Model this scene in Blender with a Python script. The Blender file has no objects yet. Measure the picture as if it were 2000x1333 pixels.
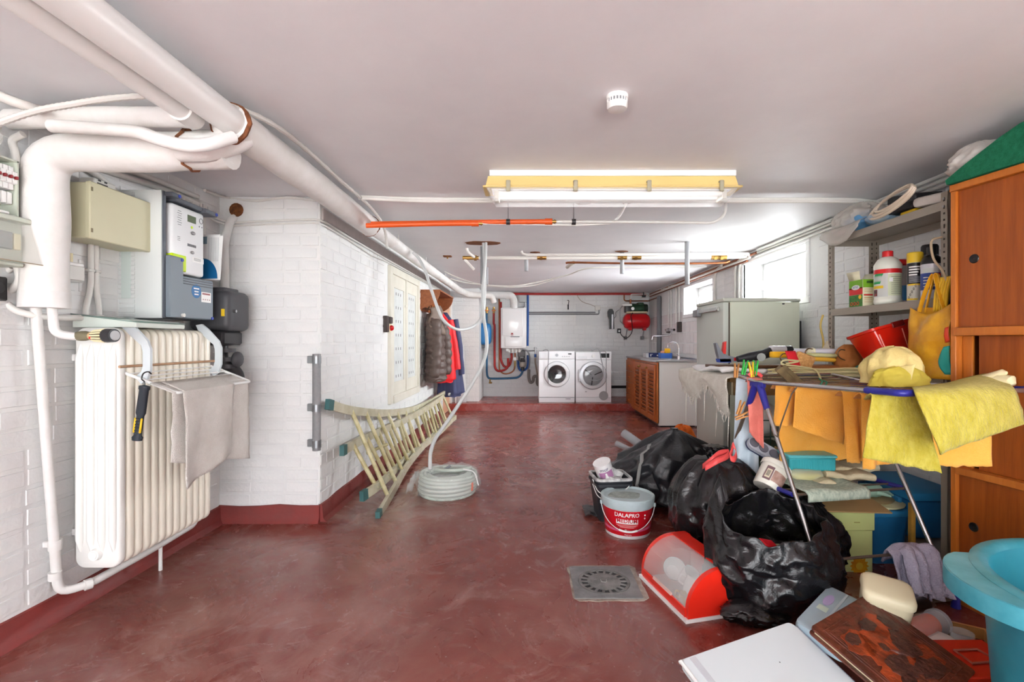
import bpy, bmesh, math, random
from mathutils import Vector, Matrix, Euler, noise
rnd = random.Random(7)
PI = math.pi
SC = bpy.context.scene
COL = SC.collection
# ---------------------------------------------------------------- camera, light, exposure
H = 1.985                                   # ceiling height
XA, XB, XR = -1.88, -1.266, 2.2             # left wall near, left wall far, right wall
YJ, YS, YB = 2.97, 7.74, 8.8                # jog in the left wall, step edge, back wall
Y0 = -3.2                                   # garage opening behind the camera
cd = bpy.data.cameras.new('camera'); cam = bpy.data.objects.new('camera', cd); COL.objects.link(cam)
cam.location = (0, 0, 1.1); cam.rotation_euler = (PI/2, 0, 0)
cd.sensor_width = 36; cd.lens = 36*950/2000; cd.shift_x = -0.015; cd.shift_y = 0.0008; cd.clip_start = 0.02
SC.camera = cam
w = bpy.data.worlds.new('world'); SC.world = w; w.use_nodes = True
bg = w.node_tree.nodes['Background']; bg.inputs[0].default_value = (0.93, 0.965, 1, 1); bg.inputs[1].default_value = 3.9
def lamp(name, typ, loc, rot, energy, color=(1, 1, 1), **k):
    l = bpy.data.lights.new(name, typ); l.energy = energy; l.color = color
    for a, b in k.items(): setattr(l, a, b)
    o = bpy.data.objects.new(name, l); COL.objects.link(o); o.location = loc; o.rotation_euler = rot
    return o
# low hazy sun shining in through the open garage front, daylight at the opening and at the two windows
lamp('sun', 'SUN', (0, -6, 4), (math.radians(24), 0, math.radians(8)), 19, (1, 0.98, 0.95), angle=math.radians(3))
gd = lamp('garage_opening', 'AREA', (0.16, Y0-0.02, H/2), (PI/2, 0, 0), 1, shape='RECTANGLE', size=4.06, size_y=H-0.02); gd.data.cycles.is_portal = True   # guides the daylight through the open garage front
for y0, y1, za, zb, e in ((3.86, 4.92, 1.47, 1.87, 140), (5.8, 6.78, 1.49, 1.84, 330)):
    lamp('window_daylight', 'AREA', (2.95, (y0+y1)/2, (za+zb)/2+0.12), (0, math.radians(78), 0), e, (0.95, 0.98, 1), shape='RECTANGLE', size=0.7, size_y=1.3)
SC.view_settings.view_transform = 'Standard'; SC.view_settings.look = 'None'
SC.view_settings.exposure = 1.27; SC.view_settings.gamma = 1.0; SC.view_settings.use_curve_mapping = False

# ---------------------------------------------------------------- helpers
def P(px, py, Y): return Vector(((px-1030)/950*Y, Y, 1.1-(py-668)/950*Y))    # photo point at real distance Y
def X(px, Y): return (px-1030)/950*Y
def Z(py, Y): return 1.1-(py-668)/950*Y
def lin(c):
    f = lambda v: v/12.92 if v <= 0.04045 else ((v+0.055)/1.055)**2.4
    return tuple(f(x/255) for x in c)+(1,)
MATS = {}
def mat(name, c=(200, 200, 200), rough=0.5, metal=0.0, var=0.0, vs=6.0, c2=None, bump=0.0, bs=60.0, spec=0.5, trans=0.0, alpha=1.0, coat=0.0, stretch=None, sheen=0.0, emit=0.0, ior=1.45, detail=4.0, thin=False):
    if name in MATS: return MATS[name]
    m = bpy.data.materials.new(name); m.use_nodes = True; MATS[name] = m
    nt = m.node_tree; N = nt.nodes; L = nt.links; b = N['Principled BSDF']
    b.inputs['Base Color'].default_value = lin(c); b.inputs['Roughness'].default_value = rough; b.inputs['Metallic'].default_value = metal
    b.inputs['Specular IOR Level'].default_value = spec; b.inputs['Transmission Weight'].default_value = trans; b.inputs['Alpha'].default_value = alpha
    b.inputs['Coat Weight'].default_value = coat; b.inputs['Sheen Weight'].default_value = sheen; b.inputs['IOR'].default_value = ior
    if emit: b.inputs['Emission Color'].default_value = lin(c); b.inputs['Emission Strength'].default_value = emit
    if var or c2 or bump:
        tc = N.new('ShaderNodeTexCoord'); mp = N.new('ShaderNodeMapping'); L.new(tc.outputs['Object'], mp.inputs[0])
        if stretch: mp.inputs['Scale'].default_value = stretch
    if var or c2:
        n = N.new('ShaderNodeTexNoise'); n.inputs['Scale'].default_value = vs; n.inputs['Detail'].default_value = detail; n.inputs['Roughness'].default_value = 0.6
        L.new(mp.outputs[0], n.inputs[0])
        r = N.new('ShaderNodeValToRGB'); L.new(n.outputs[0], r.inputs[0]); L.new(r.outputs[0], b.inputs['Base Color'])
        a = lin(c); k = lin(c2) if c2 else tuple(max(0, x*(1-var)) for x in a[:3])+(1,)
        r.color_ramp.elements[0].position = 0.35; r.color_ramp.elements[0].color = k
        r.color_ramp.elements[1].position = 0.65; r.color_ramp.elements[1].color = a
    if bump:
        n2 = N.new('ShaderNodeTexNoise'); n2.inputs['Scale'].default_value = bs; n2.inputs['Detail'].default_value = 5
        L.new(mp.outputs[0], n2.inputs[0])
        bp = N.new('ShaderNodeBump'); bp.inputs['Strength'].default_value = bump; bp.inputs['Distance'].default_value = 0.01
        L.new(n2.outputs[0], bp.inputs['Height']); L.new(bp.outputs[0], b.inputs['Normal'])
    return m

def catmull(pts, k=6):
    pts = [Vector(p) for p in pts]
    if len(pts) < 3 or k < 2: return pts
    out = []
    for i in range(len(pts)-1):
        p1, p2 = pts[i], pts[i+1]
        p0 = pts[i-1] if i else p1*2-p2
        p3 = pts[i+2] if i+2 < len(pts) else p2*2-p1
        for j in range(k):
            t = j/k
            out.append(0.5*((2*p1)+(p2-p0)*t+(2*p0-5*p1+4*p2-p3)*t*t+(3*p1-p0-3*p2+p3)*t**3))
    out.append(pts[-1]); return out
def rounded(pts, r=0.05, k=5):               # polyline with its corners rounded
    pts = [Vector(p) for p in pts]; out = [pts[0]]
    for i in range(1, len(pts)-1):
        a, b, c = pts[i-1], pts[i], pts[i+1]
        d1, d2 = (a-b), (c-b); q = min(r, d1.length*0.49, d2.length*0.49)
        s, e = b+d1.normalized()*q, b+d2.normalized()*q
        for j in range(k+1):
            t = j/k; out.append(s*(1-t)**2+b*2*t*(1-t)+e*t*t)
    out.append(pts[-1]); return out

from mathutils.bvhtree import BVHTree
class G:
    def __init__(s): s.v = []; s.f = []
    def add(s, v, f, M=None):
        o = len(s.v); s.v += [tuple(M @ Vector(p)) if M else tuple(p) for p in v]; s.f += [tuple(o+i for i in q) for q in f]; return s
    def box(s, c, d, bev=0.0, rot=(0, 0, 0), seg=1, M=None):
        T = Matrix.Translation(c) @ Euler(rot).to_matrix().to_4x4()
        if M: T = M @ T
        x, y, z = d[0]/2, d[1]/2, d[2]/2
        if not bev:
            return s.add([(-x, -y, -z), (x, -y, -z), (x, y, -z), (-x, y, -z), (-x, -y, z), (x, -y, z), (x, y, z), (-x, y, z)],
                         [(0, 3, 2, 1), (4, 5, 6, 7), (0, 1, 5, 4), (1, 2, 6, 5), (2, 3, 7, 6), (3, 0, 4, 7)], T)
        bm = bmesh.new(); bmesh.ops.create_cube(bm, size=1)
        for v in bm.verts: v.co = Vector((v.co.x*d[0], v.co.y*d[1], v.co.z*d[2]))
        bmesh.ops.bevel(bm, geom=bm.edges[:], offset=min(bev, min(d)*0.48), segments=seg, affect='EDGES', profile=0.5)
        bm.verts.index_update()
        s.add([v.co for v in bm.verts], [[v.index for v in f.verts] for f in bm.faces], T); bm.free(); return s
    def b2(s, a, b, bev=0.0, seg=1):           # box from corner to corner
        return s.box([(a[i]+b[i])/2 for i in range(3)], [abs(b[i]-a[i]) for i in range(3)], bev, seg=seg)
    def rings(s, rings, caps=True, closed=False):
        n = len(rings[0]); o = len(s.v)
        for r in rings: s.v += [tuple(p) for p in r]
        m = len(rings)
        for i in range(m if closed else m-1):
            a, b = o+i*n, o+((i+1) % m)*n
            for j in range(n): s.f.append((a+j, a+(j+1) % n, b+(j+1) % n, b+j))
        if caps and not closed:
            s.f.append(tuple(range(o+n-1, o-1, -1))); s.f.append(tuple(range(o+(m-1)*n, o+m*n)))
        return s
    def tube(s, pts, r, n=8, caps=True, closed=False, sx=1.0):
        pts = [Vector(p) for p in pts]; rs = []; m = len(pts); up = None
        for i, p in enumerate(pts):
            if closed: d = pts[(i+1) % m]-pts[i-1]
            else: d = (pts[min(i+1, m-1)]-pts[max(i-1, 0)])
            if d.length < 1e-9: d = Vector((0, 0, 1))
            d.normalize()
            if up is None:
                up = Vector((0, 0, 1)) if abs(d.z) < 0.9 else Vector((1, 0, 0))
            a = d.cross(up)
            if a.length < 1e-6: a = d.orthogonal()
            a.normalize(); b = a.cross(d).normalized(); up = b
            rr = r[i] if isinstance(r, (list, tuple)) else r
            rs.append([p+a*(math.cos(2*PI*j/n)*rr*sx)+b*(math.sin(2*PI*j/n)*rr) for j in range(n)])
        return s.rings(rs, caps, closed)
    def cyl(s, p0, p1, r0, r1=None, n=16, caps=True):
        return s.tube([p0, p1], [r0, r0 if r1 is None else r1], n, caps)
    def lathe(s, prof, n=24, M=None, caps=False, sx=1.0, sy=1.0):
        M = M or Matrix()
        rs = [[M @ Vector((math.cos(2*PI*j/n)*r*sx, math.sin(2*PI*j/n)*r*sy, z)) for j in range(n)] for r, z in prof]
        return s.rings(rs, caps)
    def sphere(s, c, r, n=16, m=10):
        r = r if isinstance(r, (tuple, list)) else (r, r, r)
        prof = [(math.sin(PI*i/m), -math.cos(PI*i/m)) for i in range(m+1)]
        prof[0] = (0.02, -1); prof[-1] = (0.02, 1)
        return s.lathe(prof, n, Matrix.Translation(c) @ Matrix.Diagonal((r[0], r[1], r[2], 1)), True)
    def sheet(s, fn, nu, nv):
        o = len(s.v)
        for i in range(nu+1):
            for j in range(nv+1): s.v.append(tuple(fn(i/nu, j/nv)))
        for i in range(nu):
            for j in range(nv):
                a = o+i*(nv+1)+j; s.f.append((a, a+nv+1, a+nv+2, a+1))
        return s
    def prism(s, pts, depth, M=None):          # 2-D outline in xy, extruded along +z by depth
        n = len(pts); M = M or Matrix()
        v = [M @ Vector((x, y, 0)) for x, y in pts]+[M @ Vector((x, y, depth)) for x, y in pts]
        return s.add(v, [tuple(range(n-1, -1, -1)), tuple(range(n, 2*n))]+[(i, (i+1) % n, n+(i+1) % n, n+i) for i in range(n)])
    def xf(s, M): s.v = [tuple(M @ Vector(p)) for p in s.v]; return s

def rrect(w, h, r, k=4, cx=0, cy=0):
    out = []
    for sx, sy, a0 in ((1, 1, 0), (-1, 1, 90), (-1, -1, 180), (1, -1, 270)):
        for j in range(k+1):
            a = math.radians(a0+90*j/k); out.append((cx+sx*(w/2-r)+r*math.cos(a), cy+sy*(h/2-r)+r*math.sin(a)))
    return out
def frame_M(o, ux, uy):                         # local xy plane spanned by ux, uy at o
    ux = Vector(ux).normalized(); uy = Vector(uy).normalized(); uz = ux.cross(uy).normalized()
    M = Matrix((ux, uy, uz)).transposed().to_4x4(); M.translation = Vector(o); return M
FRONT = lambda o: frame_M(o, (1, 0, 0), (0, 0, 1))      # faces the camera (-Y)
LEFTW = lambda o: frame_M(o, (0, 1, 0), (0, 0, 1))      # on the left wall, faces +X
RIGHTW = lambda o: frame_M(o, (0, -1, 0), (0, 0, 1))    # on the right wall, faces -X

WM = {}
def me_from(g, name, m, smooth=True, ang=38):
    me = bpy.data.meshes.new(name); me.from_pydata(g.v, [], g.f); me.update()
    if m: me.materials.append(m)
    if smooth:
        me.polygons.foreach_set('use_smooth', [True]*len(me.polygons)); me.set_sharp_from_angle(angle=math.radians(ang))
    return me
def fixn(me):
    bm = bmesh.new(); bm.from_mesh(me); bmesh.ops.recalc_face_normals(bm, faces=bm.faces[:]); bm.to_mesh(me); bm.free()
def tag(o, label=None, cat=None, group=None, kind=None):
    if label: o['label'] = label
    if cat: o['category'] = cat
    if group: o['group'] = group
    if kind: o['kind'] = kind
    return o
def thing(name, label, cat, loc=(0, 0, 0), rz=0.0, group=None, rot=None):
    o = bpy.data.objects.new(name, None); COL.objects.link(o); o.empty_display_size = 0.05
    o.location = loc; o.rotation_euler = rot or (0, 0, rz)
    WM[o] = Matrix.Translation(loc) @ Euler(o.rotation_euler).to_matrix().to_4x4()
    return tag(o, label, cat, group)
def part(name, g, m, parent, world=True, label=None, smooth=True, ang=38, kind=None, solid=0.0, fix=True):
    me = me_from(g, name, m, smooth, ang)
    W = WM[parent]
    if world: me.transform(W.inverted())
    if fix: fixn(me)
    o = bpy.data.objects.new(name, me); COL.objects.link(o); o.parent = parent; WM[o] = W
    if solid: sol(o, solid)
    return tag(o, label, kind=kind)
def sol(o, t, off=0.0):
    k = o.modifiers.new('thickness', 'SOLIDIFY'); k.thickness = t; k.offset = off
def solo(name, g, m, label, cat, group=None, kind=None, smooth=True, ang=38, solid=0.0, fix=True):
    me = me_from(g, name, m, smooth, ang)
    xs = [v[0] for v in g.v]; ys = [v[1] for v in g.v]; zs = [v[2] for v in g.v]
    c = Vector(((min(xs)+max(xs))/2, (min(ys)+max(ys))/2, min(zs)))
    me.transform(Matrix.Translation(-c))
    if fix: fixn(me)
    o = bpy.data.objects.new(name, me); COL.objects.link(o); o.location = c; WM[o] = Matrix.Translation(c)
    if solid: sol(o, solid)
    return tag(o, label, cat, group, kind)
def struct(name, g, m, smooth=False, label=None):
    o = solo(name, g, m, label, None, kind='structure', smooth=smooth); return o
def dup(root, loc=None, rz=None, label=None, group=None):
    r = root.copy(); COL.objects.link(r)
    if loc is not None: r.location = loc
    if rz is not None: r.rotation_euler = (0, 0, rz)
    WM[r] = Matrix.Translation(r.location) @ Euler(r.rotation_euler).to_matrix().to_4x4()
    if label: r['label'] = label
    if group: r['group'] = group
    for ch in list(root.children):
        c = ch.copy(); COL.objects.link(c); c.parent = r; WM[c] = WM[r]
        for gch in list(ch.children):
            d = gch.copy(); COL.objects.link(d); d.parent = c; WM[d] = WM[r]
    return r
_tc = {}
def text_g(s, size, M, depth=0.0006, wrap=None, align='CENTER', bold=0.0):
    """lettering as thin geometry; wrap = radius of a cylinder round local y"""
    cu = bpy.data.curves.new('lettering', 'FONT'); cu.body = s; cu.size = size; cu.align_x = align; cu.align_y = 'CENTER'; cu.resolution_u = 2
    cu.offset = bold
    ob = bpy.data.objects.new('lettering', cu); COL.objects.link(ob)
    dg = bpy.context.evaluated_depsgraph_get(); me = bpy.data.meshes.new_from_object(ob.evaluated_get(dg))
    g = G(); vs = []
    for v in me.vertices:
        x, y, z = v.co
        if wrap: vs.append(M @ Vector((math.sin(x/wrap)*(wrap+depth), y, math.cos(x/wrap)*(wrap+depth)-wrap)))
        else: vs.append(M @ Vector((x, y, depth)))
    g.add(vs, [tuple(p.vertices) for p in me.polygons])
    bpy.data.objects.remove(ob); bpy.data.curves.remove(cu); bpy.data.meshes.remove(me)
    return g
def patch(w, h, M, depth=0.0005, cx=0, cy=0, wrap=None, n=8, r=0.0):
    """thin printed patch on a flat face or on a cylinder"""
    g = G()
    if r: return g.prism(rrect(w, h, r, 3, cx, cy), depth, M)
    if not wrap: return g.prism([(cx-w/2, cy-h/2), (cx+w/2, cy-h/2), (cx+w/2, cy+h/2), (cx-w/2, cy+h/2)], depth, M)
    q = wrap+depth
    return g.sheet(lambda u, v: M @ Vector((math.sin((cx-w/2+w*u)/wrap)*q, cy-h/2+h*v, math.cos((cx-w/2+w*u)/wrap)*q-wrap)), n, 1)
def disc(c, r, M, depth=0.0006, n=20):
    return G().prism([(c[0]+r*math.cos(2*PI*i/n), c[1]+r*math.sin(2*PI*i/n)) for i in range(n)], depth, M)
# ---------------------------------------------------------------- materials of the room
def paint(name, c, c2, bump=0.25, bs=35, rough=0.55):
    m = mat(name, c, rough, c2=c2, vs=1.6, bump=bump, bs=bs, spec=0.3, detail=8); return m
M_wall = paint('white_wall_paint', (233, 233, 231), (222, 223, 224), 0.28, 40)
M_brick = paint('white_brick_paint', (236, 236, 234), (224, 225, 226), 0.35, 45)
M_ceil = paint('ceiling_paint', (238, 238, 241), (230, 230, 234), 0.12, 18)
M_white = mat('white_enamel', (236, 236, 234), 0.3)
M_pipew = mat('white_pipe_paint', (230, 229, 228), 0.45, c2=(220, 218, 214), vs=9, bump=0.15, bs=25)
M_lag = mat('painted_lagging', (233, 231, 229), 0.6, c2=(222, 219, 214), vs=6, bump=0.5, bs=14)
M_cond = mat('white_conduit', (224, 222, 217), 0.45, var=0.08, vs=8)
M_grey = mat('grey_plastic', (128, 130, 134), 0.45)
M_dark = mat('dark_plastic', (45, 45, 48), 0.4)
M_black = mat('black_plastic', (22, 22, 24), 0.35)
M_steel = mat('bare_steel', (170, 170, 172), 0.3, 1.0)
M_chrome = mat('chrome', (215, 215, 218), 0.12, 1.0)
M_copper = mat('copper_pipe', (176, 108, 72), 0.35, 0.9, var=0.3, vs=12)
M_brass = mat('brass', (178, 140, 78), 0.35, 0.9)
M_rust = mat('rusty_patch', (140, 86, 54), 0.9, var=0.5, vs=40)
def floor_mat(name, c1, c2, dust):
    m = bpy.data.materials.new(name); m.use_nodes = True; nt = m.node_tree; N = nt.nodes; L = nt.links; b = N['Principled BSDF']
    tc = N.new('ShaderNodeTexCoord'); geo = N.new('ShaderNodeNewGeometry')
    def nz(scale, det, rough, dist=0.0):
        n = N.new('ShaderNodeTexNoise'); n.inputs['Scale'].default_value = scale; n.inputs['Detail'].default_value = det; n.inputs['Roughness'].default_value = rough; n.inputs['Distortion'].default_value = dist
        L.new(geo.outputs['Position'], n.inputs[0]); return n
    def ramp(src, p0, c0, p1, c1_):
        r = N.new('ShaderNodeValToRGB'); r.color_ramp.elements[0].position = p0; r.color_ramp.elements[0].color = c0; r.color_ramp.elements[1].position = p1; r.color_ramp.elements[1].color = c1_
        L.new(src, r.inputs[0]); return r
    def mix(fac, a, bcol):
        k = N.new('ShaderNodeMix'); k.data_type = 'RGBA'
        for sock, v in ((k.inputs[0], fac), (k.inputs[6], a), (k.inputs[7], bcol)):
            if hasattr(v, 'is_linked'): L.new(v, sock)
            else: sock.default_value = v
        return k.outputs[2]
    base = ramp(nz(1.3, 6, 0.6, 0.6).outputs[0], 0.35, lin(c1), 0.68, lin(c2)).outputs[0]
    d = ramp(nz(1.1, 9, 0.68, 2.2).outputs[0], 0.45, (0, 0, 0, 1), 0.8, (0.6, 0.6, 0.6, 1)).outputs[0]
    col = mix(d, base, lin(dust))
    # swept, curved dust marks and pale specks of old paint
    d2 = ramp(nz(4.5, 12, 0.72, 1.6).outputs[0], 0.52, (0, 0, 0, 1), 0.78, (0.55, 0.55, 0.55, 1)).outputs[0]
    col = mix(d2, col, lin((190, 156, 148)))
    # pale cement dust lying at the foot of the wall corner and by the radiator (real stains on the floor)
    for px_, py_, rad, fac, c_ in ((-1.02, 3.22, 0.62, 1.1, (186, 164, 150)), (-1.5, 2.35, 0.75, 0.6, (150, 122, 108)), (-0.9, 1.55, 0.8, 0.5, (192, 150, 140))):
        vm = N.new('ShaderNodeVectorMath'); vm.operation = 'DISTANCE'; L.new(geo.outputs['Position'], vm.inputs[0]); vm.inputs[1].default_value = (px_, py_, 0)
        mr = N.new('ShaderNodeMapRange'); mr.inputs[1].default_value = 0.05; mr.inputs[2].default_value = rad; mr.inputs[3].default_value = fac; mr.inputs[4].default_value = 0.0; L.new(vm.outputs['Value'], mr.inputs[0])
        mm = N.new('ShaderNodeMath'); mm.operation = 'MULTIPLY'; mm.use_clamp = True; L.new(mr.outputs[0], mm.inputs[0])
        L.new(ramp(nz(3.2, 9, 0.7, 1.2).outputs[0], 0.38, (0, 0, 0, 1), 0.66, (1, 1, 1, 1)).outputs[0], mm.inputs[1])
        col = mix(mm.outputs[0], col, lin(c_))
    sp = ramp(nz(55, 2, 0.5).outputs[0], 0.71, (0, 0, 0, 1), 0.75, (0.7, 0.7, 0.7, 1)).outputs[0]
    col = mix(sp, col, lin((190, 165, 160)))
    L.new(col, b.inputs['Base Color'])
    rr = ramp(nz(2.4, 7, 0.65, 1.5).outputs[0], 0.3, (0.16, 0.16, 0.16, 1), 0.75, (0.38, 0.38, 0.38, 1)).outputs[0]
    L.new(rr, b.inputs['Roughness']); b.inputs['Specular IOR Level'].default_value = 0.55
    bp = N.new('ShaderNodeBump'); bp.inputs['Strength'].default_value = 0.12; bp.inputs['Distance'].default_value = 0.01
    L.new(nz(14, 6, 0.6).outputs[0], bp.inputs['Height']); L.new(bp.outputs[0], b.inputs['Normal'])
    return m
M_floor = floor_mat('red_floor_paint', (114, 50, 42), (134, 62, 52), (168, 120, 108))
M_step = floor_mat('red_step_paint', (140, 48, 40), (156, 56, 46), (164, 100, 88))
M_skirt = mat('red_skirting_paint', (138, 54, 50), 0.5, c2=(124, 60, 56), vs=5, bump=0.4, bs=20)
M_dust = mat('cement_dust', (172, 146, 134), 0.9, c2=(150, 108, 98), vs=9)

# ---------------------------------------------------------------- room shell
T = 0.16
struct('floor', G().b2((XA-T, Y0, -0.1), (XR+T, YS+0.02, 0)), M_floor)
struct('floor_step', G().b2((XB-0.02, YS, -0.1), (XR+T, YB+T, 0.112), 0.012), M_step)
struct('ceiling', G().b2((XA-T, Y0, H), (XR+T, YB+T, H+0.12)), M_ceil)
wA = struct('wall_left', G().b2((XA-T, Y0, 0), (XA, YJ+T, H)), M_wall)
wJ = struct('wall_left_return', G().b2((XA, YJ, 0), (XB, YJ+T, H)), M_wall)
wB = struct('wall_left_far', G().b2((XB-T, YJ+T, 0), (XB, YB, H)), M_wall)
wP = struct('wall_pier', G().b2((XB, 8.06, 0.11), (-0.80, YB, H)), M_wall)
wK = struct('wall_back', G().b2((XB-T, YB, 0), (XR+T, YB+T, H)), M_wall)
W1 = (3.83, 4.95, 1.455, 1.885); W2 = (5.76, 6.81, 1.48, 1.85); TR = 0.34
g = G()
ys = [Y0, W1[0], W1[1], W2[0], W2[1], YB+T]
for a, b in ((Y0, W1[0]), (W1[1], W2[0]), (W2[1], YB+T)): g.b2((XR, a, 0), (XR+TR, b, H))
for a, b, c, d in (W1, W2):
    g.b2((XR, a, 0), (XR+TR, b, c)); g.b2((XR, a, d), (XR+TR, b, H))
wR = struct('wall_right', g, M_wall)
# red painted skirting, rough concrete coved into the floor
def skirt(name, pts, h, t):
    g = G(); pts = [Vector(p) for p in pts]
    for a, b in zip(pts, pts[1:]):
        d = (b-a).normalized(); nrm = Vector((d.y, -d.x, 0)); n = max(2, int((b-a).length/0.12))
        rs = []
        for i in range(n+1):
            p = a.lerp(b, i/n); k = h+0.012*noise.noise(p*5); tt = t*(1+0.25*noise.noise(p*4+Vector((5, 0, 0))))
            rs.append([p-nrm*0.01, p+nrm*(tt*2.6), p+nrm*(tt*1.25)+Vector((0, 0, 0.022)), p+nrm*tt+Vector((0, 0, k*0.6)), p+nrm*tt*0.7+Vector((0, 0, k)), p-nrm*0.01+Vector((0, 0, k+0.006))])
        g.rings(rs)
    return struct(name, g, M_skirt, True)
skirt('baseboard_left', [(XA, Y0, 0), (XA, YJ, 0)], 0.095, 0.016)
skirt('baseboard_left_return', [(XA, YJ, 0), (XB, YJ, 0)], 0.1, 0.014)
skirt('baseboard_left_far', [(XB, YJ, 0), (XB, 7.1, 0)], 0.105, 0.016)
# bricks: each pressed into its wall with a recessed joint round it
def brick_mesh(name, l, h, seed, t=0.0032):
    r = random.Random(seed); b = 0.005; g = G(); j = lambda: r.uniform(-0.0016, 0.0016)
    x, z = l/2, h/2
    v = [(-x, -z, -0.006), (x, -z, -0.006), (x, z, -0.006), (-x, z, -0.006)]
    v += [(-x+b+j(), -z+b+j(), t+j()*0.5), (x-b+j(), -z+b+j(), t+j()*0.5), (x-b+j(), z-b+j(), t+j()*0.5), (-x+b+j(), z-b+j(), t+j()*0.5)]
    g.add(v, [(4, 5, 6, 7), (0, 1, 5, 4), (1, 2, 6, 5), (2, 3, 7, 6), (3, 0, 4, 7)])
    return g
BL, BH, CO = 0.196, 0.0655, 0.0752
BR = [me_from(brick_mesh('brick', BL, BH, i), 'brick', M_brick, False) for i in range(6)]
BRH = [me_from(brick_mesh('brick', 0.092, BH, 50+i), 'brick', M_brick, False) for i in range(3)]
BRG = [(brick_mesh('b', BL, BH, i), brick_mesh('b', 0.092, BH, 50+i % 3)) for i in range(6)]
def brick_wall(wall, M, length, z0, z1, holes=(), limit=300, far=99.0):
    """M: local x along the wall, y up, z out of it"""
    Wi = WM[wall].inverted(); cells = []; n = int((z1-z0)/CO)
    for c in range(n):
        yc = z0+(c+0.5)*CO; x = -0.1*(c % 2)*1.04-rnd.uniform(0, 0.01); k = 0
        while x < length:
            hd = rnd.random() < 0.12; l = 0.092 if hd else BL
            a, b = max(x, 0.004), min(x+l, length-0.004)
            if b-a > 0.025 and not any(a < q[1]-0.01 and b > q[0]+0.01 and yc+BH/2 > q[2] and yc-BH/2 < q[3] for q in holes):
                cells.append((a, b, yc, hd))
            x += l+0.0095
    def dist(c):
        p = M @ Vector(((c[0]+c[1])/2, c[2], 0)); d = (p-Vector((0, 0, 1.1))).length
        px = 1030+950*p.x/max(p.y, 0.01); py = 668-950*(p.z-1.1)/max(p.y, 0.01)
        seen = p.y > 0.3 and -60 < px < 2060 and -60 < py < 1400
        return d if (seen and d < far) else d+1000
    cells.sort(key=dist); st = G()
    for i, c in enumerate(cells):
        l = BL if not c[3] else 0.092; sx = (c[1]-c[0])/l
        L = M @ Matrix.Translation(((c[0]+c[1])/2, c[2], rnd.uniform(-0.0012, 0.0014))) @ Matrix.Rotation(rnd.uniform(-0.006, 0.006), 4, 'Z') @ Matrix.Diagonal((sx, rnd.uniform(0.97, 1.02), 1, 1))
        if i < limit and dist(c) < 1000:
            o = bpy.data.objects.new('brick', rnd.choice(BRH if c[3] else BR)); COL.objects.link(o); o.parent = wall; o.matrix_local = Wi @ L
        else:
            q = BRG[i % 6][1 if c[3] else 0]; st.add(q.v, q.f, L)
    if st.v: part('brick_facing', st, M_brick, wall, kind='stuff', smooth=False)
brick_wall(wA, LEFTW((XA, 0.6, 0)), YJ-0.6, 0.10, H, limit=240)
brick_wall(wJ, FRONT((XA, YJ, 0)), XB-XA, 0.10, H, [(0.0, 0.06, 0, 0.01), (0.05, 0.145, 1.86, 1.95)], limit=240)
brick_wall(wB, LEFTW((XB, YJ, 0)), 8.0-YJ, 0.11, H, [(4.38-YJ, 5.62-YJ, 0.5, 1.83), (7.08-YJ, 7.95-YJ, 0, 1.78)], limit=300)
brick_wall(wP, FRONT((XB, 8.06, 0.11)), XB*-1-0.80, 0.0, H-0.11, limit=0)
brick_wall(wK, FRONT((-0.80, YB, 0.112)), XR+0.80, 0.0, H-0.112, limit=0)
brick_wall(wR, RIGHTW((XR, 5.72, 0)), 5.72-1.0, 0.0, H, [(5.72-W1[1]-0.07, 5.72-W1[0]+0.07, W1[2]-0.07, W1[3]+0.05)], limit=260)
# white wall tiles behind the sink
gt = G()
M_tile = mat('white_wall_tile', (232, 226, 226), 0.2, var=0.04, vs=3)
tm = me_from(brick_mesh('tile', 0.146, 0.146, 3, 0.004), 'tile', M_tile, False)
Wi = WM[wR].inverted()
for i in range(19):
    for j in range(4):
        y = 8.6-0.15*i; z = 0.93+0.15*j+0.075
        if y < 5.75 or (z+0.07 > W2[2]-0.06 and W2[0]-0.1 < y < W2[1]+0.1): continue
        o = bpy.data.objects.new('tile', tm); COL.objects.link(o); o.parent = wR; o.matrix_local = Wi @ RIGHTW((XR, y, z))
# pinkish bare band under the ceiling along the far left wall
struct('trim_1', G().b2((XB-0.01, YJ+0.02, 1.85), (XB+0.012, 7.9, 1.925), 0.003), mat('bare_band', (196, 187, 184), 0.8, var=0.1, vs=14))
# concrete edge of dust beside the corner
def blob(pts, z, m, name, label, cat, t=0.003):
    return solo(name, G().prism(pts, t, Matrix.Translation((0, 0, z))), m, label, cat)

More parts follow.
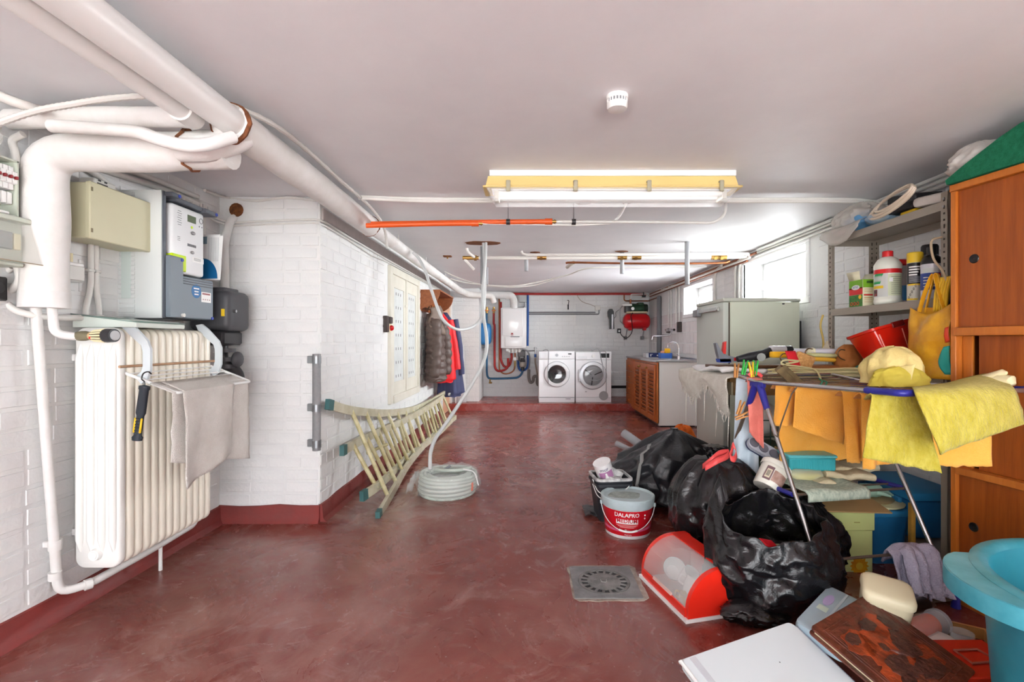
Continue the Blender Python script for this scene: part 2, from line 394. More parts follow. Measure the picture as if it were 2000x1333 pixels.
# windows
M_pvc = mat('white_window_frame', (238, 238, 238), 0.35)
M_glass = mat('window_glass', (250, 252, 252), 0.02, alpha=0.12, spec=0.6)
def window(idx, W):
    a, b, c, d = W; x0 = XR-0.012
    root = thing('window_%d' % idx, None, None, (XR, (a+b)/2, c)); root['kind'] = 'structure'
    g = G(); k = 0.05
    g.b2((x0, a-k, c-k), (XR+0.02, b+k, c), 0.004); g.b2((x0, a-k, d), (XR+0.02, b+k, d+k*0.7), 0.004)
    g.b2((x0, a-k, c), (XR+0.02, a, d), 0.004); g.b2((x0, b, c), (XR+0.02, b+k, d), 0.004)
    part('window_trim', g, M_pvc, root)
    xf = XR+0.2; q = 0.045; g = G()
    g.b2((xf, a, c), (xf+0.06, b, c+q), 0.005).b2((xf, a, d-q), (xf+0.06, b, d), 0.005).b2((xf, a, c+q), (xf+0.06, a+q, d-q), 0.005).b2((xf, b-q, c+q), (xf+0.06, b, d-q), 0.005)
    part('window_frame', g, M_pvc, root)
    g = G(); q2 = 0.05; a2, b2, c2, d2 = a+q+0.004, b-q-0.004, c+q+0.004, d-q-0.004; xs = xf-0.02
    g.b2((xs, a2, c2), (xs+0.05, b2, c2+q2), 0.006).b2((xs, a2, d2-q2), (xs+0.05, b2, d2), 0.006).b2((xs, a2, c2+q2), (xs+0.05, a2+q2, d2-q2), 0.006).b2((xs, b2-q2, c2+q2), (xs+0.05, b2, d2-q2), 0.006)
    s = part('sash', g, M_pvc, root)
    gl = part('pane', G().b2((xs+0.022, a2+q2-0.01, c2+q2-0.01), (xs+0.028, b2-q2+0.01, d2-q2+0.01)), M_glass, s)
    part('window_handle', G().b2((xs-0.03, b2-0.035, (c2+d2)/2-0.05), (xs, b2-0.015, (c2+d2)/2+0.04), 0.005), M_pvc, s)
window(1, W1); window(2, W2)
# bright paved ground outside the windows and in front of the garage
struct('ground_outside', G().b2((-6, Y0-9, -0.12), (7, Y0, -0.02)), mat('pale_paving', (216, 218, 216), 0.9, var=0.1))
# ================================================================ ceiling pipes on the left
t = thing('heating_pipe', 'thick white lagged heating pipe running along the ceiling to the boiler', 'pipe', (-1.065, 1.75, 1.88))
def lagged(pts, r, seed, n=16, amp=0.06):
    g = G(); pts = [Vector(p) for p in pts]; fine = []
    for a, b in zip(pts, pts[1:]):
        k = max(1, int((b-a).length/0.06)); fine += [a.lerp(b, i/k) for i in range(k)]
    fine.append(pts[-1])
    rr = [r*(1+amp*noise.noise(p*6+Vector((seed, 0, 0)))) for p in fine]
    return g.tube(fine, rr, n)
part('lagging', lagged([(-1.065, 1.74, 1.885), (-1.06, 2.5, 1.885), (-1.065, 3.28, 1.88)], 0.067, 1), M_lag, t)
g = lagged(rounded([(-1.065, 3.2, 1.885), (-1.06, 5, 1.885), (-1.04, 7.35, 1.885), (-0.96, 7.85, 1.87), (-0.86, 7.92, 1.862), (-0.58, 7.98, 1.855), (-0.55, 8.02, 1.75)], 0.12), 0.048, 3)
part('lagging', g, M_lag, t, label='thinner run of white lagging beyond the orange pipes')
g = G()
for y, r in ((1.745, 0.071), (3.285, 0.066)):
    rs = []
    for i in range(20):
        a = 2*PI*i/20; k = r*(0.98+0.06*noise.noise(Vector((a*2, y, 0))))
        rs.append((-1.065+math.cos(a)*k, y+0.012*noise.noise(Vector((a*1.7, y, 4))), 1.883+math.sin(a)*k))
    part('frayed_edge', G().tube(rs, 0.008, 6, closed=True), M_rust, t, label='brown frayed end of the lagging')

for y in (4.0, 5.1, 6.3, 7.2):
    part('hanger', G().cyl((-1.06, y, 1.92), (-1.06, y, H), 0.004, n=6), M_cond, t)
t = thing('drain_pipe', 'smooth white plastic drain pipe under the ceiling, ending in the lagged pipe', 'pipe', (-1.05, 1.2, 1.88))
part('tube', G().cyl((-1.045, Y0, 1.895), (-1.06, 1.745, 1.89), 0.055, 0.05, 24), M_white, t)
part('gasket', G().tube([(-1.06+0.051*math.cos(2*PI*i/24), 1.745, 1.89+0.051*math.sin(2*PI*i/24)) for i in range(24)], 0.004, 6, closed=True), M_rust, t)
t = thing('overflow_pipe', 'narrow white pipe tucked beneath the smooth drain pipe', 'pipe', (-1.14, 1.2, 1.87))
part('tube', G().cyl((-1.125, Y0, 1.872), (-1.145, 1.62, 1.868), 0.033, 0.032, 18), M_white, t)
part('brown_line', G().cyl((-1.160, Y0, 1.86), (-1.178, 1.6, 1.857), 0.004, n=6), M_rust, t)
part('socket', G().cyl((-1.143, 1.6, 1.868), (-1.15, 1.68, 1.868), 0.039, 0.036, 16), M_pipew, t)
# branch: fat lagged elbow, going down the wall
t = thing('lagged_riser', 'fat white lagged pipe bending down the wall beside the fuse boxes', 'pipe', (-1.78, 1.8, 1.22))
pts = rounded([(-1.10, 1.80, 1.812), (-1.4, 1.80, 1.80), (-1.79, 1.80, 1.80), (-1.785, 1.80, 1.55), (-1.785, 1.80, 1.28)], 0.11, 7)
part('lagging', lagged(pts, 0.069, 5, 18, 0.1), M_lag, t)
part('end_collar', G().cyl((-1.785, 1.80, 1.225), (-1.785, 1.80, 1.285), 0.0735, 0.072, 24), M_pipew, t)
part('lagging_tail', lagged(rounded([(-1.24, 1.735, 1.785), (-1.14, 1.74, 1.785), (-1.07, 1.78, 1.83), (-1.05, 1.8, 1.86)], 0.05), 0.042, 6, 14), M_lag, t)
part('frayed_joint', G().tube([(-1.245+0.006*math.sin(3*i), 1.80+0.071*math.cos(2*PI*i/18), 1.808+0.071*math.sin(2*PI*i/18)) for i in range(18)], 0.006, 6, closed=True), M_rust, t)
solo('branch_pipe', lagged(rounded([(-1.86, 1.75, 1.90), (-1.6, 1.74, 1.905), (-1.18, 1.72, 1.895)], 0.1), 0.035, 8, 14), M_lag, 'white lagged branch pipe just under the ceiling, above the thin curved one', 'pipe')
pts = catmull([P(100, 246, 1.64), P(200, 252, 1.63), P(268, 258, 1.62), P(310, 272, 1.60), P(360, 284, 1.60), P(405, 282, 1.62), P(455, 268, 1.70)], 5)
solo('branch_pipe', lagged(pts, 0.021, 9, 12), M_lag, 'thin white lagged pipe curving over the fat elbow to the ceiling pipe', 'pipe')
g = G(); pts = catmull([P(-30, 255, 1.36), P(0, 240, 1.38), P(70, 217, 1.40), P(140, 204, 1.42), P(210, 193, 1.46), P(310, 186, 1.53), P(380, 189, 1.63), (-0.985, 1.9, 1.945), (-0.985, 2.6, 1.95), (-0.985, 3.05, 1.945), (-0.975, 3.3, 1.88), (-0.985, 3.42, 1.76)], 14)
solo('corrugated_conduit', G().tube(pts, [0.0105 if i % 2 else 0.0088 for i in range(len(pts))], 8), mat('corrugated_conduit', (205, 203, 198), 0.5), 'ribbed grey white cable conduit sagging from the fuse boxes over the pipes', 'conduit')
# copper feed pipes of the radiator
t = thing('radiator_pipe', 'white painted radiator feed pipe dropping to the floor and running under the radiator', 'pipe', (-1.83, 1.88, 0.12))
pts = rounded([(-1.82, 1.80, 1.24), (-1.84, 1.90, 0.20), (-1.835, 1.905, 0.115), (-1.78, 1.98, 0.115), (-1.765, 2.3, 0.125), (-1.765, 2.58, 0.135), (-1.77, 2.60, 0.2)], 0.05)
part('tube', G().tube(pts, 0.0165, 12), M_pipew, t)
for a_, b_ in (((-1.84, 1.895, 0.29), (-1.838, 1.893, 0.33)), ((-1.84, 1.895, 0.175), (-1.838, 1.893, 0.205)), ((-1.79, 1.965, 0.115), (-1.778, 1.985, 0.115))): part('fitting', G().cyl(a_, b_, 0.0215, n=14), M_pipew, t)
part('bracket', G().b2((-1.88, 1.882, 0.30), (-1.83, 1.905, 0.325), 0.004), M_pipew, t)
part('support_stud', G().cyl((-1.765, 2.34, 0.0), (-1.765, 2.34, 0.12), 0.008, n=8), M_pipew, t)
t = thing('thermostat_valve', 'cream ribbed radiator thermostat valve with a dark round end', 'valve', (-1.70, 1.86, 1.16))
part('feed_pipe', G().tube(rounded([(-1.765, 1.805, 1.24), (-1.765, 1.815, 1.13), (-1.72, 1.85, 1.12), (-1.70, 1.86, 1.122)], 0.05), 0.0155, 12), M_pipew, t)
ax = lambda a: Vector((-1.715, 1.855, 1.122)).lerp(Vector((-1.56, 1.84, 1.124)), a)
part('valve_body', G().tube([ax(0), ax(0.1), ax(0.22), ax(0.36)], [0.017, 0.019, 0.019, 0.014], 12), mat('valve_bronze', (128, 120, 96), 0.5, 0.3), t)
part('collar', G().tube([ax(0.36), ax(0.44)], 0.016, 14), mat('red_dot_collar', (196, 164, 120), 0.5), t)
part('head', G().tube([ax(0.42), ax(0.5), ax(0.76)], [0.017, 0.021, 0.023], 18), mat('dark_slots', (92, 84, 56), 0.6), t)
g = G()
d = (ax(1)-ax(0)).normalized(); u = d.cross(Vector((0, 0, 1))).normalized(); v = u.cross(d)
for i in range(14):
    a = 2*PI*i/14; o = u*math.cos(a)+v*math.sin(a)
    g.tube([ax(0.46)+o*0.020, ax(0.76)+o*0.0245], 0.0032, 6)
part('rib', g, mat('cream_plastic', (232, 222, 182), 0.4), t, kind='stuff')
part('end_ring', G().tube([ax(0.76), ax(0.8), ax(0.99)], [0.0255, 0.0265, 0.025], 24), M_dark, t)
part('end_disc', G().tube([ax(0.985), ax(1.02)], [0.0185, 0.018], 24), mat('grey_disc', (176, 178, 180), 0.4), t)
part('red_mark', G().sphere(ax(0.45)+Vector((0, -0.018, -0.008)), 0.005, 8, 6), mat('red_plastic', (214, 36, 32), 0.35), t)

# ================================================================ radiator
M_rad = mat('radiator_enamel', (240, 234, 220), 0.28, c2=(236, 230, 214), vs=3)
M_radf = mat('radiator_front_enamel', (238, 238, 234), 0.25)
rad = thing('radiator', 'tall cream white column radiator standing by the electric meter', 'radiator', (-1.74, 2.25, 0.18))
RX0, RX1, RZ0, RZ1 = -1.83, -1.648, 0.182, 1.158; RY = 1.965; PITCH = 0.0445
def section(front=False):
    g = G(); wd, ht = RX1-RX0, RZ1-RZ0
    out = [(rrect(wd-0.014, ht-0.014, 0.034, 5), 0.0), (rrect(wd-0.004, ht-0.004, 0.038, 5), 0.005), (rrect(wd, ht, 0.04, 5), 0.012), (rrect(wd, ht, 0.04, 5), 0.024), (rrect(wd-0.004, ht-0.004, 0.038, 5), 0.031), (rrect(wd-0.014, ht-0.014, 0.034, 5), 0.036)]
    g.rings([[Vector((x, y, z)) for x, z in pr] for pr, y in out])
    for i in range(4):
        x = -wd/2+0.024+i*(wd-0.048)/3
        pts = [(x, 0.006, -ht/2+0.07), (x, -0.003, -ht/2+0.12), (x, -0.003, ht/2-0.12), (x, 0.006, ht/2-0.07)]
        if front: g.tube(pts, [0.008, 0.014, 0.014, 0.008], 10)
    return g
s0 = section(True); s1 = section()
mes = None
for i in range(13):
    M = Matrix.Translation(((RX0+RX1)/2, RY+i*PITCH, (RZ0+RZ1)/2))
    if i == 0: part('front_section', G().add(s0.v, s0.f, M), M_radf, rad, ang=50)
    elif mes is None:
        mes = part('section', G().add(s1.v, s1.f, M), M_rad, rad, ang=50)
    else:
        o = mes.copy(); COL.objects.link(o); o.parent = rad; WM[o] = WM[rad]; o.location = (0, (i-1)*PITCH, 0)
for z in (RZ0+0.05, RZ1-0.05): part('hub', G().cyl((-1.74, RY+0.02, z), (-1.74, RY+12.5*PITCH, z), 0.026, n=14), M_rad, rad)
part('end_plug', G().tube([(-1.74, RY-0.016, RZ0+0.06), (-1.74, RY+0.003, RZ0+0.06)], [0.021, 0.026], 20).tube([(-1.74, RY-0.019, RZ0+0.06), (-1.74, RY-0.014, RZ0+0.06)], 0.015, 12), M_radf, rad)
g = G()
for y in (RY+0.05, RY+0.5): g.b2((-1.878, y-0.012, 0.3), (RX0+0.01, y+0.012, 0.33), 0.003).b2((-1.878, y-0.012, 1.02), (RX0+0.01, y+0.012, 1.05), 0.003)
part('wall_bracket', g, M_pipew, rad)
# clip-on airer hung on the radiator
t = thing('radiator_airer', 'small white clip-on drying rack hooked over the radiator', 'drying rack', (-1.6, 2.26, 0.88))
M_airer = mat('white_airer_plastic', (208, 216, 220), 0.35); M_wire = mat('white_wire', (238, 238, 236), 0.35)
for y in (2.02, 2.485):
    g = G(); pr = [(-1.69, 1.185), (-1.66, 1.19), (-1.63, 1.165), (-1.575, 1.105), (-1.562, 1.07), (-1.562, 0.985), (-1.575, 0.945), (-1.6, 0.925), (-1.625, 0.955), (-1.60, 0.975), (-1.593, 1.0), (-1.593, 1.06), (-1.60, 1.085), (-1.655, 1.135), (-1.68, 1.16)]
    g.prism(pr, 0.013, frame_M((0, y+0.007, 0), (1, 0, 0), (0, 0, 1)))
    part('hook_arm', g, M_airer, t, ang=50)
fr = [Vector((-1.655, 2.0, 0.972)), Vector((-1.443, 2.0, 0.889)), Vector((-1.443, 2.535, 0.893)), Vector((-1.655, 2.535, 0.976))]
part('tray_frame', G().tube(rounded([fr[0], fr[1], fr[2], fr[3]], 0.02, 4), 0.0065, 8), M_wire, t)
for i in range(6):
    a = fr[0].lerp(fr[1], (i+0.3)/6.3); b = fr[3].lerp(fr[2], (i+0.3)/6.3)
    part('wire', G().cyl(a, b, 0.0028, n=6), M_wire, t)
part('rod', G().cyl((-1.632, 1.945, 1.0), (-1.632, 2.54, 1.0), 0.0055, n=10), mat('pale_dowel', (190, 150, 116), 0.6, var=0.2, vs=20), t, label='thin wooden dowel')
# floor cloth on it
M_rag = mat('grey_rag', (232, 227, 221), 0.95, c2=(220, 213, 206), vs=7, bump=0.9, bs=240, spec=0.1)
def ragf(x, ya, yb, zt, za, zb, seed, bulge=0.012, over=0.05):
    def f(u, v):
        s = v*(1+over)-over
        y = ya+(yb-ya)*u+0.01*noise.noise(Vector((seed, u*3, v*4)))
        ln = (za+(zb-za)*u); z = zt-ln*max(s, 0)+0.008*noise.noise(Vector((u*5, seed, 1)))*max(s, 0)
        xx = x+0.004+bulge*math.sin(u*9+seed+v)*max(s, 0)+0.01*noise.noise(Vector((u*4, v*5, seed)))*max(s, 0)
        if s < 0: xx = x-0.09*(-s/over); z = zt+0.035*(-s/over)
        return (xx, y, z)
    return f
g = G().sheet(ragf(-1.436, 2.03, 2.37, 0.897, 0.415, 0.34, 1, over=0.1), 26, 30)
t = thing('floor_cloth', 'pale grey floor cloth draped over the radiator drying rack', 'cloth', (-1.44, 2.25, 0.48))
part('fold', g, M_rag, t, solid=0.004)
part('fold', G().sheet(ragf(-1.45, 1.985, 2.52, 0.896, 0.29, 0.40, 4, 0.008, 0.06), 26, 30), M_rag, t, solid=0.004)
# inspection torch
t = thing('work_light', 'black and yellow inspection torch hanging by a hook from the radiator rack', 'torch', (-1.585, 1.975, 0.70), rot=(0, math.radians(8), 0))
M_rub = mat('black_rubber', (44, 50, 58), 0.6)
pr = [(0.019, 0), (0.021, 0.012), (0.015, 0.02), (0.0145, 0.1), (0.019, 0.112), (0.018, 0.205), (0.021, 0.21), (0.021, 0.222), (0.006, 0.226), (0.002, 0.226)]
part('torch_body', G().lathe([(0.002, 0)]+pr, 16, sy=0.75), M_rub, t, world=False)
g = G(); g.box((-0.012, -0.0085, 0.062), (0.008, 0.008, 0.062), 0.003); g.box((0.013, -0.008, 0.062), (0.008, 0.008, 0.062), 0.003)
part('yellow_grip', g, mat('safety_yellow', (235, 196, 40), 0.45), t, world=False)
g = G()
for i in range(6): g.box((0.001, -0.0125, 0.03+i*0.012), (0.016, 0.004, 0.005), 0.001)
part('grip_ridge', g, M_rub, t, world=False, kind='stuff')
part('hook', G().tube(catmull([(0, 0, 0.222), (-0.004, 0, 0.24), (-0.016, 0, 0.25), (-0.012, 0, 0.272), (0.006, 0, 0.282), (0.02, 0, 0.275)], 5), 0.0028, 6), M_black, t, world=False)

# ================================================================ electrics on the left wall
M_beige = mat('beige_metal', (208, 204, 172), 0.4, var=0.03, vs=4)
t = thing('distribution_box', 'blank beige metal electrical box on the white wall', 'electrical box', (-1.81, 2.08, 1.515))
part('case', G().b2((-1.88, 1.935, 1.515), (-1.755, 2.24, 1.738), 0.004), M_beige, t)
part('lid', G().b2((-1.757, 1.93, 1.512), (-1.735, 2.243, 1.741), 0.004), M_beige, t)
g = G()
for z in (1.545, 1.71): g.b2((-1.737, 1.934, z-0.008), (-1.7335, 1.942, z+0.008))
part('lid_clip', g, mat('clip_olive', (120, 110, 80), 0.5), t)  # lid clips in a plain olive brown
t = thing('junction_strip', 'white terminal strip lying on top of the beige box', 'electrical box', (-1.82, 2.1, 1.738))
part('case', G().b2((-1.86, 2.02, 1.739), (-1.80, 2.13, 1.785), 0.004), M_cond, t)
part('terminal_slot', G().b2((-1.8, 2.035, 1.748), (-1.798, 2.085, 1.768)).b2((-1.8, 2.04, 1.775), (-1.798, 2.052, 1.782)).b2((-1.8, 2.07, 1.775), (-1.798, 2.082, 1.782)), M_dark, t)
for (ya, yb), n in zip(((2.075, 2.05), (2.10, 2.115)), ('left', 'right')):
    yw = ya
    g = G().tube(rounded([(-1.862, ya, 1.53), (-1.862, ya, 1.33), (-1.862, yb, 1.24), (-1.862, yb, 1.2)], 0.04), 0.011, 10)
    g.b2((-1.88, ya-0.02, 1.398), (-1.85, ya+0.016, 1.41), 0.003)
    solo('conduit', g, M_cond, 'white conduit below the beige box, the one %s' % ('nearer the fat riser' if n == 'left' else 'nearer the meter cabinet'), 'conduit', 'conduits below the beige box')
M_mg = mat('meter_cabinet_grey', (122, 133, 142), 0.4); M_rib = mat('light_grey_ribbed', (214, 218, 217), 0.45); M_dkg = mat('meter_frame_grey', (88, 94, 102), 0.4); M_blue = mat('blue_cap', (44, 70, 170), 0.35)
MX = -1.68; MY0, MY1, MZ0, MZ1 = 2.25, 2.585, 1.21, 1.80
t = thing('meter_cabinet', 'grey electric meter cabinet with ribbed side and blue corner caps', 'meter cabinet', (-1.78, 2.42, MZ0))
part('back_plate', G().b2((-1.88, MY0, MZ0), (MX-0.055, MY1, MZ1), 0.003), M_dkg, t)
part('side_panel', G().b2((-1.88, MY0-0.012, MZ0), (MX-0.005, MY0, MZ1)), M_rib, t)
g = G()
for i in range(27):
    z = MZ0+0.012+i*0.0215
    g.prism([(0, -0.0085), (0, 0.0085), (0.0025, 0.006), (0.0025, -0.006)], 0.115, frame_M((-1.805, MY0-0.012, z), (0, -1, 0), (0, 0, 1)))
part('side_slat', g, M_rib, t, kind='stuff')
part('side_hatch', G().b2((-1.868, MY0-0.015, 1.3), (-1.822, MY0-0.012, 1.55), 0.002), mat('grey_hatch', (200, 212, 208), 0.4), t)
part('edge_post', G().b2((MX-0.058, MY0-0.006, MZ0), (MX, MY0+0.014, MZ1), 0.003), M_dkg, t)
part('left_pillar', G().b2((MX-0.01, MY0+0.01, MZ0+0.005), (MX+0.02, MY0+0.10, MZ0+0.295), 0.004), M_mg, t)
lc = part('lower_cover', G().b2((MX-0.045, MY0+0.10, MZ0+0.005), (MX+0.012, MY1, MZ0+0.21), 0.005), M_mg, t)
g = G()
for i in range(3): g.b2((MX+0.008, MY0+0.105, MZ0+0.172+i*0.012), (MX+0.0145, MY1-0.01, MZ0+0.177+i*0.012), 0.001)
part('vent_rib', g, M_dkg, lc)
Mw = LEFTW((MX+0.0126, MY0+0.20, MZ0+0.145))
part('round_sticker', disc((0, 0), 0.035, Mw), mat('sticker_blue', (30, 108, 168), 0.4), lc)
g = G()
for i, (dy, wd) in enumerate(((0.013, 0.04), (-0.002, 0.03), (-0.016, 0.03))): g.prism([(-wd/2, dy-0.003), (wd/2, dy-0.003), (wd/2, dy+0.003), (-wd/2, dy+0.003)], 0.0006, Mw @ Matrix.Translation((0, 0, 0.0007)))
part('sticker_print', g, M_white, lc)
Mw = LEFTW((MX+0.0126, MY1-0.06, MZ0+0.12))
part('paper_label', patch(0.075, 0.052, Mw), M_white, lc)
g = patch(0.06, 0.008, Mw, 0.0014, 0, 0.017)
for i in range(4): g.add(*(lambda q: (q.v, q.f))(disc((-0.024+i*0.016, -0.012), 0.003, Mw, 0.0014, 8)))
part('label_print', g, mat('faded_red_print', (150, 90, 92), 0.6), lc)
g = G()
for y, z, x in ((MY0+0.088, MZ0+0.283, MX+0.02), (MY1-0.012, MZ0+0.014, MX+0.012), (MY0+0.05, MZ1-0.012, MX+0.035), (MY1-0.012, MZ1-0.028, MX+0.035)): g.cyl((x-0.002, y, z), (x+0.004, y, z), 0.008, n=14)
part('blue_cap', g, M_blue, t)
part('top_rail', G().b2((MX-0.06, MY0+0.005, MZ1-0.022), (MX+0.035, MY0+0.058, MZ1-0.002), 0.004).b2((MX-0.05, MY0+0.05, MZ1-0.034), (MX+0.02, MY1-0.06, MZ1-0.012), 0.004).b2((MX-0.06, MY1-0.10, MZ1-0.04), (MX+0.035, MY1, MZ1-0.016), 0.004), M_dkg, t)
part('knob', G().cyl((MX+0.02, MY0+0.09, MZ0+0.018), (MX+0.03, MY0+0.09, MZ0+0.018), 0.009, n=12), M_cond, t)
t = thing('electric_meter', 'white digital electric meter with small display and lime green tab', 'meter', (-1.69, 2.4, 1.45))
yA, yB, zA, zB = MY0+0.035, MY0+0.265, 1.43, 1.758; mx = MX+0.01
part('case', G().b2((MX-0.056, yA, zA), (mx, yB, zB), 0.014, 3), mat('meter_white', (228, 230, 231), 0.35), t)
Mw = LEFTW((mx+0.0003, (yA+yB)/2, (zA+zB)/2))
part('display', patch(0.06, 0.034, Mw, 0.001, 0.02, 0.115), mat('lcd_green', (98, 112, 88), 0.25), t)
part('lime_tab', G().b2((mx-0.03, yA-0.001, zA+0.01), (mx+0.003, yA+0.095, zA+0.09), 0.004), mat('lime_plastic', (206, 236, 28), 0.4), t)
part('address_label', patch(0.085, 0.026, Mw, 0.001, 0.065, -0.082), M_white, t)
g = G()
for i in range(7): g.add(*(lambda q: (q.v, q.f))(patch(0.03 if i % 2 else 0.022, 0.002, Mw, 0.0008, -0.065, 0.135-i*0.011)))
for i in range(16): g.add(*(lambda q: (q.v, q.f))(patch(0.0022 if i % 3 else 0.0012, 0.013, Mw, 0.0008, -0.01+i*0.004, -0.016)))
for i in range(3): g.add(*(lambda q: (q.v, q.f))(patch(0.05, 0.0016, Mw, 0.0018, 0.06, -0.075-i*0.005)))
for i in range(3): g.add(*(lambda q: (q.v, q.f))(patch(0.018, 0.002, Mw, 0.0008, -0.07, 0.01-i*0.008)))
for k in (0.075, 0.095): g.add(*(lambda q: (q.v, q.f))(disc((k, 0.092), 0.0035, Mw, 0.0008, 8)))
g.tube([Mw @ Vector((0.088+0.013*math.cos(2*PI*i/16), 0.122+0.013*math.sin(2*PI*i/16), 0.001)) for i in range(16)], 0.0014, 4, closed=True)
part('printed_marks', g, mat('print_grey', (110, 112, 116), 0.6), t)
part('yellow_dot', disc((0.02, 0.075), 0.007, Mw, 0.001, 12), mat('lime_plastic'), t)
part('meter_seal', G().sphere(Mw @ Vector((0.025, 0.047, 0.004)), (0.006, 0.016, 0.009), 10, 6).sphere(Mw @ Vector((0.02, -0.05, 0.004)), (0.005, 0.013, 0.008), 10, 6), M_steel, t)
part('cable_stub', G().cyl((MX-0.03, MY0+0.17, 1.40), (MX-0.03, MY0+0.17, 1.435), 0.011, n=10), M_dark, t)
t = thing('leaflet', 'white leaflet with a dark blue half circle, tucked behind the meter cabinet', 'leaflet', (-1.70, 2.62, 1.42))
Mb = frame_M((-1.775, 2.64, 1.56), (1, -0.1, 0), (0.02, 0, 1))
part('sheet', patch(0.19, 0.24, Mb, 0.003, 0.02, 0), M_white, t)
part('sheet', patch(0.19, 0.24, Mb @ Matrix.Rotation(-0.05, 4, 'Z'), 0.002, 0.03, 0), M_white, t)
g = G().prism([(0.02+0.085*math.cos(PI*i/16), -0.118+0.11*math.sin(PI*i/16)) for i in range(17)], 0.0035, Mb)
part('blue_print', g, mat('leaflet_blue', (26, 104, 160), 0.4), t)
g = patch(0.06, 0.04, Mb, 0.0036, 0.01, 0.09)
part('grey_print', g, mat('leaflet_slate', (112, 136, 148), 0.5), t)
g = G()
for i in range(9): g.add(*(lambda q: (q.v, q.f))(patch(0.002, 0.13, Mb, 0.0034, 0.05+i*0.007, 0.04)))
part('text_print', g, mat('print_pale', (176, 180, 184), 0.6), t)
# gas meter
M_gas = mat('gas_meter_grey', (70, 70, 74), 0.5)
t = thing('gas_meter', 'dark grey gas meter with black pipes behind the electric meter', 'meter', (-1.7, 2.75, 0.85))
part('case', G().b2((-1.86, 2.66, 1.16), (-1.63, 2.87, 1.385), 0.035, 3), M_gas, t)
part('top_lip', G().b2((-1.85, 2.67, 1.375), (-1.66, 2.8, 1.40), 0.006), M_gas, t)
part('lower_bracket', G().b2((-1.86, 2.655, 1.08), (-1.66, 2.84, 1.16), 0.012), M_dark, t)
part('yellow_tag', G().b2((-1.79, 2.655, 1.255), (-1.77, 2.66, 1.285)).b2((-1.67, 2.652, 1.24), (-1.655, 2.66, 1.28)), mat('safety_yellow'), t)
part('side_screw', G().cyl((-1.632, 2.7, 1.27), (-1.615, 2.7, 1.27), 0.008, n=10), M_steel, t)
g = G().tube(rounded([(-1.72, 2.74, 1.1), (-1.72, 2.74, 0.98), (-1.66, 2.80, 0.93), (-1.66, 2.80, 0.82), (-1.72, 2.78, 0.78), (-1.8, 2.76, 0.78)], 0.05), 0.03, 14)
part('gas_pipe', g, M_dark, t)
g = G()
for z in (1.04, 0.99, 0.95): g.cyl((-1.70, 2.76, z), (-1.70, 2.76, z+0.022), 0.042, n=16)
g.sphere((-1.645, 2.76, 1.0), (0.03, 0.04, 0.045), 14, 8)
part('regulator', g, M_gas, t)
# conduits bunched on the wall behind the cabinet
ORD = ('first', 'second', 'third', 'fourth', 'fifth', 'sixth', 'seventh', 'eighth')
for i in range(8):
    y = 2.56+i*0.034
    solo('conduit', G().tube([(-1.862, y, 1.46), (-1.862, y, 1.89)], 0.0115, 10), M_cond, ORD[i]+' white conduit from the meter cabinet in the bundle above the gas meter', 'conduit', 'bundled conduits above the gas meter')
solo('service_duct', G().tube(rounded([(-1.82, 2.93, 1.36), (-1.825, 2.93, 1.70), (-1.80, 2.945, 1.83), (-1.79, 2.99, 1.87)], 0.06), 0.024, 12), M_pipew, 'white service duct rising from the gas meter into the hole in the wall', 'pipe')
g = G(); pts = [(math.cos(2*PI*i/14)*0.042*(1+0.25*noise.noise(Vector((i, 0, 3)))), math.sin(2*PI*i/14)*0.042*(1+0.25*noise.noise(Vector((i, 5, 3))))) for i in range(14)]
solo('rusty_hole', g.prism(pts, 0.008, FRONT((-1.775, YJ+0.001, 1.905))), mat('dark_rust', (78, 44, 26), 0.95, c2=(140, 84, 44), vs=40), 'rusty broken hole at the top of the wall where the duct enters', 'hole')
# fuse boxes at the edge of the picture
M_fuse = mat('fuse_box_grey', (196, 202, 188), 0.45)
t = thing('fuse_box', 'open pale green grey fuse box with white breakers', 'fuse box', (-1.83, 1.6, 1.53))
g = G(); a, b, z0, z1 = 1.45, 1.712, 1.535, 1.735; x0, x1 = -1.88, -1.79
g.b2((x0, a, z0), (x0+0.006, b, z1)).b2((x0, a, z0), (x1, b, z0+0.006)).b2((x0, a, z1-0.006), (x1, b, z1)).b2((x0, b-0.006, z0), (x1, b, z1)).b2((x0, a, z0), (x1, a+0.006, z1))
part('case', g, M_fuse, t)
for i in range(4):
    y = 1.631+i*0.0185; bk = part('breaker', G().b2((x0+0.02, y, 1.63), (x1-0.008, y+0.0172, 1.712), 0.002).b2((x0+0.02, y, 1.65), (x1+0.006, y+0.0172, 1.692), 0.002), M_white, t)
    part('switch_lever', G().b2((x1+0.004, y+0.004, 1.665), (x1+0.016, y+0.013, 1.676), 0.002), mat('dark_red_lever', (140, 40, 44), 0.4), bk)
for i in range(4):
    y = 1.631+i*0.0185; part('terminal_block', G().b2((x0+0.02, y, 1.58), (x1-0.012, y+0.0172, 1.622), 0.003), M_white, t)
g = G()
for i in range(5): g.tube(catmull([(x0+0.05, 1.56+i*0.02, 1.715), (x0+0.04, 1.56+i*0.018, 1.74), (x0+0.03, 1.54+i*0.02, 1.80)], 5), 0.003, 6)
part('wire', g, mat('green_wire', (96, 140, 60), 0.4), t)
g = G()
for i in range(3): g.tube(catmull([(x0+0.05, 1.58+i*0.02, 1.58), (x0+0.05, 1.57+i*0.02, 1.56), (x0+0.03, 1.6+i*0.02, 1.545)], 5), 0.003, 6)
part('wire', g, mat('blue_wire', (46, 70, 140), 0.4), t, label='blue wire at the bottom of the box')
t = thing('fuse_enclosure', 'grey green enclosure with a hinged clear cover below the open fuse box', 'fuse box', (-1.8, 1.6, 1.36))
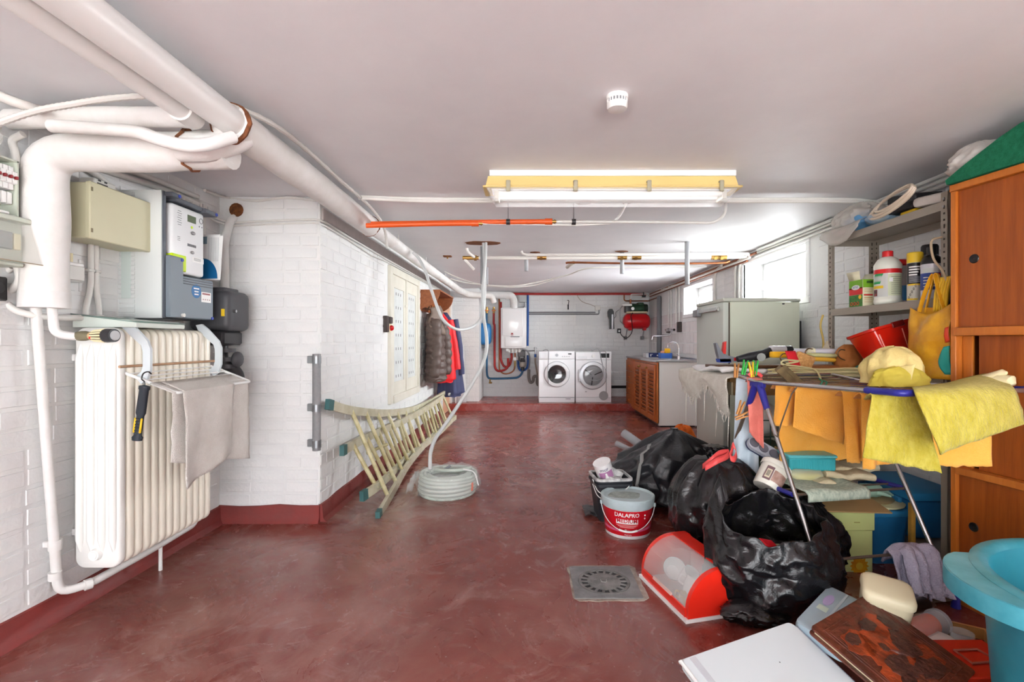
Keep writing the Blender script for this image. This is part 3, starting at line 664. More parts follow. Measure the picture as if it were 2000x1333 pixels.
part('case', G().b2((-1.88, 1.4, 1.365), (-1.80, 1.738, 1.53), 0.005), M_fuse, t)
part('rim', G().b2((-1.802, 1.4, 1.515), (-1.765, 1.742, 1.535), 0.004).b2((-1.802, 1.4, 1.362), (-1.78, 1.722, 1.378), 0.004), M_fuse, t)
part('module', G().b2((-1.80, 1.56, 1.42), (-1.785, 1.690, 1.48), 0.003), M_grey, t)
part('module_label', G().b2((-1.80, 1.692, 1.422), (-1.784, 1.715, 1.478), 0.002), mat('cream_plastic'), t)
M_clear = mat('clear_plastic', (236, 240, 232), 0.06, alpha=0.22, spec=0.7)
g = G(); q = [(-1.766, 1.4, 1.515), (-1.766, 1.742, 1.515), (-1.742, 1.755, 1.375), (-1.742, 1.4, 1.375)]
g.add(q, [(0, 1, 2, 3)]); part('clear_cover', g, M_clear, t, solid=0.003)
g = G(); g.tube([(-1.766, 1.742, 1.515), (-1.742, 1.755, 1.375), (-1.742, 1.4, 1.375)], 0.002, 5)
part('cover_edge', g, mat('cover_edge_brown', (160, 140, 112), 0.4), t)
part('latch', G().b2((-1.79, 1.60, 1.535), (-1.765, 1.66, 1.545), 0.003), M_white, t)
t = thing('glass_lamp', 'clear round glass lamp cover above the fuse box', 'lamp', (-1.8, 1.62, 1.78))
part('globe', G().sphere((-1.80, 1.63, 1.79), (0.03, 0.03, 0.036), 16, 10), mat('lamp_glass', (250, 250, 245), 0.05, alpha=0.25, spec=0.8), t)
part('lamp_base', G().cyl((-1.80, 1.63, 1.82), (-1.80, 1.63, 1.85), 0.026, 0.03, 16), M_cond, t)
part('cable', G().tube(catmull([(-1.80, 1.63, 1.77), (-1.81, 1.65, 1.76), (-1.84, 1.69, 1.75)], 6), 0.003, 6), mat('yellow_wire', (214, 206, 60), 0.4), t)
for k, (pts, lab) in enumerate((([P(45, 262, 1.74), P(25, 275, 1.74), P(30, 300, 1.74), P(32, 330, 1.74)], 'white conduit looping down beside the glass lamp'),
        ([P(-20, 180, 1.55), P(20, 196, 1.58), P(60, 210, 1.62), P(75, 214, 1.7)], 'white conduit along the ceiling edge above the branch pipes'),
        ([P(34, 520, 1.76), P(38, 545, 1.76), P(25, 565, 1.77), P(8, 570, 1.77)], 'white conduit hooking back under the grey enclosure'),
        ([P(22, 522, 1.76), P(5, 540, 1.76), P(4, 575, 1.76), P(25, 603, 1.77), P(70, 617, 1.80), P(120, 621, 1.90), P(200, 621, 2.1)], 'white conduit sweeping down from the enclosure and along the wall to the radiator'))):
    solo('conduit', G().tube(catmull(pts, 6), 0.0125 if k != 1 else 0.016, 10), M_cond, lab, 'conduit')
for k, (z, lab) in enumerate(((1.90, 'upper'), (1.865, 'lower'))):
    pts = [(-1.86, 2.0, z-0.02), (-1.862, 2.4, z+0.01), (-1.862, 2.75, z+0.02)]
    solo('conduit', G().tube(catmull(pts, 6), 0.013, 10), M_cond, '%s of the two conduits along the wall above the meter cabinet' % lab, 'conduit', 'conduits above the meter cabinet')
solo('conduit', G().tube(catmull([(-1.86, 1.90, 1.86), (-1.86, 1.98, 1.845), (-1.86, 2.1, 1.82), (-1.86, 2.18, 1.79), (-1.86, 2.24, 1.75)], 6), 0.012, 10), M_cond, 'white conduit bending down behind the beige box', 'conduit')
t = thing('wall_socket', 'small white surface mounted socket box beside the fat riser', 'socket', (-1.86, 1.99, 1.33))
part('case', G().b2((-1.88, 1.945, 1.345), (-1.842, 2.025, 1.425), 0.005), M_white, t)
part('flap', G().b2((-1.843, 1.95, 1.35), (-1.836, 2.02, 1.41), 0.003), M_cond, t)
part('gland', G().cyl((-1.862, 1.975, 1.425), (-1.862, 1.975, 1.46), 0.013, n=12), mat('cream_plastic'), t)
t = thing('black_socket', 'black socket at the edge below the fuse enclosure', 'socket', (-1.86, 1.72, 1.24))
part('case', G().b2((-1.88, 1.66, 1.245), (-1.85, 1.735, 1.33), 0.005), M_black, t)
part('outlet', G().tube([(-1.85, 1.70, 1.29), (-1.846, 1.70, 1.29)], 0.02, 16), M_dark, t)
t = thing('lidded_tray', 'shallow grey box with a smoked glass lid lying on the radiator', 'box', (-1.72, 2.12, 1.16))
g = G(); g.prism([(-1.86, 1.16), (-1.60, 1.16), (-1.60, 1.178), (-1.63, 1.19), (-1.86, 1.21)], 0.28, frame_M((0, 2.27, 0), (1, 0, 0), (0, 0, 1)))
part('case', g, mat('tray_grey', (206, 214, 206), 0.4), t)
g = G().add([(-1.865, 1.985, 1.214), (-1.60, 1.985, 1.182), (-1.60, 2.275, 1.182), (-1.865, 2.275, 1.214)], [(0, 1, 2, 3)])
part('smoked_lid', g, mat('smoked_glass', (120, 142, 134), 0.08, spec=0.8), t, solid=0.005)

# ================================================================ corner and far left wall
t = thing('corner_guard', 'vertical grey tube clamped to the wall corner by three brackets', 'tube', (-1.29, 2.92, 0.44))
gx, gy = X(619, 2.93), 2.925
part('tube', G().cyl((gx, gy, Z(880, 2.93)), (gx, gy, Z(692, 2.93)), 0.0235, n=16), mat('felt_grey', (142, 142, 144), 0.9, var=0.1, vs=80), t)
for py in (703, 797, 867):
    z = Z(py, 2.93)
    part('bracket', G().cyl((gx, gy, z-0.022), (gx, gy, z+0.022), 0.0265, n=18).b2((gx-0.065, gy+0.015, z-0.022), (gx, gy+0.044, z+0.022), 0.003), mat('galvanised', (140, 143, 146), 0.38, 0.7), t)
for i, (z, r) in enumerate(((1.835, 0.0075), (1.815, 0.006))):
    pts = [(-1.862, 2.6, z+0.06), (-1.855, 2.9, z+0.0)] + [(-1.8, 2.958-i*0.003, z-0.01), (-1.5, 2.958, z+0.004), (-1.29, 2.957, z+0.01), (-1.252, 2.99, z+0.005), (-1.252, 3.4, z-0.0), (-1.252, 3.9, z-0.02*i), (-1.252, 4.35, z+0.0), (-1.252, 5.5, z+0.01), (-1.252, 7.6, z+0.02)]
    solo('cable', G().tube(rounded(pts, 0.06, 3), r, 8), M_cond, '%s of two white cables running round the white wall corner' % ('upper' if i == 0 else 'lower'), 'cable', 'cables round the wall corner')
pts = [P(400, 372, 2.6), P(440, 385, 2.95), P(500, 392, 2.955), P(560, 386, 2.955), P(620, 392, 2.955)]
solo('cable', G().tube(catmull(pts, 5), 0.008, 8), M_cond, 'white cable along the ceiling line above the gas meter corner', 'cable')
# hatch with two perforated steel leaves = door_1
D = thing('door_1', None, None, (XB, 5.0, 0.5)); D['kind'] = 'structure'
M_cream = mat('cream_door_paint', (226, 223, 210), 0.4, c2=(218, 214, 200), vs=5); M_leaf = mat('pale_leaf_paint', (220, 224, 222), 0.4, c2=(206, 210, 208), vs=6)
y0, y1, z0, z1 = 4.41, 5.6, 0.53, 1.80; x = XB
g = G(); k = 0.07
g.b2((x-0.005, y0, z0), (x+0.03, y0+k, z1), 0.004).b2((x-0.005, y1-k, z0), (x+0.03, y1, z1), 0.004).b2((x-0.005, y0+k, z1-k), (x+0.03, y1-k, z1), 0.004).b2((x-0.005, y0+k, z0), (x+0.045, y1-k, z0+k), 0.004)
part('door_frame', g, M_cream, D)
ym = (y0+y1)/2
for a, b in ((y0+k+0.004, ym-0.003), (ym+0.003, y1-k-0.004)):
    s = 0.075; g = G(); xa, xb = x, x+0.018
    g.b2((xa, a, z0+k), (xb, a+s, z1-k), 0.002).b2((xa, b-s, z0+k), (xb, b, z1-k), 0.002).b2((xa, a+s, z0+k), (xb, b-s, z0+k+0.12), 0.002).b2((xa, a+s, z1-k-0.12), (xb, b-s, z1-k), 0.002)
    lf = part('door_leaf', g, M_cream, D)
    part('leaf_panel', G().b2((xa-0.004, a+s-0.004, z0+k+0.116), (xa+0.008, b-s+0.004, z1-k-0.116)), M_leaf, lf)
    g = G()
    for r in range(7):
        zz = z0+k+0.17+r*(z1-z0-2*k-0.34)/6
        for q in range(3):
            yy = a+s+(b-a-2*s)*(0.27+0.23*q)
            g.b2((xa+0.0075, yy-0.006, zz-0.013), (xa+0.0092, yy+0.006, zz+0.013))
    part('vent_hole', g, M_dark, lf, kind='stuff')
part('latch', G().b2((x+0.018, ym-0.05, 1.45), (x+0.03, ym+0.03, 1.475), 0.003).b2((x+0.018, ym-0.012, 1.38), (x+0.026, ym+0.012, 1.5), 0.003), M_cream, D)
part('cover_strip', G().b2((x+0.018, ym-0.02, z0+k), (x+0.027, ym+0.012, z1-k), 0.003), M_cream, D)
t = thing('light_switch', 'brown surface switch with a red pilot lamp beside the white hatch', 'switch', (XB, 4.35, 1.18))
M_bak = mat('brown_bakelite', (62, 52, 48), 0.4)
part('case', G().b2((XB, 4.26, 1.185), (XB+0.035, 4.34, 1.33), 0.005), M_bak, t)
part('upper_switch', G().b2((XB, 4.335, 1.265), (XB+0.045, 4.42, 1.325), 0.006), M_bak, t)
part('lamp_plate', G().b2((XB, 4.335, 1.19), (XB+0.032, 4.43, 1.262), 0.004), mat('cream_plastic'), t)
part('pilot_lamp', G().sphere((XB+0.037, 4.39, 1.225), (0.026, 0.028, 0.026), 14, 8), mat('red_lens', (190, 20, 26), 0.15), t)
# open peach door and its white frame further on = door_2
D2 = thing('door_2', None, None, (XB, 7.5, 0)); D2['kind'] = 'structure'
part('door_slab', G().b2((XB-0.01, 7.16, 0.01), (XB+0.012, 7.84, 1.72)), mat('peach_door', (226, 178, 142), 0.45, c2=(216, 168, 132), vs=3, stretch=(6, 6, 0.6)), D2)
part('door_frame', G().b2((XB-0.01, 7.84, 0), (XB+0.04, 7.95, 1.78), 0.004).b2((XB-0.01, 7.08, 0), (XB+0.025, 7.16, 1.78), 0.004).b2((XB-0.01, 7.16, 1.72), (XB+0.04, 7.84, 1.78), 0.004), M_white, D2)
# coat shelf
M_teak = mat('teak_wood', (160, 92, 48), 0.4, c2=(136, 74, 36), vs=3, stretch=(12, 1, 12))
t = thing('coat_rack', 'brown wooden coat shelf with iron hooks on the left wall', 'coat rack', (XB, 6.2, 1.45))
part('back_board', G().b2((XB, 5.76, 1.47), (XB+0.018, 6.75, 1.70), 0.002), M_teak, t)
part('shelf_board', G().b2((XB, 5.74, 1.70), (XB+0.24, 6.77, 1.718), 0.002), M_teak, t)
for y in (5.75, 6.74):
    pr = [(0, 1.48), (0, 1.70), (0.235, 1.70)]+[(0.235*math.cos(a)*1.0, 1.70-0.2*math.sin(a)) for a in [PI/2*i/8 for i in range(1, 8)]]
    part('side_bracket', G().prism([(XB+p[0], p[1]) for p in pr], 0.018, frame_M((0, y+0.009, 0), (1, 0, 0), (0, 0, 1))), M_teak, t)
for i in range(7):
    y = 5.84+i*0.14
    part('hook', G().tube(catmull([(XB+0.018, y, 1.52), (XB+0.05, y, 1.50), (XB+0.085, y, 1.51), (XB+0.09, y, 1.545)], 4), 0.006, 6).b2((XB+0.016, y-0.012, 1.49), (XB+0.022, y+0.012, 1.545)), mat('rusty_iron', (112, 92, 78), 0.6, 0.5), t)
# coats
def coat(name, lab, y, wdt, ztop, zbot, thick, m, seed, quilt=0.0, x0=XB+0.05, flare=1.0):
    g = G(); n = 40; rows = 46; rs = []
    for i in range(rows+1):
        u = i/rows; z = ztop+(zbot-ztop)*u
        k = min(1, u/0.22)
        hw = wdt*(0.16+0.34*math.sin(k*PI/2))*(0.92+0.12*u*flare); th = thick*(0.45+0.55*k)*(0.9+0.2*u)
        if u > 0.97: hw *= 0.97; th *= 0.85
        ring = []
        for j in range(n):
            a = 2*PI*j/n; cx, cy = math.cos(a), math.sin(a)
            fold = 0.16*math.sin(a*5+seed+u*1.5)*u+0.22*noise.noise(Vector((cx*1.5, cy*1.5+seed, u*3)))
            q = 1+fold*0.55+quilt*abs(math.sin(u*PI*10+0.4*math.sin(a*2)))
            ring.append(Vector((x0+th*0.5+th*0.5*cx*q, y+hw*cy*q, z+0.02*noise.noise(Vector((cx*2, cy*2, seed)))*u)))
        rs.append(ring)
    return g.rings(rs)
def sleeve(p0, p1, p2, r0, r1, quilt, seed):
    pts = catmull([p0, p1, p2], 14); n = len(pts); rr = []
    for i in range(n):
        u = i/(n-1); rr.append((r0+(r1-r0)*u)*(1+quilt*abs(math.sin(u*PI*7))+0.12*noise.noise(Vector((u*5, seed, 0)))))
    return G().tube(pts, rr, 14)
M_puf = mat('brown_puffer', (94, 78, 72), 0.5, var=0.12, vs=8, bump=0.3, bs=30); M_pufd = mat('brown_hood', (122, 104, 92), 0.6, var=0.15, vs=10)
M_redj = mat('red_jacket', (228, 28, 36), 0.55, var=0.1, vs=8); M_navy = mat('navy_coat', (72, 78, 112), 0.7, c2=(54, 58, 90), vs=30, stretch=(1, 1, 0.05))
t = thing('puffer_jacket', 'brown quilted puffer jacket with hood hanging on the coat hooks', 'jacket', (XB+0.12, 5.9, 0.6))
part('jacket_body', coat('c', '', 5.91, 0.38, 1.44, 0.62, 0.20, M_puf, 1, 0.16, XB+0.05), M_puf, t, ang=80)
part('sleeve', sleeve((XB+0.17, 5.80, 1.36), (XB+0.20, 5.74, 1.05), (XB+0.17, 5.72, 0.68), 0.055, 0.05, 0.26, 1), M_puf, t, ang=80)
part('sleeve', sleeve((XB+0.20, 5.98, 1.36), (XB+0.26, 6.0, 1.05), (XB+0.25, 6.02, 0.70), 0.065, 0.06, 0.26, 2), M_puf, t, ang=80)
g = G().sheet(lambda u, v: (XB+0.11+0.15*math.sin(PI*v)*(0.6+0.4*u)+0.015*math.sin(u*9), 5.76+0.34*v+0.03*math.sin(u*6), 1.50-0.28*u+0.08*math.sin(PI*v)*(0.5-u)), 14, 18)
part('hood', g, M_pufd, t, solid=0.012, ang=80)
part('hem', G().tube([(XB+0.15+0.10*math.cos(2*PI*i/24), 5.93+0.2*math.sin(2*PI*i/24), 0.635) for i in range(24)], 0.018, 8, closed=True), M_puf, t, ang=80)
t = thing('red_jacket', 'bright red jacket hanging behind the brown puffer jacket', 'jacket', (XB+0.12, 6.3, 0.6))
part('jacket_body', coat('c', '', 6.30, 0.36, 1.50, 0.58, 0.27, M_redj, 3, 0.0, XB+0.05), M_redj, t, ang=80)
part('sleeve', sleeve((XB+0.26, 6.28, 1.38), (XB+0.33, 6.30, 1.0), (XB+0.36, 6.28, 0.74), 0.05, 0.045, 0.03, 5), M_redj, t, ang=80)
t = thing('navy_coat', 'long navy blue striped coat hanging behind the red jacket', 'coat', (XB+0.12, 6.6, 0.42))
part('coat_body', coat('c', '', 6.65, 0.34, 1.50, 0.36, 0.32, M_navy, 6, 0.0, XB+0.04), M_navy, t, ang=80)
part('sleeve', sleeve((XB+0.28, 6.58, 1.40), (XB+0.34, 6.58, 1.05), (XB+0.37, 6.6, 0.66), 0.05, 0.045, 0.03, 8), M_navy, t, ang=80)
# ================================================================ things on the ceiling
M_housing = mat('yellowed_housing', (226, 200, 132), 0.4, var=0.05, vs=3)
t = thing('fluorescent_lamp', 'long yellowed fluorescent lamp with a clear ribbed cover, clipped to the ceiling', 'lamp', (0.43, 2.57, 1.93))
part('backing_board', G().b2((-0.195, 2.50, 1.955), (1.075, 2.66, H), 0.002), M_white, t)
g = G(); xa, xb = -0.215, 1.085
prof = [(0, 0.09, 1.955), (1, 0.09, 1.955)]
def trough(z_in, z_out, hw_in, hw_out, x_in, x_out):
    a = [Vector((xa+x_in, 2.57-hw_in, z_in)), Vector((xb-x_in, 2.57-hw_in, z_in)), Vector((xb-x_in, 2.57+hw_in, z_in)), Vector((xa+x_in, 2.57+hw_in, z_in))]
    b = [Vector((xa+x_out, 2.57-hw_out, z_out)), Vector((xb-x_out, 2.57-hw_out, z_out)), Vector((xb-x_out, 2.57+hw_out, z_out)), Vector((xa+x_out, 2.57+hw_out, z_out))]
    return a, b
a, b = trough(1.955, 1.902, 0.062, 0.072, 0.012, 0.0)
part('housing', G().rings([a, b]), M_housing, t, smooth=False)
part('housing_lip', G().b2((xa-0.014, 2.57-0.08, 1.893), (xb+0.02, 2.57+0.08, 1.904), 0.003), M_housing, t)
a, b = trough(1.894, 1.828, 0.074, 0.055, 0.004, 0.045)
mid = [(p+q)/2+Vector((0, 0, 0)) for p, q in zip(a, b)]
g = G().rings([a, mid, b])
part('clear_cover', g, mat('clear_diffuser', (244, 244, 246), 0.12, alpha=0.28, spec=0.8, bump=0.35, bs=120, stretch=(0.02, 1, 1)), t, smooth=False)
for y in (2.54, 2.60): part('fluorescent_tube', G().cyl((xa+0.06, y, 1.875), (xb-0.06, y, 1.875), 0.013, n=14), mat('tube_white', (244, 244, 242), 0.3), t)
la = bpy.data.lights.new('added_fill_light', 'AREA'); la.energy = 0.7; la.shape = 'RECTANGLE'; la.size = 1.15; la.size_y = 0.08; la.color = (1, 0.98, 0.94)  # weak fill light added inside the fixture; the tubes themselves are switched off
lo = bpy.data.objects.new('added_fill_light', la); COL.objects.link(lo); lo.parent = t; lo.location = (0.0, 0.0, -0.07)
part('reflector', G().b2((xa+0.03, 2.52, 1.889), (xb-0.03, 2.62, 1.8925)), M_white, t)
for q in (0.09, 0.355, 0.645, 0.93):
    x = xa+(xb-xa)*q
    part('clip', G().b2((x-0.011, 2.57-0.088, 1.87), (x+0.011, 2.57-0.078, 1.925), 0.003).b2((x-0.011, 2.57-0.088, 1.918), (x+0.011, 2.57-0.05, 1.928), 0.003), mat('clip_grey', (168, 162, 140), 0.5), t)
for x in (xa+0.055, xb-0.06): part('lamp_holder', G().b2((x-0.012, 2.525, 1.845), (x+0.012, 2.615, 1.89), 0.003), mat('holder_grey', (206, 202, 190), 0.5), t)
t = thing('smoke_detector', 'round white smoke detector alone on the ceiling', 'smoke detector', (0.323, 1.75, H))
M = Matrix.Translation((0.323, 1.75, 0))
part('base', G().lathe([(0.001, H), (0.039, H), (0.039, H-0.013), (0.036, H-0.015)], 32, M), M_white, t)
part('vent_ring', G().lathe([(0.035, H-0.013), (0.035, H-0.028)], 32, M), M_grey, t)
for i in range(20):
    a = 2*PI*i/20
    part('vent_fin', G().box((0.323+0.0355*math.cos(a), 1.75+0.0355*math.sin(a), H-0.021), (0.003, 0.0045, 0.016), rot=(0, 0, a)), M_white, t)
part('cap', G().lathe([(0.037, H-0.027), (0.037, H-0.042), (0.033, H-0.049), (0.001, H-0.051)], 32, M), M_white, t)
# wall-to-wall conduits
for i, (z, r) in enumerate(((1.952, 0.011), (1.967, 0.008))):
    pts = [(-1.0, 2.88+i*0.02, z), (-0.6, 2.94, z), (0.3, 2.95, z), (1.2, 2.95, z), (1.9, 2.95, z), (2.15, 2.97, z-0.01)]
    solo('conduit', G().tube(catmull(pts, 4), r, 8), M_cond, '%s white conduit crossing the ceiling behind the fluorescent lamp' % ('thicker' if i == 0 else 'thinner'), 'conduit', 'conduits across the ceiling behind the lamp')
# orange pipes
M_or = mat('orange_pipe', (238, 96, 36), 0.35)
for i, (pts, lab) in enumerate((([(-1.0, 3.12, 1.857), (-0.4, 3.06, 1.852), (0.15, 3.04, 1.852)], 'longer orange heating pipe hung under the ceiling'), ([(-1.0, 3.02, 1.822), (-0.6, 3.05, 1.84), (-0.31, 3.05, 1.843)], 'shorter lower orange heating pipe under the ceiling'))):
    t = thing('orange_pipe', lab, 'pipe', Vector(pts[1]), group='orange pipes')
    part('tube', G().tube(catmull(pts, 6), 0.0155, 12), M_or, t)
    e = Vector(pts[-1]); part('sleeve', G().cyl(e-Vector((0.04, 0, 0)), e+Vector((0.005, 0, 0)), 0.0195, n=14), M_or, t)
    part('coupling', G().cyl(e, e+Vector((0.03, 0, 0)), 0.010, n=10).cyl(e+Vector((0.018, 0, 0)), e+Vector((0.024, 0, 0)), 0.014, n=10), M_brass, t)
    if i == 0:
        for x in (-0.12, 0.29):
            part('hanger', G().cyl((x, 3.04, 1.86), (x, 3.04, H), 0.003, n=6), M_steel, t); part('pipe_clip', G().cyl((x-0.012, 3.04, 1.85), (x+0.012, 3.04, 1.85), 0.018, n=14), M_dark, t)
part_t = solo('white_pipe', G().tube(rounded([(0.18, 3.04, 1.852), (0.9, 3.04, 1.848), (1.17, 3.04, 1.843), (1.24, 3.04, 1.90), (1.24, 3.04, H)], 0.09, 6), 0.0095, 10), M_pipew, 'long white pipe continuing from the longer orange pipe into the ceiling', 'pipe')
solo('white_pipe', G().tube(rounded([(-0.28, 3.05, 1.843), (0.3, 3.06, 1.835), (0.56, 3.07, 1.85), (0.63, 3.08, H)], 0.08, 6), 0.0085, 10), M_pipew, 'thin white pipe continuing from the shorter orange pipe into a ceiling hole', 'pipe')
for k, (px, py, ww, hh, Y, lab) in enumerate(((1140, 414, 0.065, 0.045, 3.05, 'rough brown hole in the ceiling where a hanger of the orange pipe is fixed'), (1224, 414, 0.03, 0.02, 3.08, 'small brown ceiling hole round the thin white pipe'), (943, 480, 0.16, 0.05, 4.35, 'largest brown hole in the ceiling, where the grey hoses come out'), (1045, 507, 0.05, 0.02, 4.8, 'brown patch on the ceiling beside the first grey stub'), (1215, 502, 0.06, 0.025, 4.75, 'brown patch above the middle grey stub'))):
    x = X(px, Y); g = G()
    pts = [(x+ww*math.cos(2*PI*i/16)*(1+0.3*noise.noise(Vector((i*0.7, k, 0)))), Y+hh*1.6*math.sin(2*PI*i/16)*(1+0.3*noise.noise(Vector((i*0.7, k, 9))))) for i in range(16)]
    solo('ceiling_hole', g.prism(pts, 0.006, Matrix.Translation((0, 0, H-0.005))), M_rust, lab, 'hole')
# rusty white pipes crossing the ceiling further back
M_rw = mat('rusty_white_pipe', (238, 234, 228), 0.5, c2=(188, 128, 84), vs=4.2, stretch=(1, 1, 1)); MATS['rusty_white_pipe'].node_tree.nodes['Color Ramp'].color_ramp.elements[0].position = 0.27; MATS['rusty_white_pipe'].node_tree.nodes['Color Ramp'].color_ramp.elements[1].position = 0.36
for pts, r, m, lab in (([P(908, 504, 4.75), P(1100, 504, 4.75), P(1300, 503, 4.75), P(1440, 502, 4.75), P(1462, 497, 4.72)], 0.017, M_rw, 'thick white rust-spotted pipe across the ceiling above the grey stubs'),
                       ([P(1018, 491, 4.6), P(1025, 497, 4.6), P(1060, 498, 4.6), P(1300, 497, 4.6), P(1462, 496, 4.6)], 0.013, M_rw, 'white rust-spotted pipe just in front of the thick rusty one'),
                       ([P(1105, 514, 5.0), P(1125, 513, 5.0), P(1250, 515, 5.0), P(1400, 514, 5.0), P(1425, 510, 5.0)], 0.011, M_copper, 'bare copper pipe behind the rusty white pipes'),
                       ([P(880, 545, 5.8), P(920, 554, 5.8), P(1000, 559, 5.8), P(1060, 549, 5.8), P(1110, 537, 5.6), P(1150, 524, 5.3), P(1250, 522, 5.3), P(1380, 521, 5.3)], 0.008, M_cond, 'white cable sagging across the back of the ceiling')):
    solo('ceiling_pipe' if m is not M_cond else 'cable', G().tube(catmull(pts, 5), r, 8), m, lab, 'pipe' if m is not M_cond else 'cable')
solo('cable', G().tube(catmull([P(868, 531, 5.9), P(900, 545, 5.9), P(945, 557, 5.9), P(1000, 561, 5.9), P(1045, 557, 5.9), P(1080, 547, 5.8)], 5), 0.007, 8), M_cond, 'lower twin of the sagging white cable under the back ceiling', 'cable')
g = G()
t = thing('pipe_valve', 'brass valve and dangling branch at the end of the rusty white pipe', 'valve', P(915, 505, 4.75))
part('valve_body', G().cyl(P(904, 504, 4.75), P(935, 504, 4.75), 0.02, 0.018, 12).cyl(P(926, 504, 4.75), P(931, 504, 4.75), 0.027, n=8), M_brass, t)
part('branch', G().cyl(P(906, 505, 4.75), P(926, 527, 4.75), 0.013, n=10), M_rw, t)
part('branch', G().tube(catmull([P(911, 480, 4.6), P(914, 492, 4.6), P(926, 502, 4.7)], 5), 0.014, 10), M_rw, t)
for px in (1058, 1215, 1243, 1398, 1410):
    t = thing('pipe_joint', 'brass joint on the rusty white ceiling pipes, %s' % {1058: 'near the first grey stub', 1215: 'above the middle grey stub', 1243: 'just past the middle grey stub', 1398: 'just past the longest stub', 1410: 'nearest the right wall'}[px], 'pipe joint', P(px, 503, 4.75), group='brass joints on the ceiling pipes')
    part('joint_body', G().cyl(P(px-9, 503, 4.75), P(px+9, 503, 4.75), 0.0225, n=12), M_brass, t)
    part('nut', G().cyl(P(px-4, 503, 4.75), P(px+1, 503, 4.75), 0.028, n=6), M_brass, t)
M_stub = mat('grey_pvc', (166, 168, 172), 0.4)
for px, y1, Y, r, zt, lab in ((1028, 530, 4.9, 0.017, H, 'shortest grey plastic pipe stub hanging from the ceiling'), (1215, 535, 4.8, 0.0185, H, 'middle grey plastic pipe stub hanging from the ceiling'), (1342, 556, 4.3, 0.019, H, 'longest grey plastic pipe stub, nearest the windows')):
    p = P(px, y1, Y); g = G().tube([(p.x, Y, zt), (p.x, Y, p.z)], r, 16, caps=False)
    solo('pipe_stub', g, M_stub, lab, 'pipe', 'grey pipe stubs hanging from the ceiling', solid=0.003)
g = G().tube([P(1108, 522, 5.4), P(1120, 513, 5.0)], 0.019, 14, caps=False)
solo('pipe_stub', g, mat('cream_stub', (222, 216, 206), 0.5), 'slanting cream pipe stub in front of the copper pipe', 'pipe', solid=0.003)
t = thing('hanging_duct', 'grey vertical duct hanging from the largest ceiling hole with a short box behind', 'duct', P(943, 555, 4.6))
part('duct', G().b2((X(938, 4.5), 4.5, Z(555, 4.5)), (X(944.5, 4.5), 4.53, H), 0.002), M_grey, t)
part('box', G().b2((X(941, 5.2), 5.2, Z(556, 5.2)), (X(953, 5.2), 5.25, Z(522, 5.2)), 0.003), M_stub, t)
t = thing('ceiling_bracket', 'small rusty bracket on the ceiling near the coat shelf', 'bracket', P(872, 516, 5.0))
part('plate', G().b2((X(866, 5.0), 4.97, H-0.012), (X(882, 5.0), 5.03, H), 0.002), M_rust, t)
part('screw', G().cyl((X(874, 5.0), 5.0, H-0.03), (X(874, 5.0), 5.0, H), 0.008, n=8), M_brass, t)

# ================================================================ back wall
def lab_solo(name, g, m, label, cat, **k): return solo(name, g, m, label, cat, **k)
M_boil = mat('boiler_white', (238, 237, 237), 0.18, coat=0.3)
bx0, bx1, bz0, bz1, by = X(978, 8.45), X(1028, 8.45), Z(681, 8.45), Z(601, 8.45), 8.45
t = thing('boiler', 'white wall hung gas boiler between the red and blue pipes', 'boiler', ((bx0+bx1)/2, 8.6, bz0))
part('case', G().b2((bx0, by, bz0), (bx1, YB, bz1), 0.018, 3), M_boil, t)
part('front_cover', G().b2((bx0+0.03, by-0.018, bz0+0.22), (bx1-0.06, by+0.005, bz1-0.02), 0.012, 2), M_boil, t)
fl = part('flap', G().b2((bx0+0.075, by-0.02, bz0+0.03), (bx1-0.065, by+0.005, bz0+0.205), 0.01, 2), M_boil, t)
part('flap_handle', G().b2((bx0+0.17, by-0.026, bz0+0.198), (bx0+0.33, by-0.018, bz0+0.212), 0.003), M_grey, fl)
part('badge', G().b2((bx0+0.18, by-0.021, bz0+0.225), (bx0+0.215, by-0.017, bz0+0.27)), mat('badge_red', (150, 30, 34), 0.35), t)
part('badge_print', G().b2((bx0+0.19, by-0.0215, bz0+0.232), (bx0+0.206, by-0.0205, bz0+0.246)), M_white, t)
part('underside_valve', G().b2((bx0+0.09, by+0.06, bz0-0.05), (bx0+0.13, by+0.1, bz0), 0.004), M_white, t)
for i in range(4): part('connector', G().cyl((bx0+0.14+i*0.06, by+0.1, bz0-0.07), (bx0+0.14+i*0.06, by+0.1, bz0), 0.022, 0.026, 12).cyl((bx0+0.14+i*0.06, by+0.1, bz0-0.05), (bx0+0.14+i*0.06, by+0.1, bz0-0.035), 0.034, n=8), mat('connector_white', (226, 224, 220), 0.4), t)
t = thing('boiler_flue', 'white boiler flue pipe bending down into the boiler top', 'flue pipe', (-0.2, 8.5, bz1))
pts = rounded([P(905, 574, 8.5), P(945, 576, 8.5), P(1003, 577, 8.5), P(1004, 603, 8.5)], 0.13, 8)
part('flue', G().tube(pts, 0.066, 20), M_pipew, t)
part('socket_ring', G().cyl(P(988, 577, 8.5), P(992, 577, 8.5), 0.071, n=20), M_pipew, t)
part('socket_ring', G().cyl(P(918, 575, 8.5), P(924, 575, 8.5), 0.071, n=20), M_pipew, t)
part('clip_box', G().b2((X(912, 8.35), 8.34, Z(580, 8.35)), (X(928, 8.35), 8.42, Z(571, 8.35)), 0.005), M_pipew, t)
t = thing('grey_relay_box', 'small grey box above the right side of the boiler', 'electrical box', (0, 8.7, 1.75))
part('case', G().b2((X(1014, 8.75), 8.7, Z(591, 8.75)), (X(1030, 8.75), YB, Z(575, 8.75)), 0.005), mat('box_grey', (186, 188, 188), 0.5), t)
part('cable', G().tube(rounded([P(1024, 590, 8.68), P(1024, 601, 8.68), P(1008, 601, 8.68)], 0.03), 0.006, 6), M_black, t)
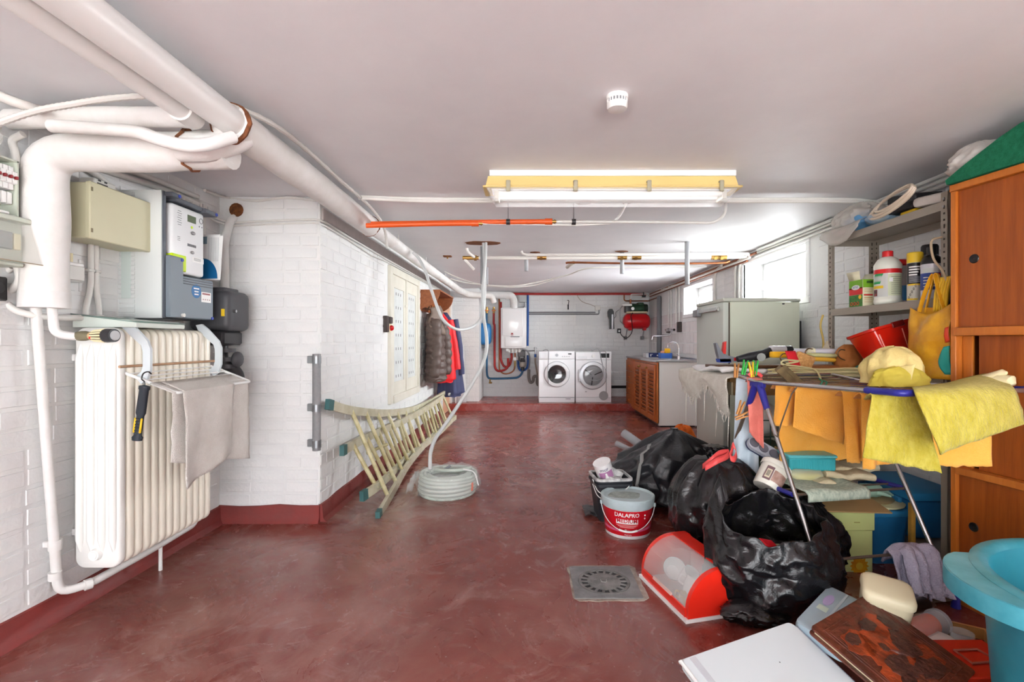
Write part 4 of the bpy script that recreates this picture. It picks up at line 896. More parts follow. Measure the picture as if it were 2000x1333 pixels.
M_rpipe = mat('red_lagging', (176, 40, 38), 0.5, var=0.12, vs=9); M_bpipe = mat('blue_lagging', (34, 86, 160), 0.5, var=0.1, vs=9); M_tpipe = mat('steel_blue_lagging', (52, 104, 142), 0.5, var=0.1, vs=9)
def pl(pts, Y): return [P(a, b, Y) for a, b in pts]
for name, pts, Y, r, m, lab in (
    ('red_pipe', [(985, 574.3), (1100, 574.6), (1200, 574.2), (1240, 574.6), (1262, 576)], 8.68, 0.021, M_rpipe, 'red pipe along the top of the back wall'),
    ('red_pipe', [(964.5, 606), (964.5, 632), (966, 640), (966, 702), (967, 718), (973, 725), (985, 723), (992, 716), (992.5, 700)], 8.62, 0.021, M_rpipe, 'red pipe dropping from the ceiling lagging, curving under the boiler, the left one'),
    ('red_pipe', [(977.5, 680), (978, 700), (983, 714), (990, 717), (996, 712), (999, 700), (999, 690)], 8.66, 0.021, M_rpipe, 'short red pipe looping from the copper riser up to the boiler'),
    ('copper_pipe', [(975, 578), (975, 640), (975, 700), (976, 722), (984, 730), (996, 729), (1004, 722), (1006, 705), (1006, 690)], 8.74, 0.013, M_copper, 'copper riser close beside the boiler, with a loop at the bottom'),
    ('copper_pipe', [(900, 565), (940, 566), (968, 566), (972, 573)], 8.72, 0.012, M_copper, 'copper pipe along the ceiling at the left of the back wall'),
    ('blue_pipe', [(1031, 574), (1031, 620), (1030.5, 676)], 8.7, 0.02, M_bpipe, 'bright blue pipe straight down the right side of the boiler'),
    ('blue_pipe', [(1012, 704), (1013, 718), (1018, 724), (1026, 722), (1031, 714), (1031, 694)], 8.66, 0.021, M_bpipe, 'short bright blue pipe looped under the circulation filter'),
    ('teal_pipe', [(950.5, 608), (950.5, 640), (951, 700), (951, 728), (954, 738), (964, 740), (1000, 739), (1012, 737), (1019, 730), (1021, 722)], 8.64, 0.019, M_tpipe, 'steel blue pipe running down behind the expansion vessel and along the wall')):
    solo(name, G().tube(catmull(pl(pts, Y), 5), r, 10), m, lab, 'pipe')
solo('red_pipe', G().tube(pl([(978, 590), (978, 601), (978, 700)], 8.72), 0.022, 10), M_rpipe, 'straight red pipe hard against the left edge of the boiler', 'pipe')
for px, lab in ((951, 'left'), (964.5, 'right')):
    t = thing('stopcock', 'brass stopcock at the end of the ceiling lagging, %s one of two' % lab, 'valve', P(px, 600, 8.6), group='stopcocks above the expansion vessel')
    part('valve_body', G().cyl(P(px, 600, 8.6), P(px, 612, 8.6), 0.018, n=10).cyl(P(px, 605, 8.6), P(px, 608, 8.6), 0.026, n=6), M_brass, t)
    part('lever', G().b2((X(px-4, 8.58), 8.57, Z(608, 8.58)), (X(px+4, 8.58), 8.58, Z(605.5, 8.58)), 0.002), M_copper, t)
t = thing('expansion_vessel', 'blue expansion vessel on the wall left of the boiler', 'tank', P(946, 673, 8.5))
M = Matrix.Translation((X(946, 8.5), 8.5, Z(652.5, 8.5)))
rs = []
for f, z in ((0.3, -0.19), (0.8, -0.175), (0.97, -0.13), (1, -0.06), (1, 0.06), (0.97, 0.13), (0.8, 0.175), (0.3, 0.19)):
    rs.append([M @ Vector((x*f, y*f*0.9, z)) for x, y in rrect(0.25, 0.22, 0.09, 4)])
part('tank', G().rings(rs), mat('vessel_blue', (44, 118, 176), 0.35), t, ang=60)
part('bracket', G().b2((X(934, 8.6), 8.5, Z(680, 8.5)), (X(948, 8.6), 8.62, Z(673, 8.5)), 0.005).cyl(P(948, 672, 8.5), P(948, 680, 8.5), 0.03, n=12), M_grey, t)
t = thing('pressure_gauge', 'round white pressure gauge on a copper loop under the boiler', 'gauge', P(1005, 701, 8.6))
c = P(1005.5, 701.5, 8.6)
part('dial', G().tube([c+Vector((0, -0.03, 0)), c+Vector((0, 0.0, 0))], 0.031, 20), M_white, t)
part('stem', G().cyl(P(1006, 705, 8.62), P(1006, 716, 8.62), 0.013, n=10), M_brass, t)
t = thing('circulation_filter', 'grey and black magnetic filter under the right side of the boiler', 'filter', P(1021, 722, 8.6))
part('bowl', G().lathe([(0.02, 0), (0.05, 0.01), (0.062, 0.03), (0.06, 0.075), (0.045, 0.10)], 18, Matrix.Translation(P(1021, 718, 8.6))), mat('filter_grey', (176, 172, 164), 0.35, 0.4), t)
part('cap', G().cyl(P(1021, 709, 8.6), P(1021, 700, 8.6), 0.05, 0.035, 16), M_dark, t)
part('foot', G().cyl(P(1021, 724, 8.6), P(1021, 717, 8.6), 0.03, n=14), M_dark, t)
part('valve_cluster', G().b2((X(1011, 8.62), 8.58, Z(697, 8.6)), (X(1026, 8.62), 8.66, Z(685, 8.6)), 0.01).cyl(P(1014, 684, 8.6), P(1014, 706, 8.6), 0.018, n=10).cyl(P(1024, 684, 8.6), P(1024, 700, 8.6), 0.014, n=10), mat('gunmetal', (82, 80, 80), 0.45, 0.4), t)
solo('waste_hose', G().tube(catmull(pl([(1020, 683), (1030, 686), (1034, 696), (1034, 712), (1032, 722)], 8.56), 5), 0.013, 8), M_grey, 'thin grey condensate hose beside the filter', 'hose')
solo('waste_trap', G().tube(catmull(pl([(1033, 722), (1033, 738), (1036, 747), (1041, 745), (1042, 738), (1045, 735), (1049, 738), (1049, 747), (1051, 752), (1056, 753)], 8.56), 5), 0.026, 12), mat('trap_grey', (112, 106, 102), 0.5), 'grey plastic waste trap beside the washing machine', 'waste pipe')
t = thing('washer_tap', 'small tap with a blue collar above the grey washer hose', 'tap', P(1045, 690, 8.6))
part('tap_body', G().cyl(P(1031, 686, 8.66), P(1046, 685, 8.66), 0.011, n=8).cyl(P(1045.5, 678, 8.62), P(1045.5, 700, 8.62), 0.013, n=10).cyl(P(1042, 680, 8.62), P(1049, 680, 8.62), 0.006, n=6), M_steel, t)
part('collar', G().cyl(P(1045.5, 692, 8.62), P(1045.5, 698, 8.62), 0.02, n=12), M_bpipe, t)
part('hose', G().tube(catmull(pl([(1045.5, 700), (1046, 712), (1049, 728), (1050, 740)], 8.6), 5), 0.014, 8), mat('hose_taupe', (150, 136, 124), 0.6), t)
solo('drain_cock', G().cyl(P(957, 741, 8.62), P(957, 748, 8.62), 0.012, n=8).cyl(P(955, 748, 8.6), P(961, 748, 8.6), 0.014, n=8), M_brass, 'tiny brass drain cock under the steel blue pipe', 'valve')
for i, py in enumerate((610.5, 614)):
    solo('conduit', G().tube(rounded([P(1033, py, 8.76), P(1163, py, 8.76)]+([P(1170, py, 8.76), P(1170, 605, 8.76)] if i else []), 0.03), 0.0115, 8), mat('conduit_grey', (128, 130, 132), 0.45), '%s of two grey conduits across the back wall' % ('upper' if i == 0 else 'lower'), 'conduit', 'grey conduits on the back wall')
t = thing('access_panel', 'square white access panel on the back wall with a junction box', 'panel', P(1152, 636, 8.8))
part('board', G().b2((X(1125, 8.79), 8.788, Z(636, 8.79)), (X(1179, 8.79), 8.80, Z(594, 8.79)), 0.002), M_wall, t)
part('junction_box', G().b2((X(1162, 8.76), 8.75, Z(606.5, 8.76)), (X(1173, 8.76), 8.79, Z(597, 8.76)), 0.005), M_cond, t)
solo('cable', G().tube(catmull(pl([(1126, 573), (1130, 582), (1138, 590), (1150, 594), (1163, 599)], 8.77), 5), 0.005, 6), mat('cable_brownish', (176, 160, 146), 0.6), 'thin brown cable curving down to the junction box on the back wall', 'cable')
solo('cable', G().tube(rounded(pl([(1173, 601), (1206, 600), (1209, 590), (1209, 573)], 8.78), 0.08), 0.005, 6), M_cond, 'thin white cable from the junction box along the top of the back wall', 'cable')
solo('wall_hook', G().tube(catmull(pl([(1108, 587), (1111, 588), (1110, 596), (1110.5, 604)], 8.76), 4), 0.007, 6).b2((X(1108.5, 8.77), 8.76, Z(605, 8.77)), (X(1111, 8.77), 8.79, Z(595, 8.77))), M_dark, 'small dark hook on the back wall above the washing machine', 'hook')
t = thing('hand_vacuum', 'black handheld vacuum cleaner in a wall holder by the red tank', 'vacuum cleaner', P(1194, 644, 8.6))
part('body', G().rings([[P(a, y, 8.62) + Vector((0, dy, 0)) for a, dy in ((x0, 0.05), (x0, -0.05), (x1, -0.05), (x1, 0.05))] for x0, x1, y in ((1190, 1195, 604), (1187, 1198, 609), (1187.5, 1198.5, 618), (1190, 1198.5, 624), (1190.5, 1199, 643))]), M_black, t)
part('silver_strip', G().b2((X(1194.5, 8.55), 8.55, Z(643, 8.55)), (X(1198, 8.55), 8.575, Z(614, 8.55)), 0.006), mat('silver_plastic', (206, 206, 210), 0.3, 0.3), t)
part('charger_cable', G().tube(catmull(pl([(1199, 622), (1203, 618), (1203, 610), (1210, 605)], 8.7), 4), 0.004, 6), M_black, t)
# pump on its red tank
M_tank = mat('tank_red', (206, 22, 30), 0.28, coat=0.2); M_pump = mat('pump_green', (38, 72, 48), 0.45)
t = thing('booster_pump', 'green water pump mounted on a red pressure tank on the back wall', 'pump', P(1243, 650, 8.5))
ty, tz = 8.5, Z(628, 8.5)
prof = [(0.01, -0.235), (0.07, -0.228), (0.11, -0.205), (0.132, -0.165), (0.134, 0.165), (0.112, 0.205), (0.07, 0.228), (0.01, 0.235)]
Mt = frame_M((X(1243, 8.5), ty, tz), (0, 1, 0), (0, 0, 1))
part('tank', G().lathe(prof, 28, Mt), M_tank, t, ang=50)
part('tank_seam', G().lathe([(0.135, -0.13), (0.137, -0.125), (0.137, -0.10), (0.135, -0.095)], 28, Mt), M_tank, t)
for x in (1231, 1259): part('foot', G().b2((X(x, 8.42)-0.025, 8.40, tz-0.16), (X(x, 8.42)+0.025, 8.5, tz-0.11), 0.004), M_tank, t)
pz = Z(602, 8.5)
part('mount_plate', G().b2((X(1222, 8.5), 8.42, Z(612, 8.5)), (X(1262, 8.5), 8.58, Z(609, 8.5)), 0.003), mat('cream_plastic'), t)
part('pump_head', G().b2((X(1220, 8.5), 8.42, Z(611, 8.5)), (X(1232, 8.5), 8.58, Z(597, 8.5)), 0.015, 2), mat('pump_black', (58, 60, 62), 0.4), t)
part('pump_body', G().cyl(P(1230, 602.5, 8.5), P(1242, 602.5, 8.5), 0.085, 0.08, 18).b2((X(1236, 8.5), 8.44, Z(611, 8.5)), (X(1242, 8.5), 8.56, Z(596, 8.5)), 0.01), M_pump, t)
mo = part('motor', G().cyl(P(1242, 602.5, 8.5), P(1258, 602.5, 8.5), 0.072, n=20).b2((X(1244, 8.5), 8.44, Z(597, 8.5)), (X(1256, 8.5), 8.56, Z(591.5, 8.5)), 0.01), M_pump, t)
part('fan_cover', G().cyl(P(1256, 602.5, 8.5), P(1264, 602.5, 8.5), 0.078, 0.07, 20), mat('fan_black_green', (30, 46, 36), 0.5), t)
part('pressure_dial', G().tube([P(1236, 603, 8.39), P(1236, 603, 8.41)], 0.028, 16), M_white, t)
part('white_switch', G().b2((X(1216, 8.42), 8.40, Z(598, 8.42)), (X(1234, 8.42), 8.46, Z(594, 8.42)), 0.004), M_white, t)
part('outlet_pipe', G().cyl(P(1231.5, 585, 8.55), P(1231.5, 597, 8.55), 0.017, n=10), M_copper, t)
part('braided_hose', G().tube(catmull(pl([(1217, 597), (1211, 604), (1210, 620), (1211, 628), (1215, 632), (1219, 636)], 8.44), 5), 0.01, 8), M_steel, t)
part('power_cable', G().tube(catmull(pl([(1236, 611), (1232, 618), (1234, 630), (1235, 645), (1230, 656), (1222, 661), (1214, 655), (1211, 648)], 8.36), 6), 0.007, 6), M_black, t)
for x in (1222, 1255): part('wall_bracket', G().tube(pl([(x+3, 643), (x, 660)], 8.6), 0.009, 6).b2((X(x-2, 8.7), 8.66, Z(664, 8.7)), (X(x+2, 8.7), 8.80, Z(657, 8.7)), 0.002), M_grey, t)
t = thing('pump_socket', 'dark wall socket with plug below the hand vacuum cleaner', 'socket', P(1209, 651, 8.75))
part('case', G().b2((X(1206, 8.75), 8.74, Z(651, 8.75)), (X(1213, 8.75), 8.80, Z(642, 8.75)), 0.008), M_dark, t)
part('plug', G().cyl(P(1209.5, 647, 8.70), P(1209.5, 647, 8.75), 0.018, n=10), M_white, t)
solo('copper_pipe', G().tube(rounded(pl([(1222, 574), (1219, 576), (1219, 586), (1222, 588), (1270, 588)], 8.7)+[Vector((2.15, 8.68, 1.83)), Vector((2.17, 8.0, 1.84))], 0.04), 0.011, 8), M_copper, 'copper pipe above the green pump, running to the right corner', 'pipe')
solo('white_pipe', G().tube(rounded(pl([(1231.5, 585), (1231.5, 575), (1262, 575), (1268, 577)], 8.66), 0.04), 0.009, 8), M_pipew, 'thin white pipe over the green pump', 'pipe')
solo('air_vent', G().cyl(P(1257, 571, 8.6), P(1257, 579, 8.6), 0.009, n=8).b2((X(1254, 8.6), 8.58, Z(581, 8.6)), (X(1261, 8.6), 8.62, Z(577, 8.6)), 0.004), M_dark, 'little black air vent valve under the ceiling near the right corner', 'valve')
solo('black_pipe', G().cyl(P(1190, 756, 8.75), P(1232, 756, 8.75), 0.026, n=12), M_black, 'black pipe low on the back wall between dryer and sink cupboard', 'pipe')
# washing machine and dryer
M_app = mat('appliance_white', (238, 238, 240), 0.22); M_app2 = mat('appliance_panel', (226, 227, 230), 0.25)
def front_loader(name, label, x0, x1, ztop, kind):
    yf, z0 = 7.92, 0.112; cx = (x0+x1)/2; wd = x1-x0
    t = thing(name, label, name.replace('_', ' '), (cx, 8.2, z0))
    part('cabinet', G().b2((x0+0.003, yf+0.012, z0+0.01), (x1-0.003, 8.5, ztop), 0.008), M_app, t)
    part('front_panel', G().b2((x0+0.003, yf, z0+0.085), (x1-0.003, yf+0.014, ztop-0.135), 0.005), M_app, t)
    cp = part('control_panel', G().b2((x0+0.003, yf-0.004, ztop-0.13), (x1-0.003, yf+0.014, ztop-0.002), 0.006), M_app, t)
    part('plinth', G().b2((x0+0.005, yf+0.002, z0), (x1-0.005, yf+0.014, z0+0.08), 0.004), M_app2, t)
    zc = z0+0.46 if kind == 'w' else z0+0.44; px = cx-0.0 if kind == 'w' else cx-0.012
    M = frame_M((px, yf, zc), (1, 0, 0), (0, 0, 1)); R = 0.205 if kind == 'w' else 0.225
    d = part('door', G().lathe([(R, 0.0), (R, 0.018), (R-0.012, 0.030), (R*0.76, 0.034), (R*0.72, 0.022), (R*0.70, 0.004)], 40, M), M_app if kind == 'w' else mat('door_silver', (206, 208, 212), 0.3, 0.2), t)
    part('door_gap', G().lathe([(R+0.006, 0.0), (R+0.006, 0.003), (R-0.004, 0.003)], 40, M), M_grey, t)
    gl = part('door_glass', G().lathe([(R*0.72, 0.022), (R*0.62, 0.018), (R*0.5, 0.010), (R*0.3, 0.005), (0.004, 0.003)] if kind == 'w' else [(R*0.72, 0.024), (R*0.6, 0.032), (R*0.3, 0.038), (0.004, 0.04)], 36, M), mat('door_glass_dark', (52, 52, 54), 0.06, spec=0.9, coat=1.0) if kind == 'w' else mat('dryer_glass', (66, 68, 70), 0.06, spec=0.9, coat=1.0, alpha=0.5), d)
    if kind == 'w':
        part('handle', G().b2((px+R*0.74, yf-0.036, zc-0.05), (px+R*0.97, yf-0.028, zc+0.05), 0.004), M_app2, d)
        part('drawer', G().b2((x0+0.02, yf-0.008, ztop-0.115), (x0+0.17, yf-0.002, ztop-0.02), 0.003), M_app2, cp)
        part('dial', G().tube([(x0+0.295, yf-0.02, ztop-0.065), (x0+0.295, yf-0.003, ztop-0.065)], 0.024, 20), mat('dial_grey', (150, 150, 154), 0.3, 0.3), cp)
        part('display', G().b2((x0+0.48, yf-0.006, ztop-0.055), (x0+0.535, yf-0.003, ztop-0.035)), M_dark, cp)
        for i in range(4): part('button', G().b2((x0+0.38+i*0.035, yf-0.007, ztop-0.09), (x0+0.40+i*0.035, yf-0.003, ztop-0.082), 0.001), M_grey, cp)
        part('plinth_grip', G().b2((x0+0.44, yf-0.002, z0+0.055), (x0+0.52, yf+0.004, z0+0.062)), M_dark, t)
        part('plinth_gap', G().b2((x0+0.01, yf+0.0, z0+0.079), (x1-0.01, yf+0.006, z0+0.086)), M_grey, t)
    else:
        part('drum', G().lathe([(R*0.72, -0.002), (R*0.68, -0.003), (0.003, -0.003)], 30, M), mat('drum_steel', (84, 86, 90), 0.3, 0.6), t)
        g = G()
        for i in range(3):
            a = 2*PI*i/3+0.4
            g.tube([M @ Vector((0.16*math.cos(a+b), 0.16*math.sin(a+b), 0.004)) if q else M @ Vector((0.03*math.cos(a), 0.03*math.sin(a), 0.004)) for q, b in ((0, 0), (1, 0))], 0.008, 6)
        part('drum_vane', g, mat('vane_dark', (64, 66, 70), 0.4, 0.5), t, kind='stuff')
        part('door_handle', G().b2((px-R-0.012, yf-0.03, zc-0.10), (px-R+0.02, yf-0.012, zc+0.10), 0.008), mat('door_silver'), d)
        part('dial', G().tube([(cx+0.0, yf-0.022, ztop-0.065), (cx+0.0, yf-0.003, ztop-0.065)], 0.028, 20), M_white, cp)
        part('display', G().b2((x0+0.40, yf-0.007, ztop-0.095), (x0+0.55, yf-0.003, ztop-0.025)), M_black, cp)
        part('drawer', G().b2((x0+0.05, yf-0.007, ztop-0.11), (x0+0.18, yf-0.003, ztop-0.075), 0.002), M_app2, cp)
        part('lint_filter', G().tube([(x1-0.13, yf-0.006, z0+0.11), (x1-0.13, yf+0.001, z0+0.11)], 0.075, 28), mat('grille_grey', (168, 168, 170), 0.6, bump=0.8, bs=200), t)
        part('model_mark', G().b2((x0+0.155, yf-0.0015, z0+0.17), (x0+0.185, yf+0.001, z0+0.18)), M_grey, t)
    return t
front_loader('washing_machine', 'white front loading washing machine with dark glass door, beside the waste trap', X(1052, 7.92), X(1123, 7.92), 0.948, 'w')
front_loader('tumble_dryer', 'white tumble dryer with see-through door and round grey grille', X(1124, 7.92), X(1194.5, 7.92), 0.936, 'd')
solo('power_cord', G().tube(catmull(pl([(1060, 685), (1066, 683.5), (1071, 686), (1071, 700), (1070, 725), (1071, 750)], 7.875), 5), 0.006, 6), M_grey, 'grey cord hanging down the front of the washing machine', 'cord')
solo('drain_hose', G().tube(catmull(pl([(1155, 686), (1162, 682.5), (1170, 684), (1174, 700), (1178, 720), (1178, 736), (1168, 743), (1148, 742)], 7.86), 5), 0.008, 8), mat('hose_grey', (164, 166, 168), 0.5), 'light grey hose looping over the dryer door', 'hose')
solo('drain_hose', G().tube(catmull(pl([(1172, 687), (1180, 686), (1184, 692), (1184, 730), (1184, 765), (1184, 770)], 7.88), 5), 0.007, 8), mat('hose_grey'), 'grey cord hanging straight down over the dryer to the round grille', 'cord')
# grey hoses from the ceiling
M_hose = mat('grey_hose', (204, 207, 206), 0.4)
for pts, r, lab in (([P(806, 493, 4.2), P(818, 505, 4.2), P(830, 528, 4.1), P(842, 565, 4.0), P(856, 605, 3.9), P(868, 628, 3.9), P(890, 643, 4.0), P(910, 643, 4.1), P(930, 634, 4.2), P(942, 616, 4.2), P(946, 590, 4.2), P(947, 540, 4.25), (X(944, 4.3), 4.3, H-0.01)], 0.0125, 'grey hose looping from the lagged pipe across to the largest ceiling hole'),
                    ([(X(949, 4.3), 4.3, H-0.01), P(947, 520, 4.2), P(943, 570, 4.1), P(945, 620, 4.0), P(950, 655, 3.9), P(950, 685, 3.85), P(941, 715, 3.8), P(920, 753, 3.75), P(895, 792, 3.7), P(868, 832, 3.6), P(850, 858, 3.5), P(841, 885, 3.42), P(840, 918, 3.36)], 0.014, 'long grey hose hanging from the ceiling hole down to the coil on the floor')):
    solo('hose', G().tube(catmull(pts, 7), r, 10), M_hose, lab, 'hose')
solo('white_board', G().add([(-1.225, 7.95, 0.02), (-1.0, 7.98, 0.115), (-1.05, 8.03, 1.05), (-1.24, 8.0, 1.1)], [(0, 1, 2, 3)]), M_wall, 'pale board leaning against the pier behind the coats', 'board', solid=0.015)
solo('white_rod', G().cyl((-1.19, 8.04, 1.05), (-1.15, 7.80, 0.113), 0.008, n=8), M_white, 'thin white rod leaning by the pier at the step', 'rod')

# ================================================================ right wall services
for i, (dx, z, r, m, lab) in enumerate(((0.03, 1.945, 0.013, M_copper, 'topmost copper pipe along the ceiling over the windows'), (0.05, 1.915, 0.012, M_rw, 'rust-spotted white pipe along the ceiling over the windows'), (0.03, 1.90, 0.010, M_copper, 'lowest copper pipe along the ceiling over the windows'))):
    solo('ceiling_pipe', G().tube([(XR-dx, 8.6, z), (XR-dx, 6.5, z+0.005), (XR-dx, 4.6+0.1*i, z)], r, 8), m, lab, 'pipe', 'pipes along the ceiling over the windows')
for i, (dx, z, r) in enumerate(((0.02, 1.945, 0.013), (0.022, 1.915, 0.011), (0.05, 1.96, 0.011))):
    solo('conduit', G().tube([(XR-dx, 4.75-0.1*i, z), (XR-dx, 3.0, z+0.004), (XR-dx, 1.2, z)], r, 8), M_cond, '%s white conduit along the top of the right wall towards the shelves' % ('middle', 'lowest', 'foremost')[i], 'conduit', 'conduits along the top of the right wall')
M_rx = lambda px, wallx=XR-0.02: wallx*950/(px-1030)
for px, y0, y1, lab in ((1306, 572, 640, 'left one of the two over the first brown socket'), (1311, 572, 640, 'right one of the two over the first brown socket'), (1321, 560, 632, 'left one of the two over the second brown socket'), (1327, 556, 632, 'right one of the two over the second brown socket')):
    Y = M_rx(px); solo('conduit', G().tube(rounded([(XR-0.06, Y+0.25, 1.93), (XR-0.022, Y+0.03, 1.92), (XR-0.02, Y, 1.86), (XR-0.02, Y, Z(y1, Y))], 0.08), 0.0125, 8), M_cond, 'white conduit down the right wall, '+lab, 'conduit', 'conduits down to the brown sockets')
for px, lab in ((1396, 'left'), (1436, 'middle'), (1444, 'right')):
    Y = M_rx(px); solo('conduit', G().tube(rounded([(XR-0.06, Y-0.3, 1.94), (XR-0.02, Y-0.05, 1.93), (XR-0.02, Y, 1.85), (XR-0.02, Y, 1.2)], 0.1), 0.0135, 8), M_cond, 'white conduit between the two windows, %s of three' % lab, 'conduit', 'conduits between the windows')
for px, y0, y1, lab in ((1305, 642, 651, 'first brown socket, lower and farther from the window'), (1326, 629, 649, 'taller brown double socket nearer the window')):
    Y = M_rx(px, XR-0.03); t = thing('wall_socket', lab, 'socket', (XR, Y, Z(y1, Y)), group='brown sockets over the sink')
    part('case', G().b2((XR-0.05, Y-0.05, Z(y1, Y)), (XR, Y+0.05, Z(y0, Y)), 0.008), M_bak, t)
    part('outlet', G().tube([(XR-0.053, Y, (Z(y0, Y)+Z(y1, Y))/2), (XR-0.048, Y, (Z(y0, Y)+Z(y1, Y))/2)], 0.022, 14), M_dark, t)
solo('drain_pipe', G().b2((XR-0.07, 7.95, 0.9), (XR-0.005, 8.03, Z(578, 8.0)), 0.02), M_grey, 'grey vertical downpipe on the right wall behind the sink', 'pipe')
t = thing('wall_tap', 'chrome wall tap with a long swivel spout over the sink', 'tap', (XR, 7.2, 1.15))
Y = 7.25
part('tap_body', G().tube([(XR-0.06, Y-0.16, Z(645, Y)), (XR-0.06, Y+0.1, Z(645, Y))], 0.018, 10), M_chrome, t)
part('spout', G().tube(rounded([(XR-0.06, Y-0.05, Z(645, Y)), (XR-0.09, Y-0.06, Z(656, Y)), (XR-0.3, Y-0.02, Z(657, Y)), (XR-0.33, Y, Z(657, Y)), (XR-0.34, Y, Z(664, Y))], 0.03), 0.011, 10), M_chrome, t)
for dy in (-0.13, 0.08): part('handle', G().cyl((XR-0.06, Y+dy, Z(645, Y)), (XR-0.12, Y+dy, Z(645, Y)), 0.016, 0.02, 8), M_chrome, t)

# ================================================================ sink cupboard
M_pine = mat('stained_pine', (198, 112, 54), 0.4, c2=(176, 92, 40), vs=4, stretch=(8, 8, 0.7)); M_melam = mat('white_melamine', (238, 234, 230), 0.35)
sx, sy0, sy1, st = 1.667, 6.26, 8.12, 0.835
t = thing('sink_cupboard', 'stained wood sink cupboard with three louvred doors and a white end panel', 'cupboard', (1.93, 7.2, 0))
part('end_panel', G().b2((sx+0.02, sy0, 0.02), (XR, sy0+0.018, st)), M_melam, t)
part('carcass', G().b2((sx+0.03, sy0+0.02, 0.06), (XR-0.01, sy1, st)), M_melam, t)
part('face_frame', G().b2((sx, sy0, 0.05), (sx+0.03, sy0+0.04, st)).b2((sx, sy0+0.04, st-0.03), (sx+0.03, sy1, st)).b2((sx, sy0+0.04, 0.05), (sx+0.03, sy1, 0.08)), M_pine, t)
part('plinth', G().b2((sx+0.05, sy0+0.02, 0), (XR-0.02, sy1, 0.06)), M_dark, t)
edges = [sy0+0.045, sy0+0.045+0.405, sy0+0.045+0.81, sy0+0.045+1.215]
for i in range(3):
    a, b = edges[i]+0.003, edges[i+1]-0.003; s = 0.05; z0, z1 = 0.075, st-0.035
    d = part('door', G().b2((sx-0.02, a, z0), (sx, a+s, z1), 0.002).b2((sx-0.02, b-s, z0), (sx, b, z1), 0.002).b2((sx-0.02, a+s, z0), (sx, b-s, z0+s), 0.002).b2((sx-0.02, a+s, z1-s-0.03), (sx, b-s, z1), 0.002), M_pine, t)
    n = 12
    part('louvre_back', G().b2((sx-0.002, a+s-0.002, z0+s-0.002), (sx+0.001, b-s+0.002, z1-s-0.028)), mat('louvre_dark', (90, 48, 24), 0.7), d)
    for k in range(n):
        z = z0+s+(k+0.5)*(z1-z0-2*s-0.03)/n
        part('slat', G().box((sx-0.01, (a+b)/2, z), (0.007, b-a-2*s+0.004, (z1-z0-2*s-0.03)/n*0.98), rot=(0, math.radians(-33), 0)), M_pine, d)
    part('knob', G().sphere((sx-0.038, b-0.025 if i < 2 else a+0.025, z1-0.055), 0.016, 12, 8).cyl((sx-0.03, b-0.025 if i < 2 else a+0.025, z1-0.055), (sx-0.018, b-0.025 if i < 2 else a+0.025, z1-0.055), 0.008, n=8), M_brass, d)
for k in range(4):
    z0 = 0.078+k*0.183
    dr = part('drawer', G().b2((sx-0.02, edges[3]+0.004, z0), (sx, sy1-0.01, z0+0.177), 0.004), M_pine, t)
    part('knob', G().sphere((sx-0.036, (edges[3]+sy1)/2, z0+0.09), 0.015, 10, 6), M_pine, dr)
t = thing('steel_sink', 'stainless steel sink worktop on the louvred cupboard', 'sink', (1.93, 7.2, st))
M_ss = mat('brushed_steel', (196, 196, 198), 0.28, 0.95)
g = G().b2((sx-0.02, sy0-0.02, st), (XR-0.003, 6.5, st+0.03), 0.006).b2((sx-0.02, 7.1, st), (XR-0.003, sy1, st+0.03), 0.006).b2((sx-0.02, 6.5, st), (sx+0.08, 7.1, st+0.03)).b2((XR-0.1, 6.5, st), (XR-0.003, 7.1, st+0.03))
part('worktop', g, M_ss, t)
part('upstand', G().b2((XR-0.02, sy0, st+0.028), (XR-0.003, sy1, st+0.05), 0.004), M_ss, t)
part('bowl', G().b2((sx+0.08, 6.5, st-0.14), (XR-0.1, 7.1, st-0.13)), M_ss, t)
for i in range(5): part('drainer_rib', G().b2((sx+0.1, 7.2+i*0.1, st+0.029), (XR-0.12, 7.215+i*0.1, st+0.034), 0.002), M_ss, t)
t = thing('mixer_tap', 'chrome gooseneck mixer tap standing on the sink top', 'tap', (2.0, 6.62, st+0.03))
b = Vector((2.04, 6.55, st+0.03))
part('base', G().cyl(b, b+Vector((0, 0, 0.05)), 0.022, 0.018, 14), M_chrome, t)
part('spout', G().tube(catmull([b+Vector(q) for q in ((0, 0, 0.04), (0, 0, 0.16), (-0.02, 0.02, 0.215), (-0.07, 0.06, 0.23), (-0.11, 0.1, 0.20), (-0.115, 0.105, 0.16))], 6), 0.011, 10), M_chrome, t)
part('lever', G().cyl(b+Vector((0, 0, 0.05)), b+Vector((-0.06, -0.04, 0.08)), 0.008, 0.006, 8), M_chrome, t)
t = thing('cardboard_box', 'flat dark blue box with white print lying on the sink top', 'box', (1.9, 7.6, st+0.03))
bz = st+0.031; g = G().b2((X(1266, 7.3), 7.3, bz), (X(1298, 7.3), 7.55, bz+0.065), 0.003)
part('carton', g, mat('navy_carton', (32, 48, 104), 0.45), t)
part('white_end', G().b2((X(1262, 7.3), 7.297, bz), (X(1267, 7.3), 7.5, bz+0.066), 0.002), mat('carton_white', (220, 220, 222), 0.5), t)
for k in range(3): part('printed_mark', disc((X(1284+k*5, 7.3), bz+0.03), 0.011 if k == 0 else 0.006, FRONT((0, 7.2995, 0)), 0.001, 10), M_white, t)
part('printed_bar', G().b2((X(1270, 7.3), 7.2985, bz+0.015), (X(1272, 7.3), 7.30, bz+0.05)).b2((X(1270, 7.3), 7.2985, bz+0.043), (X(1275, 7.3), 7.30, bz+0.05)), M_white, t)
t = thing('dish_rack', 'small blue plastic basket holding sponges on the sink top', 'basket', (1.9, 6.95, st+0.03))
y = 6.85; x0, x1 = X(1291, y), X(1313, y)
